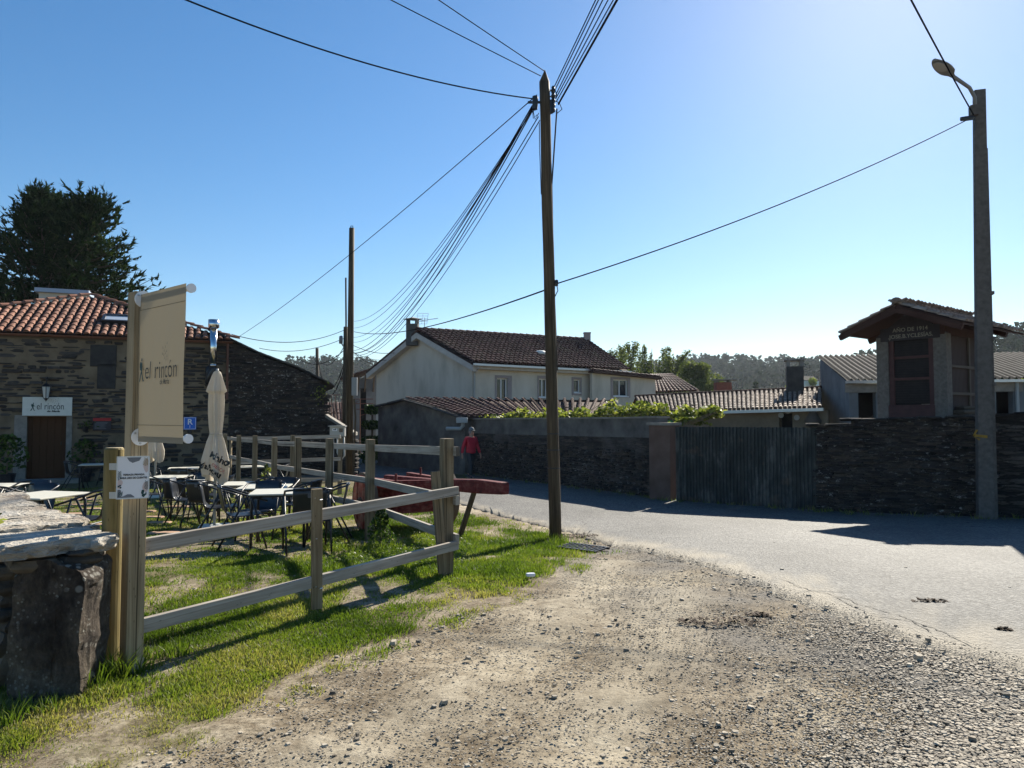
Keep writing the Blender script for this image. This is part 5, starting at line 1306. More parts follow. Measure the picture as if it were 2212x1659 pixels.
for p in (F0, FR - e1*.24, F0 + e2*(gL - .24), FR - e1*.24 + e2*(gL - .24)):
    b = MB(); q = p + e1*.12 + e2*.12; b.box((q.x, q.y, (gb0 + gt0)/2), (.27, .27, gt0 - gb0), math.atan2(e1.y, e1.x)); b.build('corner_pillar', 'granite', gr, bevel=.012)
i0, i1 = .255, gw - .255
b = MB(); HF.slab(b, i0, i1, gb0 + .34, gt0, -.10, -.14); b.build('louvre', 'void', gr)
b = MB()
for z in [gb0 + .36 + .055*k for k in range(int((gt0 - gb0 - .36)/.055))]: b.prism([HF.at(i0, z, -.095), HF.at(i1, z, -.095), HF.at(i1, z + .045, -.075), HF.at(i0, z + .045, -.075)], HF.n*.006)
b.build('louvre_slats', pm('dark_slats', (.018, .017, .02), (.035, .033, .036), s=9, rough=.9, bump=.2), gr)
b = MB(); HF.slab(b, i0, i0 + .11, gb0 + .30, gt0, -.07, -.03); HF.slab(b, i1 - .11, i1, gb0 + .30, gt0, -.07, -.03)
for f in (.36, .68): HF.slab(b, i0 + .11, i1 - .11, lerp(gb0 + .36, gt0, f) - .03, lerp(gb0 + .36, gt0, f) + .03, -.068, -.034)
fr = b.build('door_frame', 'granred', gr)
b = MB(); HF.slab(b, i0 - .02, i1 + .02, gb0, gb0 + .32, -.12, .035); b.build('sill_panel', 'granred', gr, bevel=.03)
az = W(1948, 656, 15.75).z; am = gw/2 + .02
b = MB(); b.prism([HF.at(-.03, gt0, .01), HF.at(gw + .03, gt0, .01), HF.at(am, az - .12, .01)], -HF.n*.12); gbl = b.build('gable_panel', pm('gable_dark', (.03, .025, .03), (.05, .042, .048), s=6, rough=.8, bump=.1), gr)
b = MB(); HF.slab(b, .1, gw - .1, gt0 - .10, gt0 + .20, .012, .03); b.build('lintel', 'gable_panel' if False else pm('lintel_dark', (.035, .03, .035), rough=.85, bump=.1), gr)
text('AÑO DE 1914', .125, HF.at(am, gt0 + .10, .032), e1, (0, 0, 1), 'lettering', 'letter', gbl, sx=1.0, bold=.002)
text('.JOSE.B.YCLESÍAS.', .125, HF.at(am, gt0 - .045, .032), e1, (0, 0, 1), 'lettering', 'letter', gbl, sx=1.02, bold=.002)
b = MB(); k = 0.25
while k < gL - .28:
    HS.slab(b, k, k + .062, gb0 + .12, gt0, -.075 + R.uniform(-.006, .006), -.055); k += .07
b.build('side_slats', 'slat', gr)
b = MB(); HS.slab(b, -.02, gL + .02, gt0 - .03, gt0 + .26, -.22, -.01); b.build('wall_plate', 'beam', gr)
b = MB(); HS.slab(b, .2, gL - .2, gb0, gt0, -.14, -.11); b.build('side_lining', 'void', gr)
b = MB()
for f in (.30, .62): HS.slab(b, .24, gL - .24, lerp(gb0, gt0, f) - .03, lerp(gb0, gt0, f) + .03, -.05, .0)
HS.slab(b, .24, gL - .24, gb0, gb0 + .10, -.09, .02); b.build('side_rail', 'oldwood', gr)
b = MB(); HS.slab(b, 1.25, 1.32, gb0 + .1, gt0, -.05, -.012); b.build('side_post', 'oldwood', gr)
ov = .62; el = -.55; er = gw + .58; ez = az - .56
def RPt(s, z, dpt): return F0 + e1*s + e2*dpt + V((0, 0, z))
b = MB()
for s in (el, er): b.prism([RPt(am, az - .09, -ov), RPt(s, ez - .05, -ov), RPt(s, ez - .005, -ov), RPt(am, az - .045, -ov)], e2*(gL + 2*ov))
rfm = b.build('roof', 'beam', gr)
b = MB()
for s in (el, er):
    for dd in (-ov - .01, gL*.3, gL*.7): b.bar(RPt(am, az - .16, dd), RPt(s, ez - .11, dd), .09, .12)
b.build('rafter', 'beam', gr)
b = MB()
for s, sg in ((el, -1), (er, 1)):
    Vd = (RPt(am, az - .03, 0) - RPt(s, ez, 0)); L = Vd.length; Vd.normalize()
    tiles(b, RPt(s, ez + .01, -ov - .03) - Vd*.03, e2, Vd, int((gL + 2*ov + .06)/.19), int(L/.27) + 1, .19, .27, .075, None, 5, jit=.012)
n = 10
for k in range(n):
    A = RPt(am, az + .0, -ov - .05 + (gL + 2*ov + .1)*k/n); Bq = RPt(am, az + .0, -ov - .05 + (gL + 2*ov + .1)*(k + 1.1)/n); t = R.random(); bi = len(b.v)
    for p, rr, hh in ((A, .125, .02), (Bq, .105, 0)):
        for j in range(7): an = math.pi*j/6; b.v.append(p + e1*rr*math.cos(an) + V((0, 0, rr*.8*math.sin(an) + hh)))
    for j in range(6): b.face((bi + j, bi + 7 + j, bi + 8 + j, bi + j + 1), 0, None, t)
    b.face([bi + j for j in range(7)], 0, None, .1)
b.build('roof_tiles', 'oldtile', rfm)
b = MB(); b.rock((9.95, 15.6, 1.70), (.5, .35, .10), .3, .06, 8, 0, 3); b.rock((10.0, 15.65, 1.79), (.4, .3, .08), .2, .06, 9, 0, 3); tag(b.build('plank_stack', 'oldwood', loc=(9.95, 15.6, 1.65)), 'few weathered boards stacked beside the granary foot', 'boards')

# ------------------------------------------------------------------ long farm shed with a corrugated roof
SA = V((10.45, 22.0, 0)); SB = V((11.74, 27.0, 0)); sd_ = V((6.86, -1.2, 0)).normalized(); LEN = 15.0
fs_ = thing('farm_shed', 'long grey farm shed with a corrugated fibre roof behind the granary', 'shed', V((SA.x, SA.y, -.6)))
ze, zr = 2.72, 3.92
b = MB(); gpl = Plane((SB.x, SB.y), SA - SB); gl_ = (SA - SB).length
b.prism([gpl.at(0, -1, 0), gpl.at(gl_, -1, 0), gpl.at(gl_, ze - .12, 0), gpl.at(0, zr - .12, 0)], -gpl.n*.25)
SF = Plane((SA.x, SA.y), sd_)
ho = []
for r in ((1845, 848, 1893, 960), (2153, 846, 2190, 960), (1935, 848, 2040, 960)):
    q = SF.rect(*r); ho.append((q[0], q[1], -.55, q[3]))
SF.wall(b, 0, LEN, -.8, ze - .10, ho, .3); b.build('wall', 'bluegrey', fs_)
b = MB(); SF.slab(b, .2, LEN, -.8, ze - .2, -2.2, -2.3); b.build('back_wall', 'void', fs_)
b = MB()
for h in ho: SF.slab(b, h[0] - .25, h[1] + .25, h[3] + .003, h[3] + .28, .0, .05)
b.build('lintel', 'cement', fs_)
b = MB(); q = SF.hit(2196, 880)[0]; b.tube([SF.at(q, ze - .1, .06), SF.at(q, .3, .06)], .05, 8); b.build('downpipe', 'plinth', fs_)
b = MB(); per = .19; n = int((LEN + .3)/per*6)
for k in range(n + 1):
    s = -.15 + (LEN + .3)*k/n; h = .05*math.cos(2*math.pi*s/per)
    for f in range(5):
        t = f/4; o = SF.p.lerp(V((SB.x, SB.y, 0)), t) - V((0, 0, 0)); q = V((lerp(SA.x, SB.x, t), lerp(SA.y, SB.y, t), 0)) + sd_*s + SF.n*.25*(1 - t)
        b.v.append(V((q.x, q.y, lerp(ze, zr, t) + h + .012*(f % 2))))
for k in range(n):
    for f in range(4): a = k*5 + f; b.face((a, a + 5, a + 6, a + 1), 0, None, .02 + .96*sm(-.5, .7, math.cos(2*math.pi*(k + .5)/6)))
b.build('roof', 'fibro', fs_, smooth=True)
b = MB(); SF.slab(b, -.15, LEN, ze - .10, ze - .02, .17, .25); b.build('gutter', 'steel', fs_)

# ------------------------------------------------------------------ low tiled shed with a chimney
ts = thing('tiled_shed', 'low farm building with weathered clay tiles and a square chimney', 'shed', V((7.5, 24, -.6)))
eR_, eL_ = W(1776, 881, 22.6), W(1385, 892, 26.6); rR_, rL_ = W(1776, 840, 26.8), W(1372, 859, 30.2)
U = (eR_ - eL_); Lu = U.length; Vv_ = (rL_ - eL_); Lv = Vv_.length; U.normalize(); Vv_.normalize()
b = MB(); b.poly([eL_, eR_, rR_, rL_]); b.poly([rL_ + V((0, 3, -1)), rR_ + V((0, 3, -1)), rR_, rL_][::-1]); r_ = b.build('roof', 'undertile', ts)
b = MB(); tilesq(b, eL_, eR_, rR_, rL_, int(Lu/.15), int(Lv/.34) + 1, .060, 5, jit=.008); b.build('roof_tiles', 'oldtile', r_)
b = MB(); b.bar(rL_ + V((0, 0, .06)), rR_ + V((0, 0, .06)), .26, .12); b.build('ridge', 'browntile', r_, bevel=.03)
TP = Plane((eL_.x, eL_.y + .35), U); lw_ = Lu
b = MB(); h1 = TP.rect(1683, 893, 1712, 950); h2 = TP.rect(1525, 896, 1560, 950); h3 = TP.rect(1648, 893, 1680, 950)
TP.wall(b, -.5, lw_ + .3, -1.0, eR_.z - .08, [(h1[0], h1[1], -.6, h1[3])], .25); b.build('wall', pm('ochre_render', (.17, .13, .085), (.27, .21, .14), s=2, rough=.9, bump=.3), ts)
b = MB(); TP.slab(b, h1[0] - .1, h1[1] + .1, -.6, h1[3] + .1, -.5, -.45); b.build('door', 'void', ts)
b = MB(); b.bar(eL_ - V((0, .1, .05)), eR_ - V((0, .1, .05)), .10, .10); b.build('gutter', 'steel', ts)
cY = 26.4; c0, c1 = W(1707, 838, cY), W(1741, 838, cY); cz = W(1724, 803, cY).z; cw = c1.x - c0.x; cx = (c0.x + c1.x)/2
b = MB(); b.box((cx, cY + .3, (cz + 1.5)/2 + .3), (cw, cw, cz - 1.5 - .2), -.3); chm = b.build('chimney', pm('sooty_block', (.04, .036, .032), (.10, .09, .08), s=3, rough=.95, bump=.5), ts)
for sx in (-1, 1):
    for sy in (-1, 1):
        b = MB(); q = Matrix.Rotation(-.3, 3, 'Z') @ V((sx*cw*.4, sy*cw*.4, 0)); b.box((cx + q.x, cY + .3 + q.y, cz + .30), (.11, .11, .25), -.3); b.build('cap_post', 'cement', chm)
b = MB(); b.box((cx, cY + .3, cz + .455), (cw*1.2, cw*1.2, .06), -.3); b.build('cap', 'cement', chm)
q = TP.at(*TP.hit(1755, 905), .08); o = thing('hanging_basket', 'dark rounded basket hanging on the shed wall under the eave', 'basket', q)
b = MB(); b.lathe([(.05, .32), (.12, .2), (.26, -.05), (.24, -.22), (.08, -.28)], q + V((0, -.1, 0)), 10); b.build('basket', 'oldwood', o, smooth=True)
for k, (px, py) in enumerate(((1688, 897), (1722, 902), (1703, 888))):
    q = TP.at(*TP.hit(px, py), .03); b = MB(); b.tube([q, q + TP.n*.03], .09, 12); tag(b.build('wall_disc', 'boxgrey', loc=q), 'pale round disc fixed to the shed wall by its dark doorway', 'disc', 'pale discs around the shed doorway')
q = TP.at(*TP.hit(1470, 912), .7); o = thing('watering_can', 'green watering can showing above the corrugated gate', 'watering can', V((q.x, q.y, q.z - .2)))
b = MB(); b.lathe([(.16, -.2), (.17, .1), (.13, .16)], q, 12); b.build('body', pm('green_plastic', (.03, .22, .08), rough=.4, bump=0), o)
b = MB(); b.tube([q + V((.14, 0, -.1)), q + V((.36, 0, .16))], .03, 6); b.build('spout', pm('green_plastic_spout', (.03, .22, .08), rough=.4, bump=0), o)
b = MB(); b.tube([q + V((-.13, 0, .1)), q + V((-.2, 0, .2)), q + V((0, 0, .26)), q + V((.1, 0, .15))], .016, 6); b.build('handle', 'black', o)

# ------------------------------------------------------------------ vine on top of the yard wall
vn = thing('climbing_vine', 'bright backlit vine sprawling along the top of the yard wall', 'vine', V((2.5, 21.5, -.55)))
b = MB(); pts = []
VP = [(1035, 906, 898, 27.0), (1090, 905, 893, 25.6), (1130, 905, 884, 24.6), (1200, 904, 880, 23.2), (1260, 903, 876, 22.2), (1320, 903, 872, 21.2), (1380, 902, 868, 20.4), (1430, 903, 868, 19.6), (1480, 904, 872, 19.2), (1525, 902, 876, 19.0), (1556, 898, 884, 19.0)]
for _ in range(3600):
    t = R.random()**.75*(len(VP) - 1); i = min(int(t), len(VP) - 2); f = t - i
    px, y0, y1, Y = [lerp(p, q, f) for p, q in zip(VP[i], VP[i + 1])]
    nn = fbm(px*.03, 0, 1, 3, 4); hgt = (y0 - y1)*(.75 + .7*nn)
    p = W(px + R.gauss(0, 4), y0 - hgt*R.random()**1.3 + R.gauss(0, 1), Y + R.uniform(.15, 1.0)); pts.append((p, R.random()))
for _ in range(160): p = W(R.gauss(1492, 20), R.uniform(900, 917), 18.9 + R.uniform(0, .4)); pts.append((p, R.random()*.6))
leaves(b, pts, .135, flat=.25, asp=1.15); b.build('foliage', 'leafvine', vn)
b = MB()
for k in range(16):
    px = R.uniform(1120, 1500); p = W(px, 903, lerp(24.8, 19.2, (px - 1120)/380) + .4)
    b.tube([p, p + V((R.uniform(-.2, .5), R.uniform(-.2, .2), R.uniform(.15, .4))), p + V((R.uniform(.3, .9), R.uniform(-.2, .3), R.uniform(.2, .55)))], [.018, .012, .005], 5)
for k in range(4): p = W(1478 + 6*k, 916, 18.9); b.tube([p, W(1500 + 12*k, 905 - 3*k, 18.9), W(1530 + 9*k, 893 - 2*k, 18.9)], [.012, .008, .004], 5)
b.tube([W(1470, 1010, 19.2), W(1474, 930, 19.0), W(1450, 905, 19.5), W(1380, 896, 20.6), W(1290, 898, 21.9)], [.025, .022, .018, .014, .01], 6)
b.build('stem', 'stem', vn)

# ------------------------------------------------------------------ cream farmhouse
C0, CL, CR = V((-2.05, 36.7, 0)), V((-8.14, 42.6, 0)), V((7.08, 43.0, 0)); zE_, zR_ = 4.36, 6.40
fh = thing('farmhouse', 'two storey cream farmhouse with a brown tiled gable roof', 'house', V((-1, 40, -.8)))
FPl = Plane((C0.x, C0.y), CR - C0); LF = (CR - C0).length; GPl = Plane((CL.x, CL.y), C0 - CL); LG = (C0 - CL).length
holes = []; wins = []
for sr, fr_ in (((1069, 811, 1105, 866), (1073, 817, 1096, 864)), ((1161, 812, 1188, 862), (1164, 818, 1182, 858)), ((1235, 815, 1256, 854), (1239, 820, 1253, 848))):
    S_, F_ = FPl.rect(*sr), FPl.rect(*fr_); holes.append(F_); wins.append((S_, F_))
b = MB(); FPl.wall(b, 0, LF, -1.0, zE_, holes, .22)
b.prism([GPl.at(0, -1, 0), GPl.at(LG - .01, -1, 0), GPl.at(LG - .01, zE_, 0), GPl.at(LG*.5, zR_ - .12, 0), GPl.at(0, zE_, 0)], -GPl.n*.3)
BKc = CR + (CL - C0); b.poly([V((CR.x, CR.y, -1)), V((BKc.x, BKc.y, -1)), V((BKc.x, BKc.y, zE_)), V((CR.x, CR.y, zE_))]); b.poly([V((BKc.x, BKc.y, -1)), V((CL.x, CL.y, -1)), V((CL.x, CL.y, zE_)), V((BKc.x, BKc.y, zE_))])
b.build('wall', 'cream', fh)
def window(pl, S_, F_, par, two=True):
    o = MB()
    for r in ((S_[0], F_[0], S_[2], S_[3]), (F_[1], S_[1], S_[2], S_[3]), (F_[0], F_[1], F_[3], S_[3]), (F_[0], F_[1], S_[2], F_[2])):
        if r[1] - r[0] > .01 and r[3] - r[2] > .01: pl.slab(o, *r, .003, .03)
    w = o.build('window', 'pinkstone', par); t = .055
    o = MB(); m = (F_[0] + F_[1])/2
    for r in ((F_[0], F_[1], F_[2], F_[2] + t), (F_[0], F_[1], F_[3] - t, F_[3]), (F_[0], F_[0] + t, F_[2] + t, F_[3] - t), (F_[1] - t, F_[1], F_[2] + t, F_[3] - t)): pl.slab(o, *r, -.16, -.11)
    if two: pl.slab(o, m - t*.6, m + t*.6, F_[2] + t, F_[3] - t, -.158, -.112)
    o.build('frame', 'white', w)
    o = MB(); pl.slab(o, F_[0] + t*.5, F_[1] - t*.5, F_[2] + t*.5, F_[3] - t*.5, -.15, -.14); o.build('pane', 'pane', w)
    o = MB(); pl.slab(o, F_[0] - .03, F_[1] + .03, F_[2] - .05, F_[2] + .0, -.10, .07); o.build('sill', 'white', w)
for i, (S_, F_) in enumerate(wins): window(FPl, S_, F_, fh, i < 2)
# roof
RA = W(899, 713, 39.3); RB = W(1268, 735, 44.6); EA = W(1021, 783, 36.2); EB = W(1361, 797, 42.6); EL = W(791, 797, 42.6)
RB.z = RA.z; EB.z = EA.z; EL.z = EA.z - .05
b = MB(); th = V((0, 0, -.14))
dn_ = V((0, 0, -.13)); b.prism([EA + dn_, EB + dn_, RB + dn_, RA + dn_], -dn_*.3); BL = EL + (RB - RA); b.prism([RA, RB, BL, EL], th); rf_ = b.build('roof', 'undertile', fh)
b = MB(); U = (EB - EA); Lu = U.length; U.normalize(); Vd = (RA - EA); Lv = Vd.length; Vd.normalize(); shr = 0
nu = int(Lu/.29); nv = int(Lv/.36) + 1
def rin(u, v): return u < lerp(Lu, (RB - RA).length, v/Lv) - .02
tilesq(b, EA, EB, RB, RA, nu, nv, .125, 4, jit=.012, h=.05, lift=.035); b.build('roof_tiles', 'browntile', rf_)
b = MB(); n = 26
for k in range(n):
    A = RA.lerp(RB, k/n); B = RA.lerp(RB, (k + 1.08)/n); t = R.random(); b.tube([A + V((0, 0, .05)), B + V((0, 0, .03))], [.15, .13], 8, t=t)
b.build('ridge_tiles', 'browntile', rf_)
b = MB(); gi = V((.25, .28, 0)); 
for p, q in ((RA, EA), (RA, EL)): b.prism([p + th*1.05, q + th*1.05, q + th*1.05 + V((0, 0, -.30)), p + th*1.05 + V((0, 0, -.30))], gi)
d_ = (EB - EA).normalized(); b.prism([EA + th*1.05 + gi, EB + th*1.05, EB + th*1.05 + V((0, 0, -.16)), EA + th*1.05 + gi + V((0, 0, -.16))], V((-.3, .42, 0))); b.build('eave_fascia', 'fascia', fh)
b = MB(); go_ = V((.06, -.10, -.10)); b.bar(EA + go_, EB + go_, .12, .11); b.build('gutter', 'steel', fh)
b = MB(); q = FPl.at(.10, zE_ - .5, .07); b.tube([EA + V((.3, .1, -.15)), EA + V((.28, .15, -.3)), q, FPl.at(.07, 2.15, .07), GPl.at(LG - .3, 1.98, .07), GPl.at(LG - 2.8, 1.75, .07)], .05, 7); b.build('downpipe', 'boxgrey', fh)
def chimney(px0, px1, py0, py1, Y, par, capped=True, mat='cement'):
    A, B = W(px0, py1, Y), W(px1, py1, Y); zt_ = W(px0, py0, Y).z; w = B.x - A.x; cx = (A.x + B.x)/2; b = MB()
    z1 = zt_ - (.36 if capped else .06)
    b.box((cx, Y + w/2, (A.z - .8 + z1)/2), (w, w, z1 - A.z + .8)); c = b.build('chimney', mat, par)
    if capped:
        for sx in (-1, 1):
            for sy in (-1, 1): b = MB(); b.box((cx + sx*w*.38, Y + w/2 + sy*w*.38, z1 + .13), (.15, .15, .262)); b.build('cap_post', mat, c)
        b = MB(); b.lathe([(w*.80, z1 + .262), (w*.80, z1 + .30), (.05, z1 + .40)], (cx, Y + w/2, 0), 4); b.build('cap', 'cement', c)
    else:
        b = MB(); b.box((cx, Y + w/2, z1 + .04), (w*1.12, w*1.12, .075)); b.build('cap', mat, c)
chimney(877, 902, 685, 715, 39.6, fh, True, pm('sooty_chimney', (.05, .05, .05), (.13, .13, .125), s=2, rough=.9, bump=.2))
chimney(1262, 1276, 718, 740, 44.3, fh, False, 'pinkstone')
b = MB(); q = EA + U*5.75 + Vd*1.62 + V((0, 0, .14)); b.lathe([(.40, -.02), (.36, .12), (.2, .2), (.0, .22)], q, 12); b.build('roof_dome', 'signwhite', rf_, smooth=True)
# aerial
an = thing('tv_aerial', 'metal television aerial on the farmhouse ridge beside the chimney', 'aerial', RA + V((.7, .4, 0)))
q = W(917, 712, 39.9); zt_ = W(917, 690, 39.9).z
b = MB(); b.tube([V((q.x, q.y, RA.z - .2)), V((q.x, q.y, zt_ + .1))], .02, 6); b.build('mast', 'steel', an)
b = MB(); b.tube([V((q.x - .3, q.y, zt_ - .1)), V((q.x + .75, q.y - .1, zt_ + .05))], .015, 5)
for k in range(6): x = q.x - .1 + .17*k; b.tube([V((x, q.y - .25, zt_ - .05 + .02*k)), V((x, q.y + .25, zt_ - .05 + .02*k))], .010, 4)
b.build('boom', 'steel', an)
b = MB()
for k in range(5): b.tube([V((q.x - .42 + .02*k, q.y - .3, zt_ - .30 + .15*k)), V((q.x + .12 + .02*k, q.y + .1, zt_ - .24 + .15*k))], .010, 4)
for f in (0, .5, 1): b.tube([V((q.x - .42 + .54*f, q.y - .3 + .4*f, zt_ - .30 + .06*f)), V((q.x - .34 + .54*f, q.y - .3 + .4*f, zt_ + .30 + .06*f))], .010, 4)
b.build('reflector', 'steel', an)
# annexe at its right end
xa, xb = W(1279, 860, 40.6), W(1416, 860, 43.0); XP = Plane((xa.x, xa.y), xb - xa); LX = V((xb.x - xa.x, xb.y - xa.y, 0)).length
S_, F_ = XP.rect(1319, 815, 1361, 859), XP.rect(1324, 820, 1356, 856); zx0, zx1 = W(1285, 806, 40.6).z, W(1416, 819, 43).z
b = MB(); XP.wall(b, 0, LX, -1, zx1, [F_], .2); b.prism([XP.at(0, zx1, -.001), XP.at(LX, zx1, -.001), XP.at(0, zx0, -.001)], -XP.n*.2); b.poly([XP.at(LX, -1, 0), XP.at(LX, -1, -4), XP.at(LX, zx1, -4), XP.at(LX, zx1, 0)]); ax = b.build('annexe', 'cream', fh)
window(XP, S_, F_, fh)
b = MB(); b.prism([XP.at(-.1, zx0 + .02, .35), XP.at(LX + .25, zx1 - .02, .35), XP.at(LX + .25, zx1 + .12, .35), XP.at(-.1, zx0 + .16, .35)], -XP.n*5.0); ar = b.build('annexe_roof', 'undertile', fh)
b = MB(); A = XP.at(-.1, zx0 + .17, .38); Bq = XP.at(LX + .25, zx1 + .13, .38); tiles(b, A, -XP.n, (Bq - A), 20, int((Bq - A).length/.35), .25, .35, .1, None, 4); b.build('annexe_tiles', 'browntile', ar)
# hipped outbuilding roof behind the annexe
ob = thing('tiled_outbuilding', 'brown tiled outbuilding roof to the right of the farmhouse annexe', 'outbuilding', V((10.5, 48, -1)))
q0, q1, q2, q3 = W(1398, 848, 46), W(1512, 845, 44), W(1452, 809, 49), W(1404, 810, 50)
b = MB(); b.prism([V((q0.x, q0.y + .4, -1)), V((q1.x - .3, q1.y + .4, -1)), V((q2.x + 2, q2.y + 3, -1)), V((q3.x, q3.y + 3, -1))], (0, 0, q0.z + .9)); b.build('wall', 'bluegrey', ob)
b = MB(); b.poly([q0, q1, q2, q3]); b.poly([q1, q1 + V((1, 6, 0)), q2]); r_ = b.build('roof', 'undertile', ob)
b = MB(); U2 = (q1 - q0); L2 = U2.length; U2.normalize(); V2 = (q3 - q0); L3 = V2.length; V2.normalize()
tilesq(b, q0, q1, q2, q3, int(L2/.26), int(L3/.4), .10, 4); b.build('roof_tiles', 'browntile', r_)
# red brick chimney peeping over the tiled shed
q = W(1561, 838, 40); o = thing('brick_chimney', 'small red brick chimney peeping over the tiled shed ridge', 'chimney', V((q.x, q.y, -1)))
b = MB(); b.box((q.x, q.y, q.z/2 - .4), (.85, .6, q.z + 1.4)); b.build('stack', pm('red_brick', (.20, .06, .04), (.30, .10, .07), s=9, rough=.9, bump=.2), o)
b = MB(); b.box((q.x + .1, q.y, q.z + .45), (1.2, .8, .07)); b.box((q.x - .35, q.y, q.z + .36), (.1, .5, .11)); b.box((q.x + .35, q.y, q.z + .36), (.1, .5, .11)); b.build('cap', 'cement', o)

# low lean-to in front of the farmhouse, dark roughcast end wall
lt = thing('lean_to', 'low lean-to with dark roughcast end wall and brown tile roof', 'outbuilding', V((-2, 30, -.6)))
a0, a1 = W(816, 1004, 32.2), W(1004, 1025, 26.95); LP = Plane((a0.x, a0.y), a1 - a0); LL = V((a1.x - a0.x, a1.y - a0.y, 0)).length
P = [LP.hit(*p) for p in ((817, 878), (845, 872), (876, 864), (940, 883), (1004, 905))]
b = MB(); b.prism([LP.at(0, -.9), LP.at(LL, -.9), LP.at(LL, P[4][1] - .05), LP.at(P[3][0], P[3][1] - .05), LP.at(P[2][0], P[2][1] - .05), LP.at(0, P[0][1] - .05)], -LP.n*.4); b.build('wall', 'rough', lt)
A = LP.at(P[2][0] - .1, P[2][1], .12); B = LP.at(LL + .1, P[4][1] + .02, .12); C_ = W(1300, 903, 28.6); D_ = W(1330, 867, 33.5); C_.z = B.z; D_.z = A.z; A0 = LP.at(-.1, P[0][1], .12)
b = MB(); b.poly([B, C_, D_, A]); b.poly([A0, A, D_, A0 + (D_ - A)]); r_ = b.build('roof', 'undertile', lt)
U = (C_ - B); L2 = U.length; U.normalize(); V2 = A - B; L3 = V2.length; V2.normalize()
b = MB(); tilesq(b, B, C_, D_, A, int(L2/.22), int(L3/.33) + 1, .085, 4, jit=.01, h=.10); b.build('roof_tiles', 'browntile', r_)
b = MB(); b.bar(A, D_, .25, .12); b.build('ridge', 'browntile', r_)
b = MB()
for (p, q) in ((P[0], P[1]), (P[1], P[2]), (P[2], P[3]), (P[3], P[4])): b.bar(LP.at(p[0], p[1] + .02, .06), LP.at(q[0] + .1, q[1] + .02, .06), .30, .07, t=R.random())
b.build('verge_slates', 'slate', lt)
b = MB(); b.tube([W(965, 926, 27.0), W(995, 926, 26.7), W(1000, 920, 26.7), W(1000, 908, 26.7)], .075, 10); wp = b.build('waste_pipe', 'plinth', lt, smooth=True)
b = MB(); p = W(998, 908, 26.6); b.box(p, (.42, .3, .2)); b.build('rain_head', 'plinth', wp, bevel=.02)
# ------------------------------------------------------------------ poles and cables
bt = G(1200, 1166); tpz = W(1176, 178, bt.y); mp = thing('utility_pole', 'tall dark wooden utility pole at the road edge in mid picture', 'utility pole', bt)
b = MB(); n = 14; pts = []
for k in range(n + 1):
    t = k/n; p = bt.lerp(tpz, t) + V((.012*noise.noise(V((t*6, 0, 3))), .012*noise.noise(V((t*6, 4, 3))), 0)); p.z = lerp(bt.z - .1, tpz.z, t); pts.append(p)
b.tube(pts, [lerp(.092, .080, k/n) for k in range(n + 1)], 14); b.build('shaft', 'pole', mp, smooth=True)
b = MB(); tip = W(1177, 151, bt.y); sd = V((1, 0, 0)); b.tube([pts[-1], V((tip.x, tip.y, tip.z))], [.080, .004], 14); b.build('pointed_top', 'pole', mp)
b = MB()
for py in (938, 968 + 5, 1012):
    z = W(1195, py, bt.y).z; t = (z - bt.z)/(tpz.z - bt.z); c = bt.lerp(tpz, t)
    b.tube([V((c.x, c.y, z)), V((c.x, c.y, z + .018))], lerp(.096, .082, t), 14)
b.build('steel_band', 'black', mp)
def pk(px, py, dy=0): return W(px, py, bt.y + dy)
ins = []
for py in (194, 206, 216, 226, 236):
    b = MB(); c = pk(1195, py); b.lathe([(.012, -.05), (.03, -.04), (.034, 0), (.022, .02), (.03, .04), (.012, .06)], c, 8); b.tube([c, pk(1187, py + 3)], .010, 5); b.build('insulator', 'black', mp, smooth=True)
b = MB(); c = pk(1155, 222); b.bar(pk(1140, 221), pk(1172, 221), .03, .03); b.build('bracket_arm', 'black', mp)
b = MB(); b.rock((c.x, c.y, c.z), (.09, .09, .20), 0, .2, 2, 0, 2); b.build('cable_clamp', 'black', mp)
b = MB(); c = pk(1192, 240); b.rock((c.x, c.y, c.z + .06), (.07, .10, .24), 0, .2, 5, 0, 2); b.build('junction_box', 'black', mp)
b = MB(); b.tube([pk(1165, 265), pk(1166, 330), pk(1169, 420)], .006, 5); b.tube([pk(1203, 235), pk(1192, 400), pk(1196, 600), pk(1200, 700), pk(1204, 800)], .012, 5); b.build('down_lead', 'cable', mp)
b = MB(); b.tube([pk(1189, 194), pk(1200, 196), pk(1203, 206), pk(1196, 214)], .007, 5); b.tube([pk(1195, 216), pk(1208, 222), pk(1214, 236), pk(1202, 246)], .007, 5)
b.tube([pk(1157, 226), pk(1152, 242), pk(1156, 258), pk(1164, 244)], .007, 5); b.tube([pk(1150, 234), pk(1152, 256), pk(1160, 248)], .006, 5); b.build('cable_loop', 'cable', mp)
b = MB(); c = pk(1202, 611); b.rock((c.x, c.y, c.z), (.06, .08, .09), 0, .1, 9, 0, 2); b.tube([c, c + V((.02, -.02, -.12)), c + V((-.03, -.02, -.22))], .008, 5); b.build('side_clamp', 'black', mp)
def rodpole(name, label, cat, px, py, Y, ptop, r0, r1, lean=0):
    q = W(px, py, Y); q.z = gz(q.x, q.y); t = W(px + lean, ptop, Y); o = thing(name, label, cat, q)
    b = MB(); b.tube([q - V((0, 0, .1)), q.lerp(t, .5), t], [r0, (r0 + r1)/2, r1], 12); b.build('shaft', 'pole', o, smooth=True); return o, q, t
p2, q2, t2 = rodpole('utility_pole', 'dark wooden pole standing beyond the fence beside the meter box', 'utility pole', 754, 1033, 24.6, 493, .13, .095, 6)
b = MB(); b.tube([t2 + V((-.05, 0, 0)), t2 + V((-.03, 0, .08)), t2 + V((.03, 0, .08)), t2 + V((.05, 0, 0))], .014, 5); b.build('lifting_eye', 'black', p2)
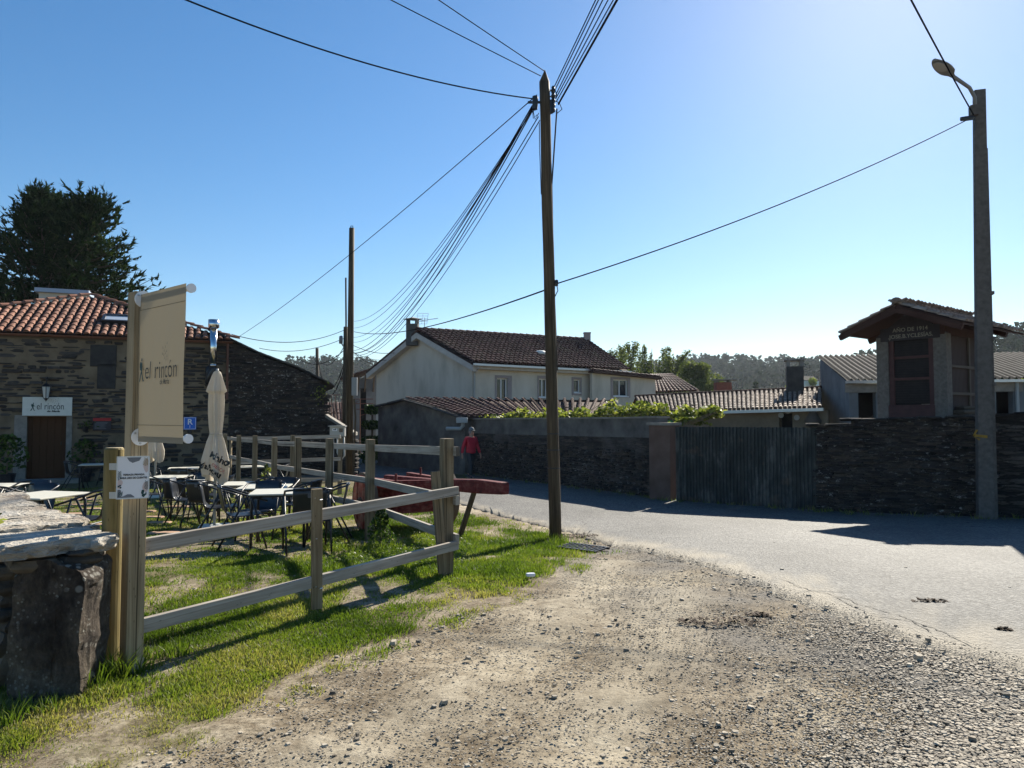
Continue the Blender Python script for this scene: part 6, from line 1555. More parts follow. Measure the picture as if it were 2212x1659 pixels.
b = MB(); b.tube([W(747, 600, 24.6), W(748, 800, 24.5), W(748, 1033, 24.45)], .03, 6); b.tube([W(765, 862, 24.45), W(768, 900, 24.4), W(763, 1033, 24.4)], .035, 6); b.build('cable_duct', 'pole', p2)
b = MB(); c = W(766, 835, 24.4); b.box(c, (.18, .16, .62)); b.build('cabinet', 'lamp', p2, bevel=.01)
mb = thing('meter_box', 'grey electricity meter box on a stand in front of the wooden pole', 'meter box', gp(W(730, 990, 23.9).x, 23.9))
c = W(730, 932, 23.9); b = MB(); b.box(c, (.50, .22, .33)); b.build('cabinet', 'boxgrey', mb, bevel=.01)
b = MB(); b.box(c + V((0, -.03, .18)), (.56, .32, .03)); b.build('lid', 'boxgrey', mb)
b = MB(); b.box(c + V((.13, -.113, .04)), (.12, .006, .13)); b.build('meter_window', 'pane', mb)
b = MB(); b.box(c + V((-.08, -.113, .06)), (.16, .004, .08)); b.build('sticker', 'paper', mb)
b = MB(); b.box(c + V((-.10, -.116, .06)), (.06, .003, .03)); b.box(c + V((-.05, -.116, .07)), (.03, .003, .05)); b.build('sticker_print', 'ink', mb)
b = MB()
for x in (-.15, .1): b.tube([c + V((x, 0, -.16)), V((c.x + x, c.y, gz(c.x, c.y) - .05))], .03, 6)
b.build('conduit', 'plinth', mb)
b = MB(); b.tube([c + V((-.02, -.02, -.16)), c + V((.0, -.05, -.7)), c + V((.12, -.08, -1.0)), c + V((.24, -.05, -.8)), c + V((.2, 0, -.16))], .028, 6); b.build('hose', 'boxgrey', mb, smooth=True)
p3, q3, t3 = rodpole('street_lamp', 'distant wooden lamp pole just left of the dark pole', 'street lamp', 744, 960, 38, 706, .15, .12, 3)
b = MB(); c = W(737, 738, 37.8); b.tube([W(746, 760, 38), W(742, 748, 37.9), W(738, 742, 37.8)], .035, 6); b.build('arm', 'lamp', p3)
b = MB(); b.rock((c.x - .02, c.y, c.z + .1), (.22, .5, .42), .3, .1, 3, 0, 3); b.build('lamp_head', 'lamp', p3, smooth=True)
p4, q4, t4 = rodpole('utility_pole', 'small distant pole over the restaurant wing roof', 'utility pole', 687, 960, 62, 752, .17, .14, -2)
# concrete street lamp on the right
cb = G(2128, 1123); ct = W(2115, 196, cb.y); cl = thing('street_lamp', 'tall tapered concrete lamp pole on the right with a yellow arrow', 'street lamp', cb)
b = MB(); rzc = -.35; e = V((math.cos(rzc), math.sin(rzc), 0)); nn = V((-e.y, e.x, 0))
up_ = nn; ctz = V((ct.x, ct.y, ct.z))
b.bar(cb - V((0, 0, .2)), ctz, .27, .24, up=nn, w1=.20, h1=.16); sh = b.build('shaft', 'concrete', cl, bevel=.012)
b = MB(); m0, m1 = cb + e*.165, ctz + e*.118
b.bar(cb + e*.16 + nn*.02 - V((0, 0, .2)), m0.lerp(m1, .86) + nn*.02 - e*.02, .09, .16, up=nn, w1=.05, h1=.10); b.build('side_rib', 'concrete', cl)
b = MB()
for k in range(5): p = m0.lerp(m1, .10 + .105*k) + e*.0; b.box(p, (.10, .18, .06), rzc)
b.build('rib_cleat', 'concrete', cl)
AP = Plane((cb - nn*.131 - e*.12)[:2], e); c = AP.hit(2120, 942); s_, z_ = c
shape(AP, [[(s_ - .13, z_ - .01), (s_ + .10, z_ - .04), (s_ + .10, z_ + .015), (s_ - .10, z_ + .035)], [(s_ - .15, z_), (s_ - .11, z_ + .02), (s_ - .05, z_ + .12), (s_ - .09, z_ + .13)], [(s_ - .15, z_), (s_ - .12, z_ - .02), (s_ - .04, z_ - .085), (s_ - .02, z_ - .06)]], 'painted_arrow', 'arrow', cl, .004, .003)
b = MB(); pa, pb_, pc_ = W(2106, 211, cb.y - .1), W(2094, 189, cb.y - .25), W(2056, 163, cb.y - .7); b.tube([pa + V((0, 0, -.2)), pa, pb_, pc_], .035, 10); b.build('lamp_arm', 'lamp', cl, smooth=True)
hd = W(2036, 149, cb.y - .95); dv = (W(2006, 120, cb.y - 1.05) - pc_).normalized(); sv = dv.cross(V((0, 0, 1))).normalized(); uv_ = sv.cross(dv).normalized()
b = MB(); L = .62; n = 14; rows = []
for i in range(13):
    t = i/12; w = .145*math.sin(math.pi*(.10 + .86*t))**.6 if t > .0 else .05; w = lerp(.045, w, sm(0, .25, t)); row = []
    for k in range(n): an = 6.283*k/n; row.append(pc_ - dv*.03 + dv*L*t + sv*w*math.cos(an) + uv_*(.055*max(0, math.sin(an)) + .022*min(0, math.sin(an)))*(.5 + math.sin(math.pi*min(.97, .12 + t))*.6))
    rows.append(row); b.v += row
for i in range(12):
    for k in range(n): a = i*n + k; c2 = i*n + (k + 1) % n; b.face((a, c2, c2 + n, a + n))
b.face(range(n)); b.face(range(12*n, 13*n)); hd_ = b.build('lamp_head', 'lamp', cl, smooth=True)
b = MB(); P = []
for k in range(16): an = 6.283*k/16; P.append(pc_ + dv*(.38 + .165*math.cos(an)) + sv*.095*math.sin(an) - uv_*.030)
b.prism(P, -uv_*.006); b.build('lens', 'glasslens', hd_)
b = MB(); c = W(2103, 240, cb.y - .05); b.box(c, (.14, .16, .20), rzc); b.build('control_box', 'concrete', cl)
b = MB(); c = W(2103, 254, cb.y - .12); b.tube([c, c + V((.10, .1, .0))], .02, 6); b.tube([c + V((-.03, 0, .03)), c + V((-.05, 0, -.05)), c + V((.02, 0, -.03)), c + V((.03, 0, .03))], .010, 5); b.tube([c, c + V((.05, 0, -.16)), c + V((.02, 0, -.26)), c + V((.0, 0, -.1))], .008, 5); b.build('cable_clamp', 'black', cl)
# cables: sagging curves between real points
def cable(a, b_, sag, r, label, group=None, n=26, mat='cable'):
    b = MB(); pts = []
    for k in range(n + 1):
        t = k/n; p = a.lerp(b_, t); p.z -= sag*4*t*(1 - t); pts.append(p)
    b.tube(pts, r, 5); o = b.build('overhead_cable', mat, None, smooth=True, loc=pts[0]); tag(o, label, 'cable', group); return o
def through(px, py, Y, z0): return W(px, py, Y)
K = bt.y
g_up = 'parallel wires climbing from the pole top out of the picture'
for k, ((x0, y0), x1) in enumerate((((1197, 188), 1283), ((1198, 196), 1289), ((1200, 206), 1298), ((1200, 214), 1309), ((1202, 219), 1320), ((1206, 224), 1327), ((1206, 226), 1329))):
    a = pk(x0, y0); q = W(x1, 0, 8.75); d = (q - a); d.z *= .98; e_ = a + d*9.0; cable(a, e_, .10, .008 if k < 5 else .011, 'thin dark wire rising rightward from the tall wooden pole top', g_up)
for (x0, y0, x1, Yq, r, sg, lb) in ((1168, 164, 857, 8.7, .007, .05, 'lower of two thin wires running up left from the pole point'), (1178, 155, 955, 8.75, .007, .04, 'upper of two thin wires running up left from the pole point')):
    a = pk(x0, y0); q = W(x1, 0, Yq); cable(a, a + (q - a)*4.0, sg, r, lb)
a = pk(1150, 213); q = W(458, 0, 7.6); m = W(800, 133, 8.75); e_ = a + (q - a)*1.6; cable(a, q + (q - m)*1.0, .28, .010, 'thick black cable sweeping to the upper left corner from the tall pole')
b = MB()
a = pk(1160, 205); w_ = W(518, 726, 27.0); cable(a, w_, .20, .008, 'single cable descending from the tall pole to the restaurant roof end')
lb_bundle = 'dark cable in the loose bundle descending from the tall pole to the distant lamp pole'
for k, (x0, y0, x1, y1, sg, r) in enumerate(((1160, 222, 762, 700, 1.05, .008), (1158, 226, 762, 715, 1.05, .008), (1154, 230, 762, 735, 1.1, .008), (1152, 232, 762, 745, 1.15, .008), (1150, 228, 760, 765, 1.1, .010), (1151, 232, 760, 767, 1.25, .012), (1152, 236, 761, 768, 1.4, .010), (1163, 252, 760, 768, 1.2, .008), (1166, 260, 762, 775, 1.3, .008))):
    cable(pk(x0, y0), W(x1 - 12, y1 - 8, 37.8), sg*1.0, r, lb_bundle, 'bundle of cables between the tall pole and the distant lamp pole')
# twisted street lighting cable between concrete pole, tall pole and lamp pole
a = W(2095, 256, cb.y - .2); cable(a, pk(1205, 612, -.09), .17, .010, 'twisted lighting cable from the concrete lamp pole to the tall wooden pole')
cable(pk(1190, 622, .1), W(746, 711, 37.8), .45, .013, 'twisted lighting cable continuing from the tall pole toward the distant lamp pole')
a = W(2103, 248, cb.y - .1); q = W(1972, 0, 9.5); cable(a, a + (q - a)*1.8, .05, .013, 'twisted cable rising from the concrete lamp pole past its lamp head')
b = MB(); c = W(2088, 256, cb.y - .25); b.rock((c.x, c.y, c.z), (.24, .07, .08), -.3, .1, 4, 0, 2); tag(b.build('tension_clamp', 'black', loc=c), 'black tension clamp on the lighting cable beside the concrete pole', 'clamp')
for k, (x0, y0, Y0, x1, y1, Y1, sg, r) in enumerate(((746, 712, 38, 500, 722, 30, .5, .016), (745, 745, 38, 690, 775, 62, .8, .02), (745, 755, 38, 640, 772, 45, .6, .02), (745, 780, 38, 688, 778, 62, 2.0, .03), (745, 790, 38, 686, 770, 62, 2.4, .03), (748, 738, 38, 862, 760, 41, .3, .016), (748, 745, 38, 815, 790, 42, .2, .016), (748, 752, 38, 835, 778, 41, .2, .014), (745, 730, 38, 560, 752, 40, .4, .016))):
    cable(W(x0, y0, Y0), W(x1, y1, Y1), sg, r, 'thin service cable spreading from the distant lamp pole to houses', 'service cables around the distant lamp pole')

# ------------------------------------------------------------------ red farm cart
ca_ = V((.85, .527, 0)); ct_ = V((.527, -.85, 0)); CC = V((-1.83, 12.35, 0)); cg = gz(CC.x, CC.y)
cart = thing('farm_cart', 'old red wooden ox cart with solid wheels propped on a stick', 'cart', V((CC.x, CC.y, cg)))
def cpt(u, v, z): return V((CC.x, CC.y, z)) + ct_*u + ca_*v
zb = .47; zt_ = .70
for sv_ in (-1, 1):
    b = MB(); pts = [(-1.05, .50, zb), (-.4, .52, zb), (.5, .46, zb + .01), (1.1, .26, zb + .05), (1.6, .09, zb + .09)]
    for (u, v, z), (u2, v2, z2) in zip(pts, pts[1:]): b.bar(cpt(u, sv_*v, z), cpt(u2, sv_*v2, z2), .10, .15)
    b.build('side_beam', 'cartred', cart)
b = MB(); b.bar(cpt(-.9, 0, zb - .01), cpt(1.5, 0, zb + .08), .12, .14); b.bar(cpt(1.5, 0, zb + .08), cpt(2.6, 0, zb + .14), .15, .17, w1=.13, h1=.20); b.bar(cpt(2.6, 0, zb + .14), cpt(3.30, 0, zb + .17), .13, .20, w1=.14, h1=.16); b.build('tongue', 'cartred', cart, bevel=.02)
b = MB()
for k in range(6):
    u = -.9 + .33*k; v = .46 if u < .5 else .30; b.bar(cpt(u, -v, zb - .03), cpt(u, v, zb - .03), .12, .05)
b.build('deck_boards', 'cartred', cart)
b = MB()
for sv_ in (-1, 1): b.bar(cpt(-.95, sv_*.44, zb - .26), cpt(.75, sv_*.40, zb - .24), .035, .36)
b.bar(cpt(-.95, -.44, zb - .26), cpt(-.95, .44, zb - .26), .035, .36); b.bar(cpt(.75, -.40, zb - .25), cpt(.75, .40, zb - .25), .035, .36)
b.build('under_box', 'cartred', cart)
for u, v in ((-.5, .5), (.6, .44), (-.5, -.5), (.6, -.44)):
    b = MB(); b.tube([cpt(u, v, zb), cpt(u, v, zb + .20)], .022, 6); b.build('stake', 'cartred', cart)
b = MB(); wz = cg + .50; b.tube([cpt(0, -.86, wz), cpt(0, .86, wz)], .06, 10); b.build('axle', 'oldwood', cart)
for sv_ in (-1, 1):
    b = MB(); c = cpt(0, sv_*.74, wz); b.tube([c - ca_*.05, c + ca_*.05], .45, 32); w_ = b.build('wheel', 'wheelred', cart)
    b = MB(); n = 32; ring = []
    for k in range(n):
        an = 6.283*k/n; r_ = ct_*math.cos(an) + V((0, 0, math.sin(an)))
        for rr, off in ((.45, -.052), (.49, -.052), (.49, .052), (.45, .052)): b.v.append(c + r_*rr + ca_*off)
    for k in range(n):
        for j in range(4): a = k*4 + j; a2 = k*4 + (j + 1) % 4; o_ = ((k + 1) % n)*4; b.face((a, a2, o_ + (j + 1) % 4, o_ + j))
    b.build('tyre', 'oldwood', w_)
    b = MB()
    for off in (-.062, .062):
        b.bar(c - V((0, 0, .44)) + ca_*off, c + V((0, 0, .44)) + ca_*off, .20, .03, up=ca_)
        for u in (-.24, .24): b.bar(c + ct_*u - V((0, 0, .36)) + ca_*off, c + ct_*u + V((0, 0, .36)) + ca_*off, .07, .025, up=ca_)
    b.build('wheel_plank', 'wheelred', w_)
    b = MB(); b.tube([c - ca_*.10, c + ca_*.10], .085, 10); b.build('hub', 'oldwood', w_)
b = MB(); pt_ = cpt(2.45, 0, zb + .06); pb2 = G(991, 1161); b.tube([pb2 - V((0, 0, .04)), pt_], [.045, .04], 8); b.build('prop_stick', 'oldwood', cart)

# ------------------------------------------------------------------ dwarf conifer and litter on the grass
q = G(822, 1183); dc = thing('dwarf_conifer', 'small dark conical garden conifer beside the fence post', 'shrub', q)
b = MB(); pts = []
for _ in range(900):
    t = R.random()**.8; a = R.uniform(0, 6.28); r = .21*(1 - t)**.8*(.5 + .5*math.sqrt(R.random()))*(1 + .25*math.sin(3*a + 9*t)); pts.append((q + V((r*math.cos(a), r*math.sin(a), .03 + .56*t)), R.random()*.8))
leaves(b, pts, .045, up=.8); b.build('foliage', 'leafbush', dc)
b = MB(); b.tube([q, q + V((0, 0, .4))], [.02, .006], 5); b.build('trunk', 'bark', dc)
q = G(1144, 1252); b = MB(); b.rock((q.x, q.y, q.z + .05), (.10, .06, .035), .3, .25, 3, 0, 3); tag(b.build('paper_scrap', 'paper', loc=q), 'crumpled white paper scrap on the grass below the pole', 'litter')
# rusty drain grate by the pole
q = G(1258, 1186); b = MB(); e = V((.8, -.6, 0)); f = V((.6, .8, 0)); dg_ = thing('drain_grate', 'rusty drain grate half buried in gravel beside the tall pole', 'drain grate', q)
for k in range(11): b.bar(q + e*(-.28 + .056*k) - f*.16 + V((0, 0, .02)), q + e*(-.28 + .056*k) + f*.16 + V((0, 0, .02)), .018, .02)
b.build('bars', 'black', dg_)
b = MB()
for s in (-1, 1): b.bar(q - e*.31 + f*.17*s + V((0, 0, .018)), q + e*.31 + f*.17*s + V((0, 0, .018)), .03, .03)
b.build('rim', 'black', dg_)

# ------------------------------------------------------------------ the walker
def skin(name, pts, edges, mat, parent, root=0, sub=2):
    me = bpy.data.meshes.new(name); me.from_pydata([p[:3] for p in pts], edges, []); o = bpy.data.objects.new(name, me); COL.objects.link(o)
    me.materials.append(M[mat]); m = o.modifiers.new('Skin', 'SKIN'); m.use_smooth_shade = True
    for i, p in enumerate(pts): v = me.skin_vertices[0].data[i]; v.radius = (p[3], p[4] if len(p) > 4 else p[3]); v.use_root = (i == root)
    s = o.modifiers.new('Sub', 'SUBSURF'); s.levels = sub; s.render_levels = sub; o.parent = parent; return o
wq = W(1017, 1034, 25.0); wq.z = gz(wq.x, wq.y) + .025
man = thing('person', 'person in red jersey, dark trousers and grey cap walking beside the yard wall', 'person', wq, rz=rad(-142))
BP_ = [(0, 0, .93, .15, .11), (0, 0, 1.14, .15, .115), (0, 0, 1.34, .17, .12), (0, .01, 1.47, .062, .062), (0, .03, 1.545, .066, .075), (0, .045, 1.62, .076, .092), (0, .035, 1.695, .066, .078), (0, .145, 1.60, .013, .016)]
BE = [(0, 1), (1, 2), (2, 3), (3, 4), (4, 5), (5, 6), (5, 7)]
def limb(par, chain):
    i = par
    for c in chain: BP_.append(c); BE.append((i, len(BP_) - 1)); i = len(BP_) - 1
    return i
AR = {}
for s, sw in ((1, .16), (-1, -.10)):
    LGc = [(s*.10, 0, .86, .085), (s*.105, sw*.9, .48, .058), (s*.105, -.02 if sw > 0 else -.30, .095 if sw > 0 else .14, .038), (s*.115, .16 if sw > 0 else -.16, .035, .036, .03)]
    if sw > 0: LGc[2] = (s*.105, .14, .09, .038); LGc[3] = (s*.12, .31, .035, .036, .03)
    limb(0, LGc); AR[('leg', s)] = LGc
    ARc = [(s*.20, 0, 1.385, .058), (s*.275, -.02 - sw*.3, 1.11, .046), (s*.31, .04 - sw*.8, .87, .030), (s*.315, .06 - sw*.9, .80, .034, .02)]
    h = limb(2, ARc); AR[('arm', s)] = ARc
    hx, hy, hz = ARc[-1][:3]
    for k, L in enumerate((.07, .078, .074, .06)): limb(h, [(hx, hy - .027 + .018*k, hz - .035, .009), (hx - s*.006, hy - .026 + .018*k + .008, hz - .035 - L*.6, .0085), (hx - s*.018, hy - .022 + .018*k + .014, hz - .035 - L, .007)])
    limb(h, [(hx - s*.004, hy + .035, hz + .012, .010), (hx - s*.012, hy + .052, hz - .028, .008)])
skin('body', BP_, BE, 'skin', man)
gw_ = lambda c, d: tuple(c[:3]) + tuple(r + d for r in c[3:])
sp_ = [(0, 0, .84, .205, .165), (0, 0, .95, .20, .16), (0, 0, 1.14, .188, .148), (0, 0, 1.34, .195, .142), (0, .01, 1.45, .085, .08)]; se = [(0, 1), (1, 2), (2, 3), (3, 4)]
for s in (1, -1):
    i = 3
    for c in AR[('arm', s)][:3]: sp_.append(gw_(c, .020)); se.append((i, len(sp_) - 1)); i = len(sp_) - 1
skin('jersey', sp_, se, 'jersey', man)
tp_ = [(0, 0, 1.06, .178, .140), (0, 0, .88, .175, .135)]; te = [(0, 1)]
for s in (1, -1):
    i = 1
    for c in AR[('leg', s)][:3]: tp_.append(gw_(c, .022)); te.append((i, len(tp_) - 1)); i = len(tp_) - 1
skin('trousers', tp_, te, 'trouser', man)
for s in (1, -1):
    a, c = AR[('leg', s)][2], AR[('leg', s)][3]; skin('shoe', [(a[0], a[1] - .03, a[2] - .02, .050, .045), ((a[0] + c[0])/2, (a[1] + c[1])/2, c[2] + .02, .050, .045), (c[0], c[1], c[2] + .005, .046, .034)], [(0, 1), (1, 2)], 'black', man)
def local(mbv, name, mat, parent, smooth=True):
    o = mbv.build(name, mat, None, smooth=smooth); o.parent = parent; return o
b = MB(); b.lathe([(.100, 1.655), (.103, 1.69), (.092, 1.745), (.055, 1.785), (.0, 1.80)], (0, .035, 0), 16); cp_ = local(b, 'cap', 'capgrey', man)
b = MB(); b.prism([(-.075, .10, 1.672), (.075, .10, 1.672), (.06, .205, 1.655), (-.06, .205, 1.655)], (0, 0, .014)); local(b, 'peak', 'ink', cp_, False)
for s in (1, -1):
    b = MB(); b.lathe([(.0, -.016), (.016, 0), (.0, .016)], (s*.032, .118, 1.633), 8); local(b, 'eye', 'ink', man)
    b = MB(); b.lathe([(.0, -.03), (.014, -.01), (.018, .015), (.0, .03)], (s*.086, .03, 1.615), 8); local(b, 'ear', 'skin', man)
b = MB(); b.prism([(-.028, .122, 1.560), (.028, .122, 1.560), (.024, .130, 1.552), (-.024, .130, 1.552)], (0, 0, .006)); local(b, 'mouth', 'redink', man, False)
b = MB(); b.lathe([(.082, 1.565), (.092, 1.60), (.096, 1.66)], (0, .018, 0), 14, cap=False); local(b, 'hair', 'greyink', man)

# ------------------------------------------------------------------ barn, scaffold and garden behind the dark pole
bn = thing('barn', 'dark grey open barn with a lean-to roof left of the farmhouse', 'barn', V((-10, 47, -.9)))
b = MB(); p0_, p1_ = W(746, 900, 46), W(820, 900, 46.4)
BPn = Plane((p0_.x, p0_.y), V((p1_.x - p0_.x, p1_.y - p0_.y))); LBn = V((p1_.x - p0_.x, p1_.y - p0_.y, 0)).length
zA_, zB_ = W(770, 822, 46).z, W(806, 800, 46.3).z
BPn.wall(b, 0, LBn, -1.2, zA_ - .3, [(LBn*.42, LBn*.60, .0, zA_ - .5)], .3); b.prism([BPn.at(0, zA_ - .3, -.002), BPn.at(LBn, zA_ - .3, -.002), BPn.at(LBn, zB_, -.002)], -BPn.n*.2); b.build('wall', 'bluegrey', bn)
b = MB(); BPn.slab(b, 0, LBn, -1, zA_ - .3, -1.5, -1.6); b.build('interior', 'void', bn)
b = MB(); b.prism([BPn.at(-.3, zA_ + .0, .9), BPn.at(LBn + .2, zB_ + .25, .9), BPn.at(LBn + .2, zB_ + .37, .9), BPn.at(-.3, zA_ + .12, .9)], -BPn.n*4); b.build('roof', 'browntile', bn)
b = MB()
for f in (.35, .55, .8): b.bar(BPn.at(LBn*f, zA_ - .7, .0), BPn.at(LBn*f + .1, lerp(zA_, zB_, f) - .02, .85), .09, .09)
b.build('bracket_strut', 'oldwood', bn)
b = MB(); BPn.slab(b, LBn*.3, LBn*.9, .05, .12, .3, .5); b.build('bench_plank', 'oldwood', bn)
sf = thing('scaffold', 'rusty scaffold frame in front of the grey barn', 'scaffold', V((W(765, 950, 44).x, 44, -.8)))
for px in (711, 716, 724, 738, 778): b = MB(); b.tube([V((W(px, 900, 44).x, 44, -.8)), W(px, 852 if px < 730 else 862, 44)], .03, 5); b.build('upright', 'copper', sf)
for py, x0, x1 in ((853, 707, 736), (862, 736, 806), (872, 736, 806), (884, 770, 808), (892, 711, 740), (906, 711, 740)): b = MB(); b.tube([W(x0, py, 44), W(x1, py, 44)], .025, 5); b.build('ledger', 'copper', sf)
for x0, y0, x1, y1 in ((712, 895, 738, 880), (752, 880, 778, 864), (778, 898, 806, 888)): b = MB(); b.tube([W(x0, y0, 44.05), W(x1, y1, 44.05)], .018, 5); b.build('brace', 'copper', sf)
fr_ = thing('tiled_house', 'distant house with a brown tile roof seen between the wing and the pole', 'house', V((W(730, 900, 64).x, 66, -1)))
q0, q1, q2, q3 = W(690, 912, 60), W(762, 912, 60), W(762, 869, 66), W(690, 870, 66)
b = MB(); b.prism([V((q0.x, q0.y + .3, -3)), V((q1.x, q1.y + .3, -3)), V((q2.x, q2.y, -3)), V((q3.x, q3.y, -3))], (0, 0, q0.z + 2.9)); b.build('wall', 'bluegrey', fr_)
b = MB(); b.poly([q0, q1, q2, q3]); r_ = b.build('roof', 'undertile', fr_)
b = MB(); L2 = (q1 - q0).length; L3 = (q3 - q0).length; tiles(b, q0 + V((0, 0, .05)), q1 - q0, q3 - q0, int(L2/.3), int(L3/.45), .3, .45, .12, None, 3); b.build('roof_tiles', 'browntile', r_)
def bush(name, px, py, Y, w, h, n, sz, mat, label, cat, boxy=False, layers=0, group=None):
    q = W(px, py, Y); q.z = gz(q.x, q.y); o = thing(name, label, cat, q, group); pts = []
    for _ in range(n):
        if boxy: p = V((R.uniform(-w, w), R.uniform(-.4, .4), h*R.random()))
        elif layers:
            k = R.randrange(layers); a = R.uniform(0, 6.28); r = w*(1 - .14*k)*math.sqrt(R.random()); p = V((r*math.cos(a), r*math.sin(a), h*(k + .55)/layers + h/layers*.30*R.uniform(-1, 1)*math.sqrt(max(0, 1 - (r/w)**2))))
        else:
            a = R.uniform(0, 6.28); ph = math.acos(R.uniform(-1, 1)); r = R.random()**.4; p = V((w*r*math.sin(ph)*math.cos(a), w*r*math.sin(ph)*math.sin(a), h*.5 + h*.5*r*math.cos(ph)))
        pts.append((q + p, R.random()*.8))
    b = MB(); leaves(b, pts, sz); b.build('foliage', mat, o)
    b = MB(); b.tube([q, q + V((0, 0, h*.8))], .05, 6); b.build('trunk', 'bark', o)
bush('topiary_shrub', 804, 950, 33.5, .62, 2.9, 2600, .15, 'leafbush', 'dark cloud-pruned shrub beside the lean-to wall', 'shrub', layers=4)
bush('hedge', 798, 985, 33.0, .55, .95, 700, .10, 'leafbush', 'low clipped green hedge at the foot of the lean-to wall', 'hedge', boxy=True)

# ------------------------------------------------------------------ trees
def spray(b, p, d, L, n, w, t0):
    """feathery conifer spray: thin blades fanned about a direction"""
    d = d.normalized()
    for k in range(n):
        f = R.random(); e = (d + V((R.gauss(0, .45), R.gauss(0, .45), R.gauss(0, .35)))).normalized(); o = p + d*L*f*.7; s = e.cross(V((R.gauss(0, 1), R.gauss(0, 1), R.gauss(0, 1)))).normalized()*w*R.uniform(.6, 1.2); l = L*R.uniform(.35, .75)
        b.poly([o - s, o + s, o + e*l], 0, None, max(.02, min(.97, t0 + R.gauss(0, .18))))
cx_ = W(95, 700, 40.0); ctree = thing('conifer_tree', 'big dark feathery conifer behind the restaurant roof', 'tree', V((cx_.x, 40.0, -.7)))
cb0 = ctree.location; Ht = W(60, 418, 40).z + .7
b = MB(); b.tube([cb0, cb0 + V((.2, 0, Ht*.5)), cb0 + V((-.3, 0, Ht*.93))], [.55, .38, .08], 10); b.build('trunk', 'bark', ctree)
b = MB(); bb = MB()
for k in range(330):
    h = R.uniform(.13, .97); a = R.uniform(0, 6.283); f = math.sin(math.pi*min(1, (h - .08)/.80*.62 + .30))
    L = 6.3*f*R.uniform(.55, 1.06)*(1.0 if h < .76 else lerp(1, .42, (h - .76)/.22)); o = cb0 + V((-.2*h, 0, Ht*h)); d = V((math.cos(a), math.sin(a), R.uniform(.05, .42)))
    if k % 5 == 0: h = R.uniform(.55, .93); o = cb0 + V((2.7, -.6, Ht*h)); L = 2.6*lerp(1, .3, (h - .55)/.38)
    if h > .8: d.z += .5; L *= .8
    pts = [o + d*L*t + V((0, 0, -.35*L*.25*math.sin(t*3.1) + .05*L*t*t)) for t in (0, .35, .7, 1)]; bb.tube(pts, [.09, .06, .035, .012], 4)
    for j in range(24):
        t = R.random()**.6; i = min(2, int(t*3)); p = pts[i].lerp(pts[i + 1], t*3 - i if t < 1 else 1) + V((R.gauss(0, .36), R.gauss(0, .36), R.gauss(0, .30)))
        dd = (d.normalized()*.8 + V((R.gauss(0, .5), R.gauss(0, .5), R.uniform(-.05, .75)))); spray(b, p, dd, R.uniform(.32, .72), 9, .06, .25 + .35*noise.noise(p*.5))
bb.build('branch', 'bark', ctree); b.build('crown', 'leafconifer', ctree)
def tree(px, ptop, Y, wpx, zb, n, sz, mat, label, kind='slim', asp=1.6, group=None, name='broadleaf_tree', lo=.12):
    q = W(px, ptop, Y); base = V((q.x, q.y, gz(q.x, q.y) - .2)); H = q.z - base.z; w = wpx*Y/FP/2; o = thing(name, label, 'tree', base, group)
    b = MB(); bb = MB(); bb.tube([base, base + V((R.gauss(0, .1), 0, H*.5)), base + V((R.gauss(0, .2), 0, H*.9))], [w*.09 + .05, w*.06 + .03, .03], 6)
    lobes = []
    for k in range(22 if kind == 'slim' else 16):
        h = lerp(lo, 1, (k + R.random())/22) if kind == 'slim' else R.uniform(lo + .1, .86); a = R.uniform(0, 6.28)
        if kind == 'slim': r = w*(1.15*(1 - .75*max(0, h - .35)))*R.uniform(.2, .75); rl = w*R.uniform(.28, .5)*(1.1 - .6*h); sz_z = 1.9
        else: r = w*R.uniform(.1, .65)*math.sqrt(max(.1, 1 - abs(h - .55)*1.5)); rl = w*R.uniform(.3, .52); sz_z = .8
        c = base + V((r*math.cos(a), r*math.sin(a), H*h)); lobes.append((c, rl, sz_z)); bb.tube([base + V((0, 0, H*max(.1, h - .22))), c], [w*.03 + .015, .012], 4)
    for _ in range(n):
        c, rl, s_ = R.choice(lobes); a = V((R.gauss(0, 1), R.gauss(0, 1), R.gauss(0, 1))).normalized()*rl*R.random()**.45; a.z *= s_
        p = c + a
        if p.z > base.z + H*1.03: p.z = base.z + H*R.uniform(.9, 1.03)
        leaves(b, [(p, max(.02, min(.97, R.gauss(.45, .22))))], sz, asp=asp, up=.5 if kind == 'slim' else None)
    bb.build('trunk', 'bark', o); b.build('crown', mat, o); return o
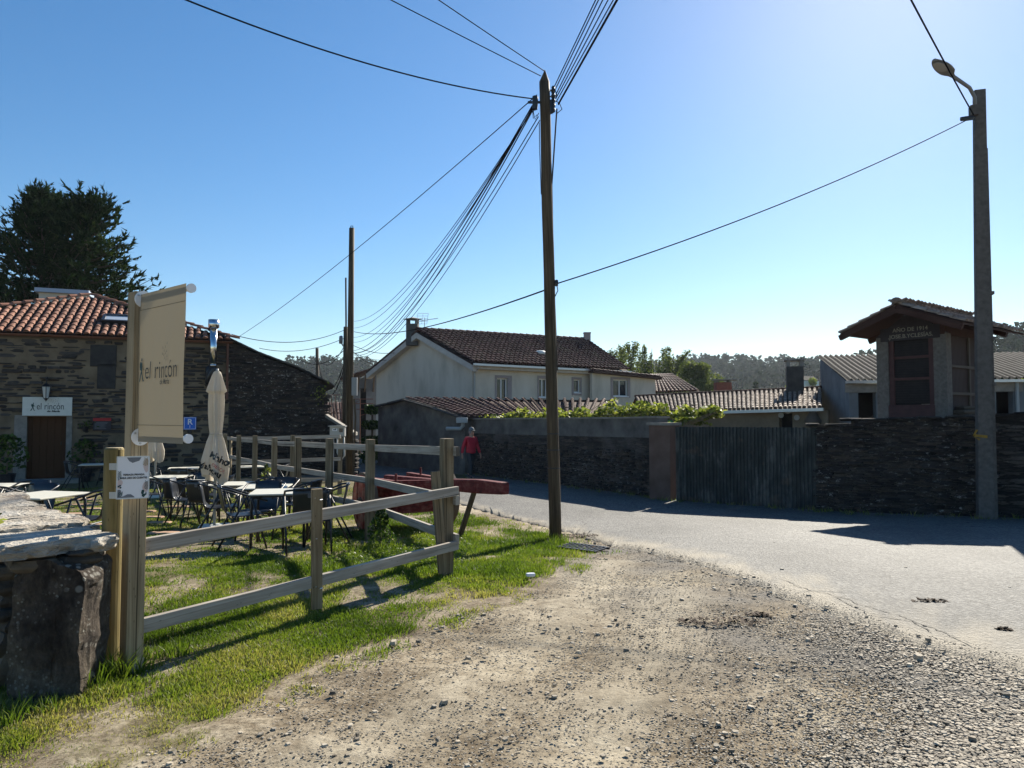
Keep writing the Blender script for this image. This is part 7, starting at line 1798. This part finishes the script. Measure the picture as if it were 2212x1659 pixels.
def poplar(px, ptop, Y, wpx, label, n=9500, sz=.24):
    """upswept fan of fine branches thick with small leaves, bent by the wind"""
    q = W(px, ptop, Y); base = V((q.x, q.y, gz(q.x, q.y) - .2)); H = q.z - base.z; w = wpx*Y/FP/2; o = thing('poplar_tree', label, 'tree', base, 'poplars beyond the farmhouse')
    b = MB(); bb = MB(); bb.tube([base, base + V((0, 0, H*.5)), base + V((.2, 0, H*.95))], [.16, .10, .02], 6); tw = []
    for k in range(46):
        h = R.uniform(.03, .78); a = R.uniform(0, 6.28); r = w*R.uniform(.5, 1.1)*(1.1 - .55*h); L = H*R.uniform(.20, .34); s = base + V((.1*h, 0, H*h)); m = s + V((r*.65*math.cos(a), r*.65*math.sin(a), L*.4)); t = s + V((r*math.cos(a) + .25, r*math.sin(a), L))
        if t.z > base.z + H*1.0: t.z = base.z + H*R.uniform(.93, 1.0)
        bb.tube([s, m, t], [.035, .022, .008], 4); tw.append((s, m, t))
    for _ in range(n):
        s, m, t = R.choice(tw); f = R.random()**.7; p = (s.lerp(m, f*2) if f < .5 else m.lerp(t, f*2 - 1)) + V((R.gauss(0, .22), R.gauss(0, .22), R.gauss(0, .26)))*(1.25 - .7*f)
        leaves(b, [(p, max(.02, min(.97, R.gauss(.45, .22))))], sz, asp=1.7, up=.4)
    bb.build('trunk', 'bark', o); b.build('crown', 'leafpoplar', o)
for (px, pt, Y, wp, lb) in ((1318, 744, 74, 84, 'silvery poplar nearest the farmhouse roof end'), (1360, 741, 80, 84, 'silvery poplar second from the farmhouse roof end'), (1404, 742, 75, 88, 'silvery poplar in the middle of the row beyond the farmhouse'), (1450, 752, 72, 92, 'silvery poplar last in the row, above the outbuilding roof')):
    poplar(px, pt, Y, wp, lb)
tree(1510, 764, 66, 112, 0, 8500, .24, 'leafpoplar', 'rounded bushy tree standing right of the poplars', 'round', lo=.0)
for (px, pt, Y, wp, lb) in ((1578, 803, 150, 26, 'dark pine left of its pair across the valley'), (1604, 801, 150, 28, 'dark pine in the middle of the valley group'), (1630, 800, 155, 30, 'dark pine right of its pair across the valley'), (1688, 793, 150, 40, 'dark broad tree behind the shed chimney')):
    tree(px, pt, Y, wp, 0, 900, .55, 'leafpine', lb, 'round', lo=.15, name='pine_tree')
for (px, pt, Y, wp, m_, lb) in ((1655, 817, 118, 66, 'leaflight', 'yellowish spring bush left of the shed chimney'), (1700, 808, 125, 60, 'leaflight', 'pale green tree behind the shed chimney'), (1752, 789, 120, 46, 'leaflight', 'pale green tree beside the farm shed gable'), (1768, 818, 105, 30, 'leafpoplar', 'low tree touching the farm shed gable'), (2185, 742, 105, 120, 'leaflight', 'pale tree over the shed roof right of the concrete pole')):
    tree(px, pt, Y, wp, 0, 1500, .45, m_, lb, 'round', lo=.05)
q = W(1742, 830, 122); o = thing('white_house', 'tiny white house in the valley behind the chimney', 'house', V((q.x, q.y, gz(q.x, q.y))))
b = MB(); b.box((q.x, q.y, q.z - 1.2), (2.7, 3, 3.4), .2); b.build('wall', 'white', o)
b = MB(); b.prism([(q.x - 1.6, q.y - 1.8, q.z + .5), (q.x + 1.6, q.y - 1.2, q.z + .5), (q.x + 1.4, q.y + .4, q.z + 1.3), (q.x - 1.5, q.y + .1, q.z + 1.3)], (0, 0, .1)); b.build('roof', 'fibro', o)
# the wooded hills: one mass
b = MB(); fcount = 0
def clump(x, y, H, w, n, t0):
    z = gz(x, y); b.tube([(x, y, z), (x, y, z + H*.7)], .02*H, 3, t=.05)
    for _ in range(n):
        u = V((R.gauss(0, .42)*w, R.gauss(0, .42)*w, 0)); h = R.uniform(.30, 1.0); p = V((x, y, z + H*h)) + u*(1.25 - .75*h if R.random() < .6 else 1.0)
        s = H*R.uniform(.06, .13); d = V((R.gauss(0, 1), R.gauss(0, 1), R.gauss(0, .6))).normalized(); e = d.cross(V((R.gauss(0, 1), R.gauss(0, 1), R.gauss(0, 1)))).normalized()
        b.poly([p - d*s, p - e*s*.7, p + d*s, p + e*s*.7], 0, None, max(.03, min(.95, t0 + R.gauss(0, .2))))
for _ in range(2600):
    if R.random() < .72:
        y = R.uniform(330, 720); x = R.uniform(-.32, .62)*y
        if hills(x, y) < 6: continue
        clump(x, y, R.uniform(9, 17), R.uniform(4, 8), 34, .18)
    else:
        y = R.uniform(115, 250); x = R.uniform(.60, .85)*y + R.gauss(0, 4)
        clump(x, y, R.uniform(6, 11), R.uniform(3, 6), 20, .4)
for _ in range(260):
    y = R.uniform(95, 330); x = R.uniform(-.34, .5)*y
    clump(x, y, R.uniform(3, 8), R.uniform(3, 6), 16, .55)
tag(b.build('forest', 'leafforest'), 'dense wooded hills beyond the village', 'forest', kind='stuff')
HAZE=0.00013
# ------------------------------------------------------------------ the air
hz = MB(); hz.box((0, 420, 35), (1840, 960, 110)); 
hm, nt, out = newmat('haze_air'); vp = _n(nt, 'ShaderNodeVolumePrincipled'); vp.inputs['Color'].default_value = (0.80, 0.88, 1.0, 1); vp.inputs['Density'].default_value = HAZE; vp.inputs['Anisotropy'].default_value = 0.35
nt.links.new(vp.outputs[0], out.inputs['Volume'])
if HAZE > 0: tag(hz.build('haze', hm), 'thin bluish haze in the air over the valley', 'haze', kind='stuff')
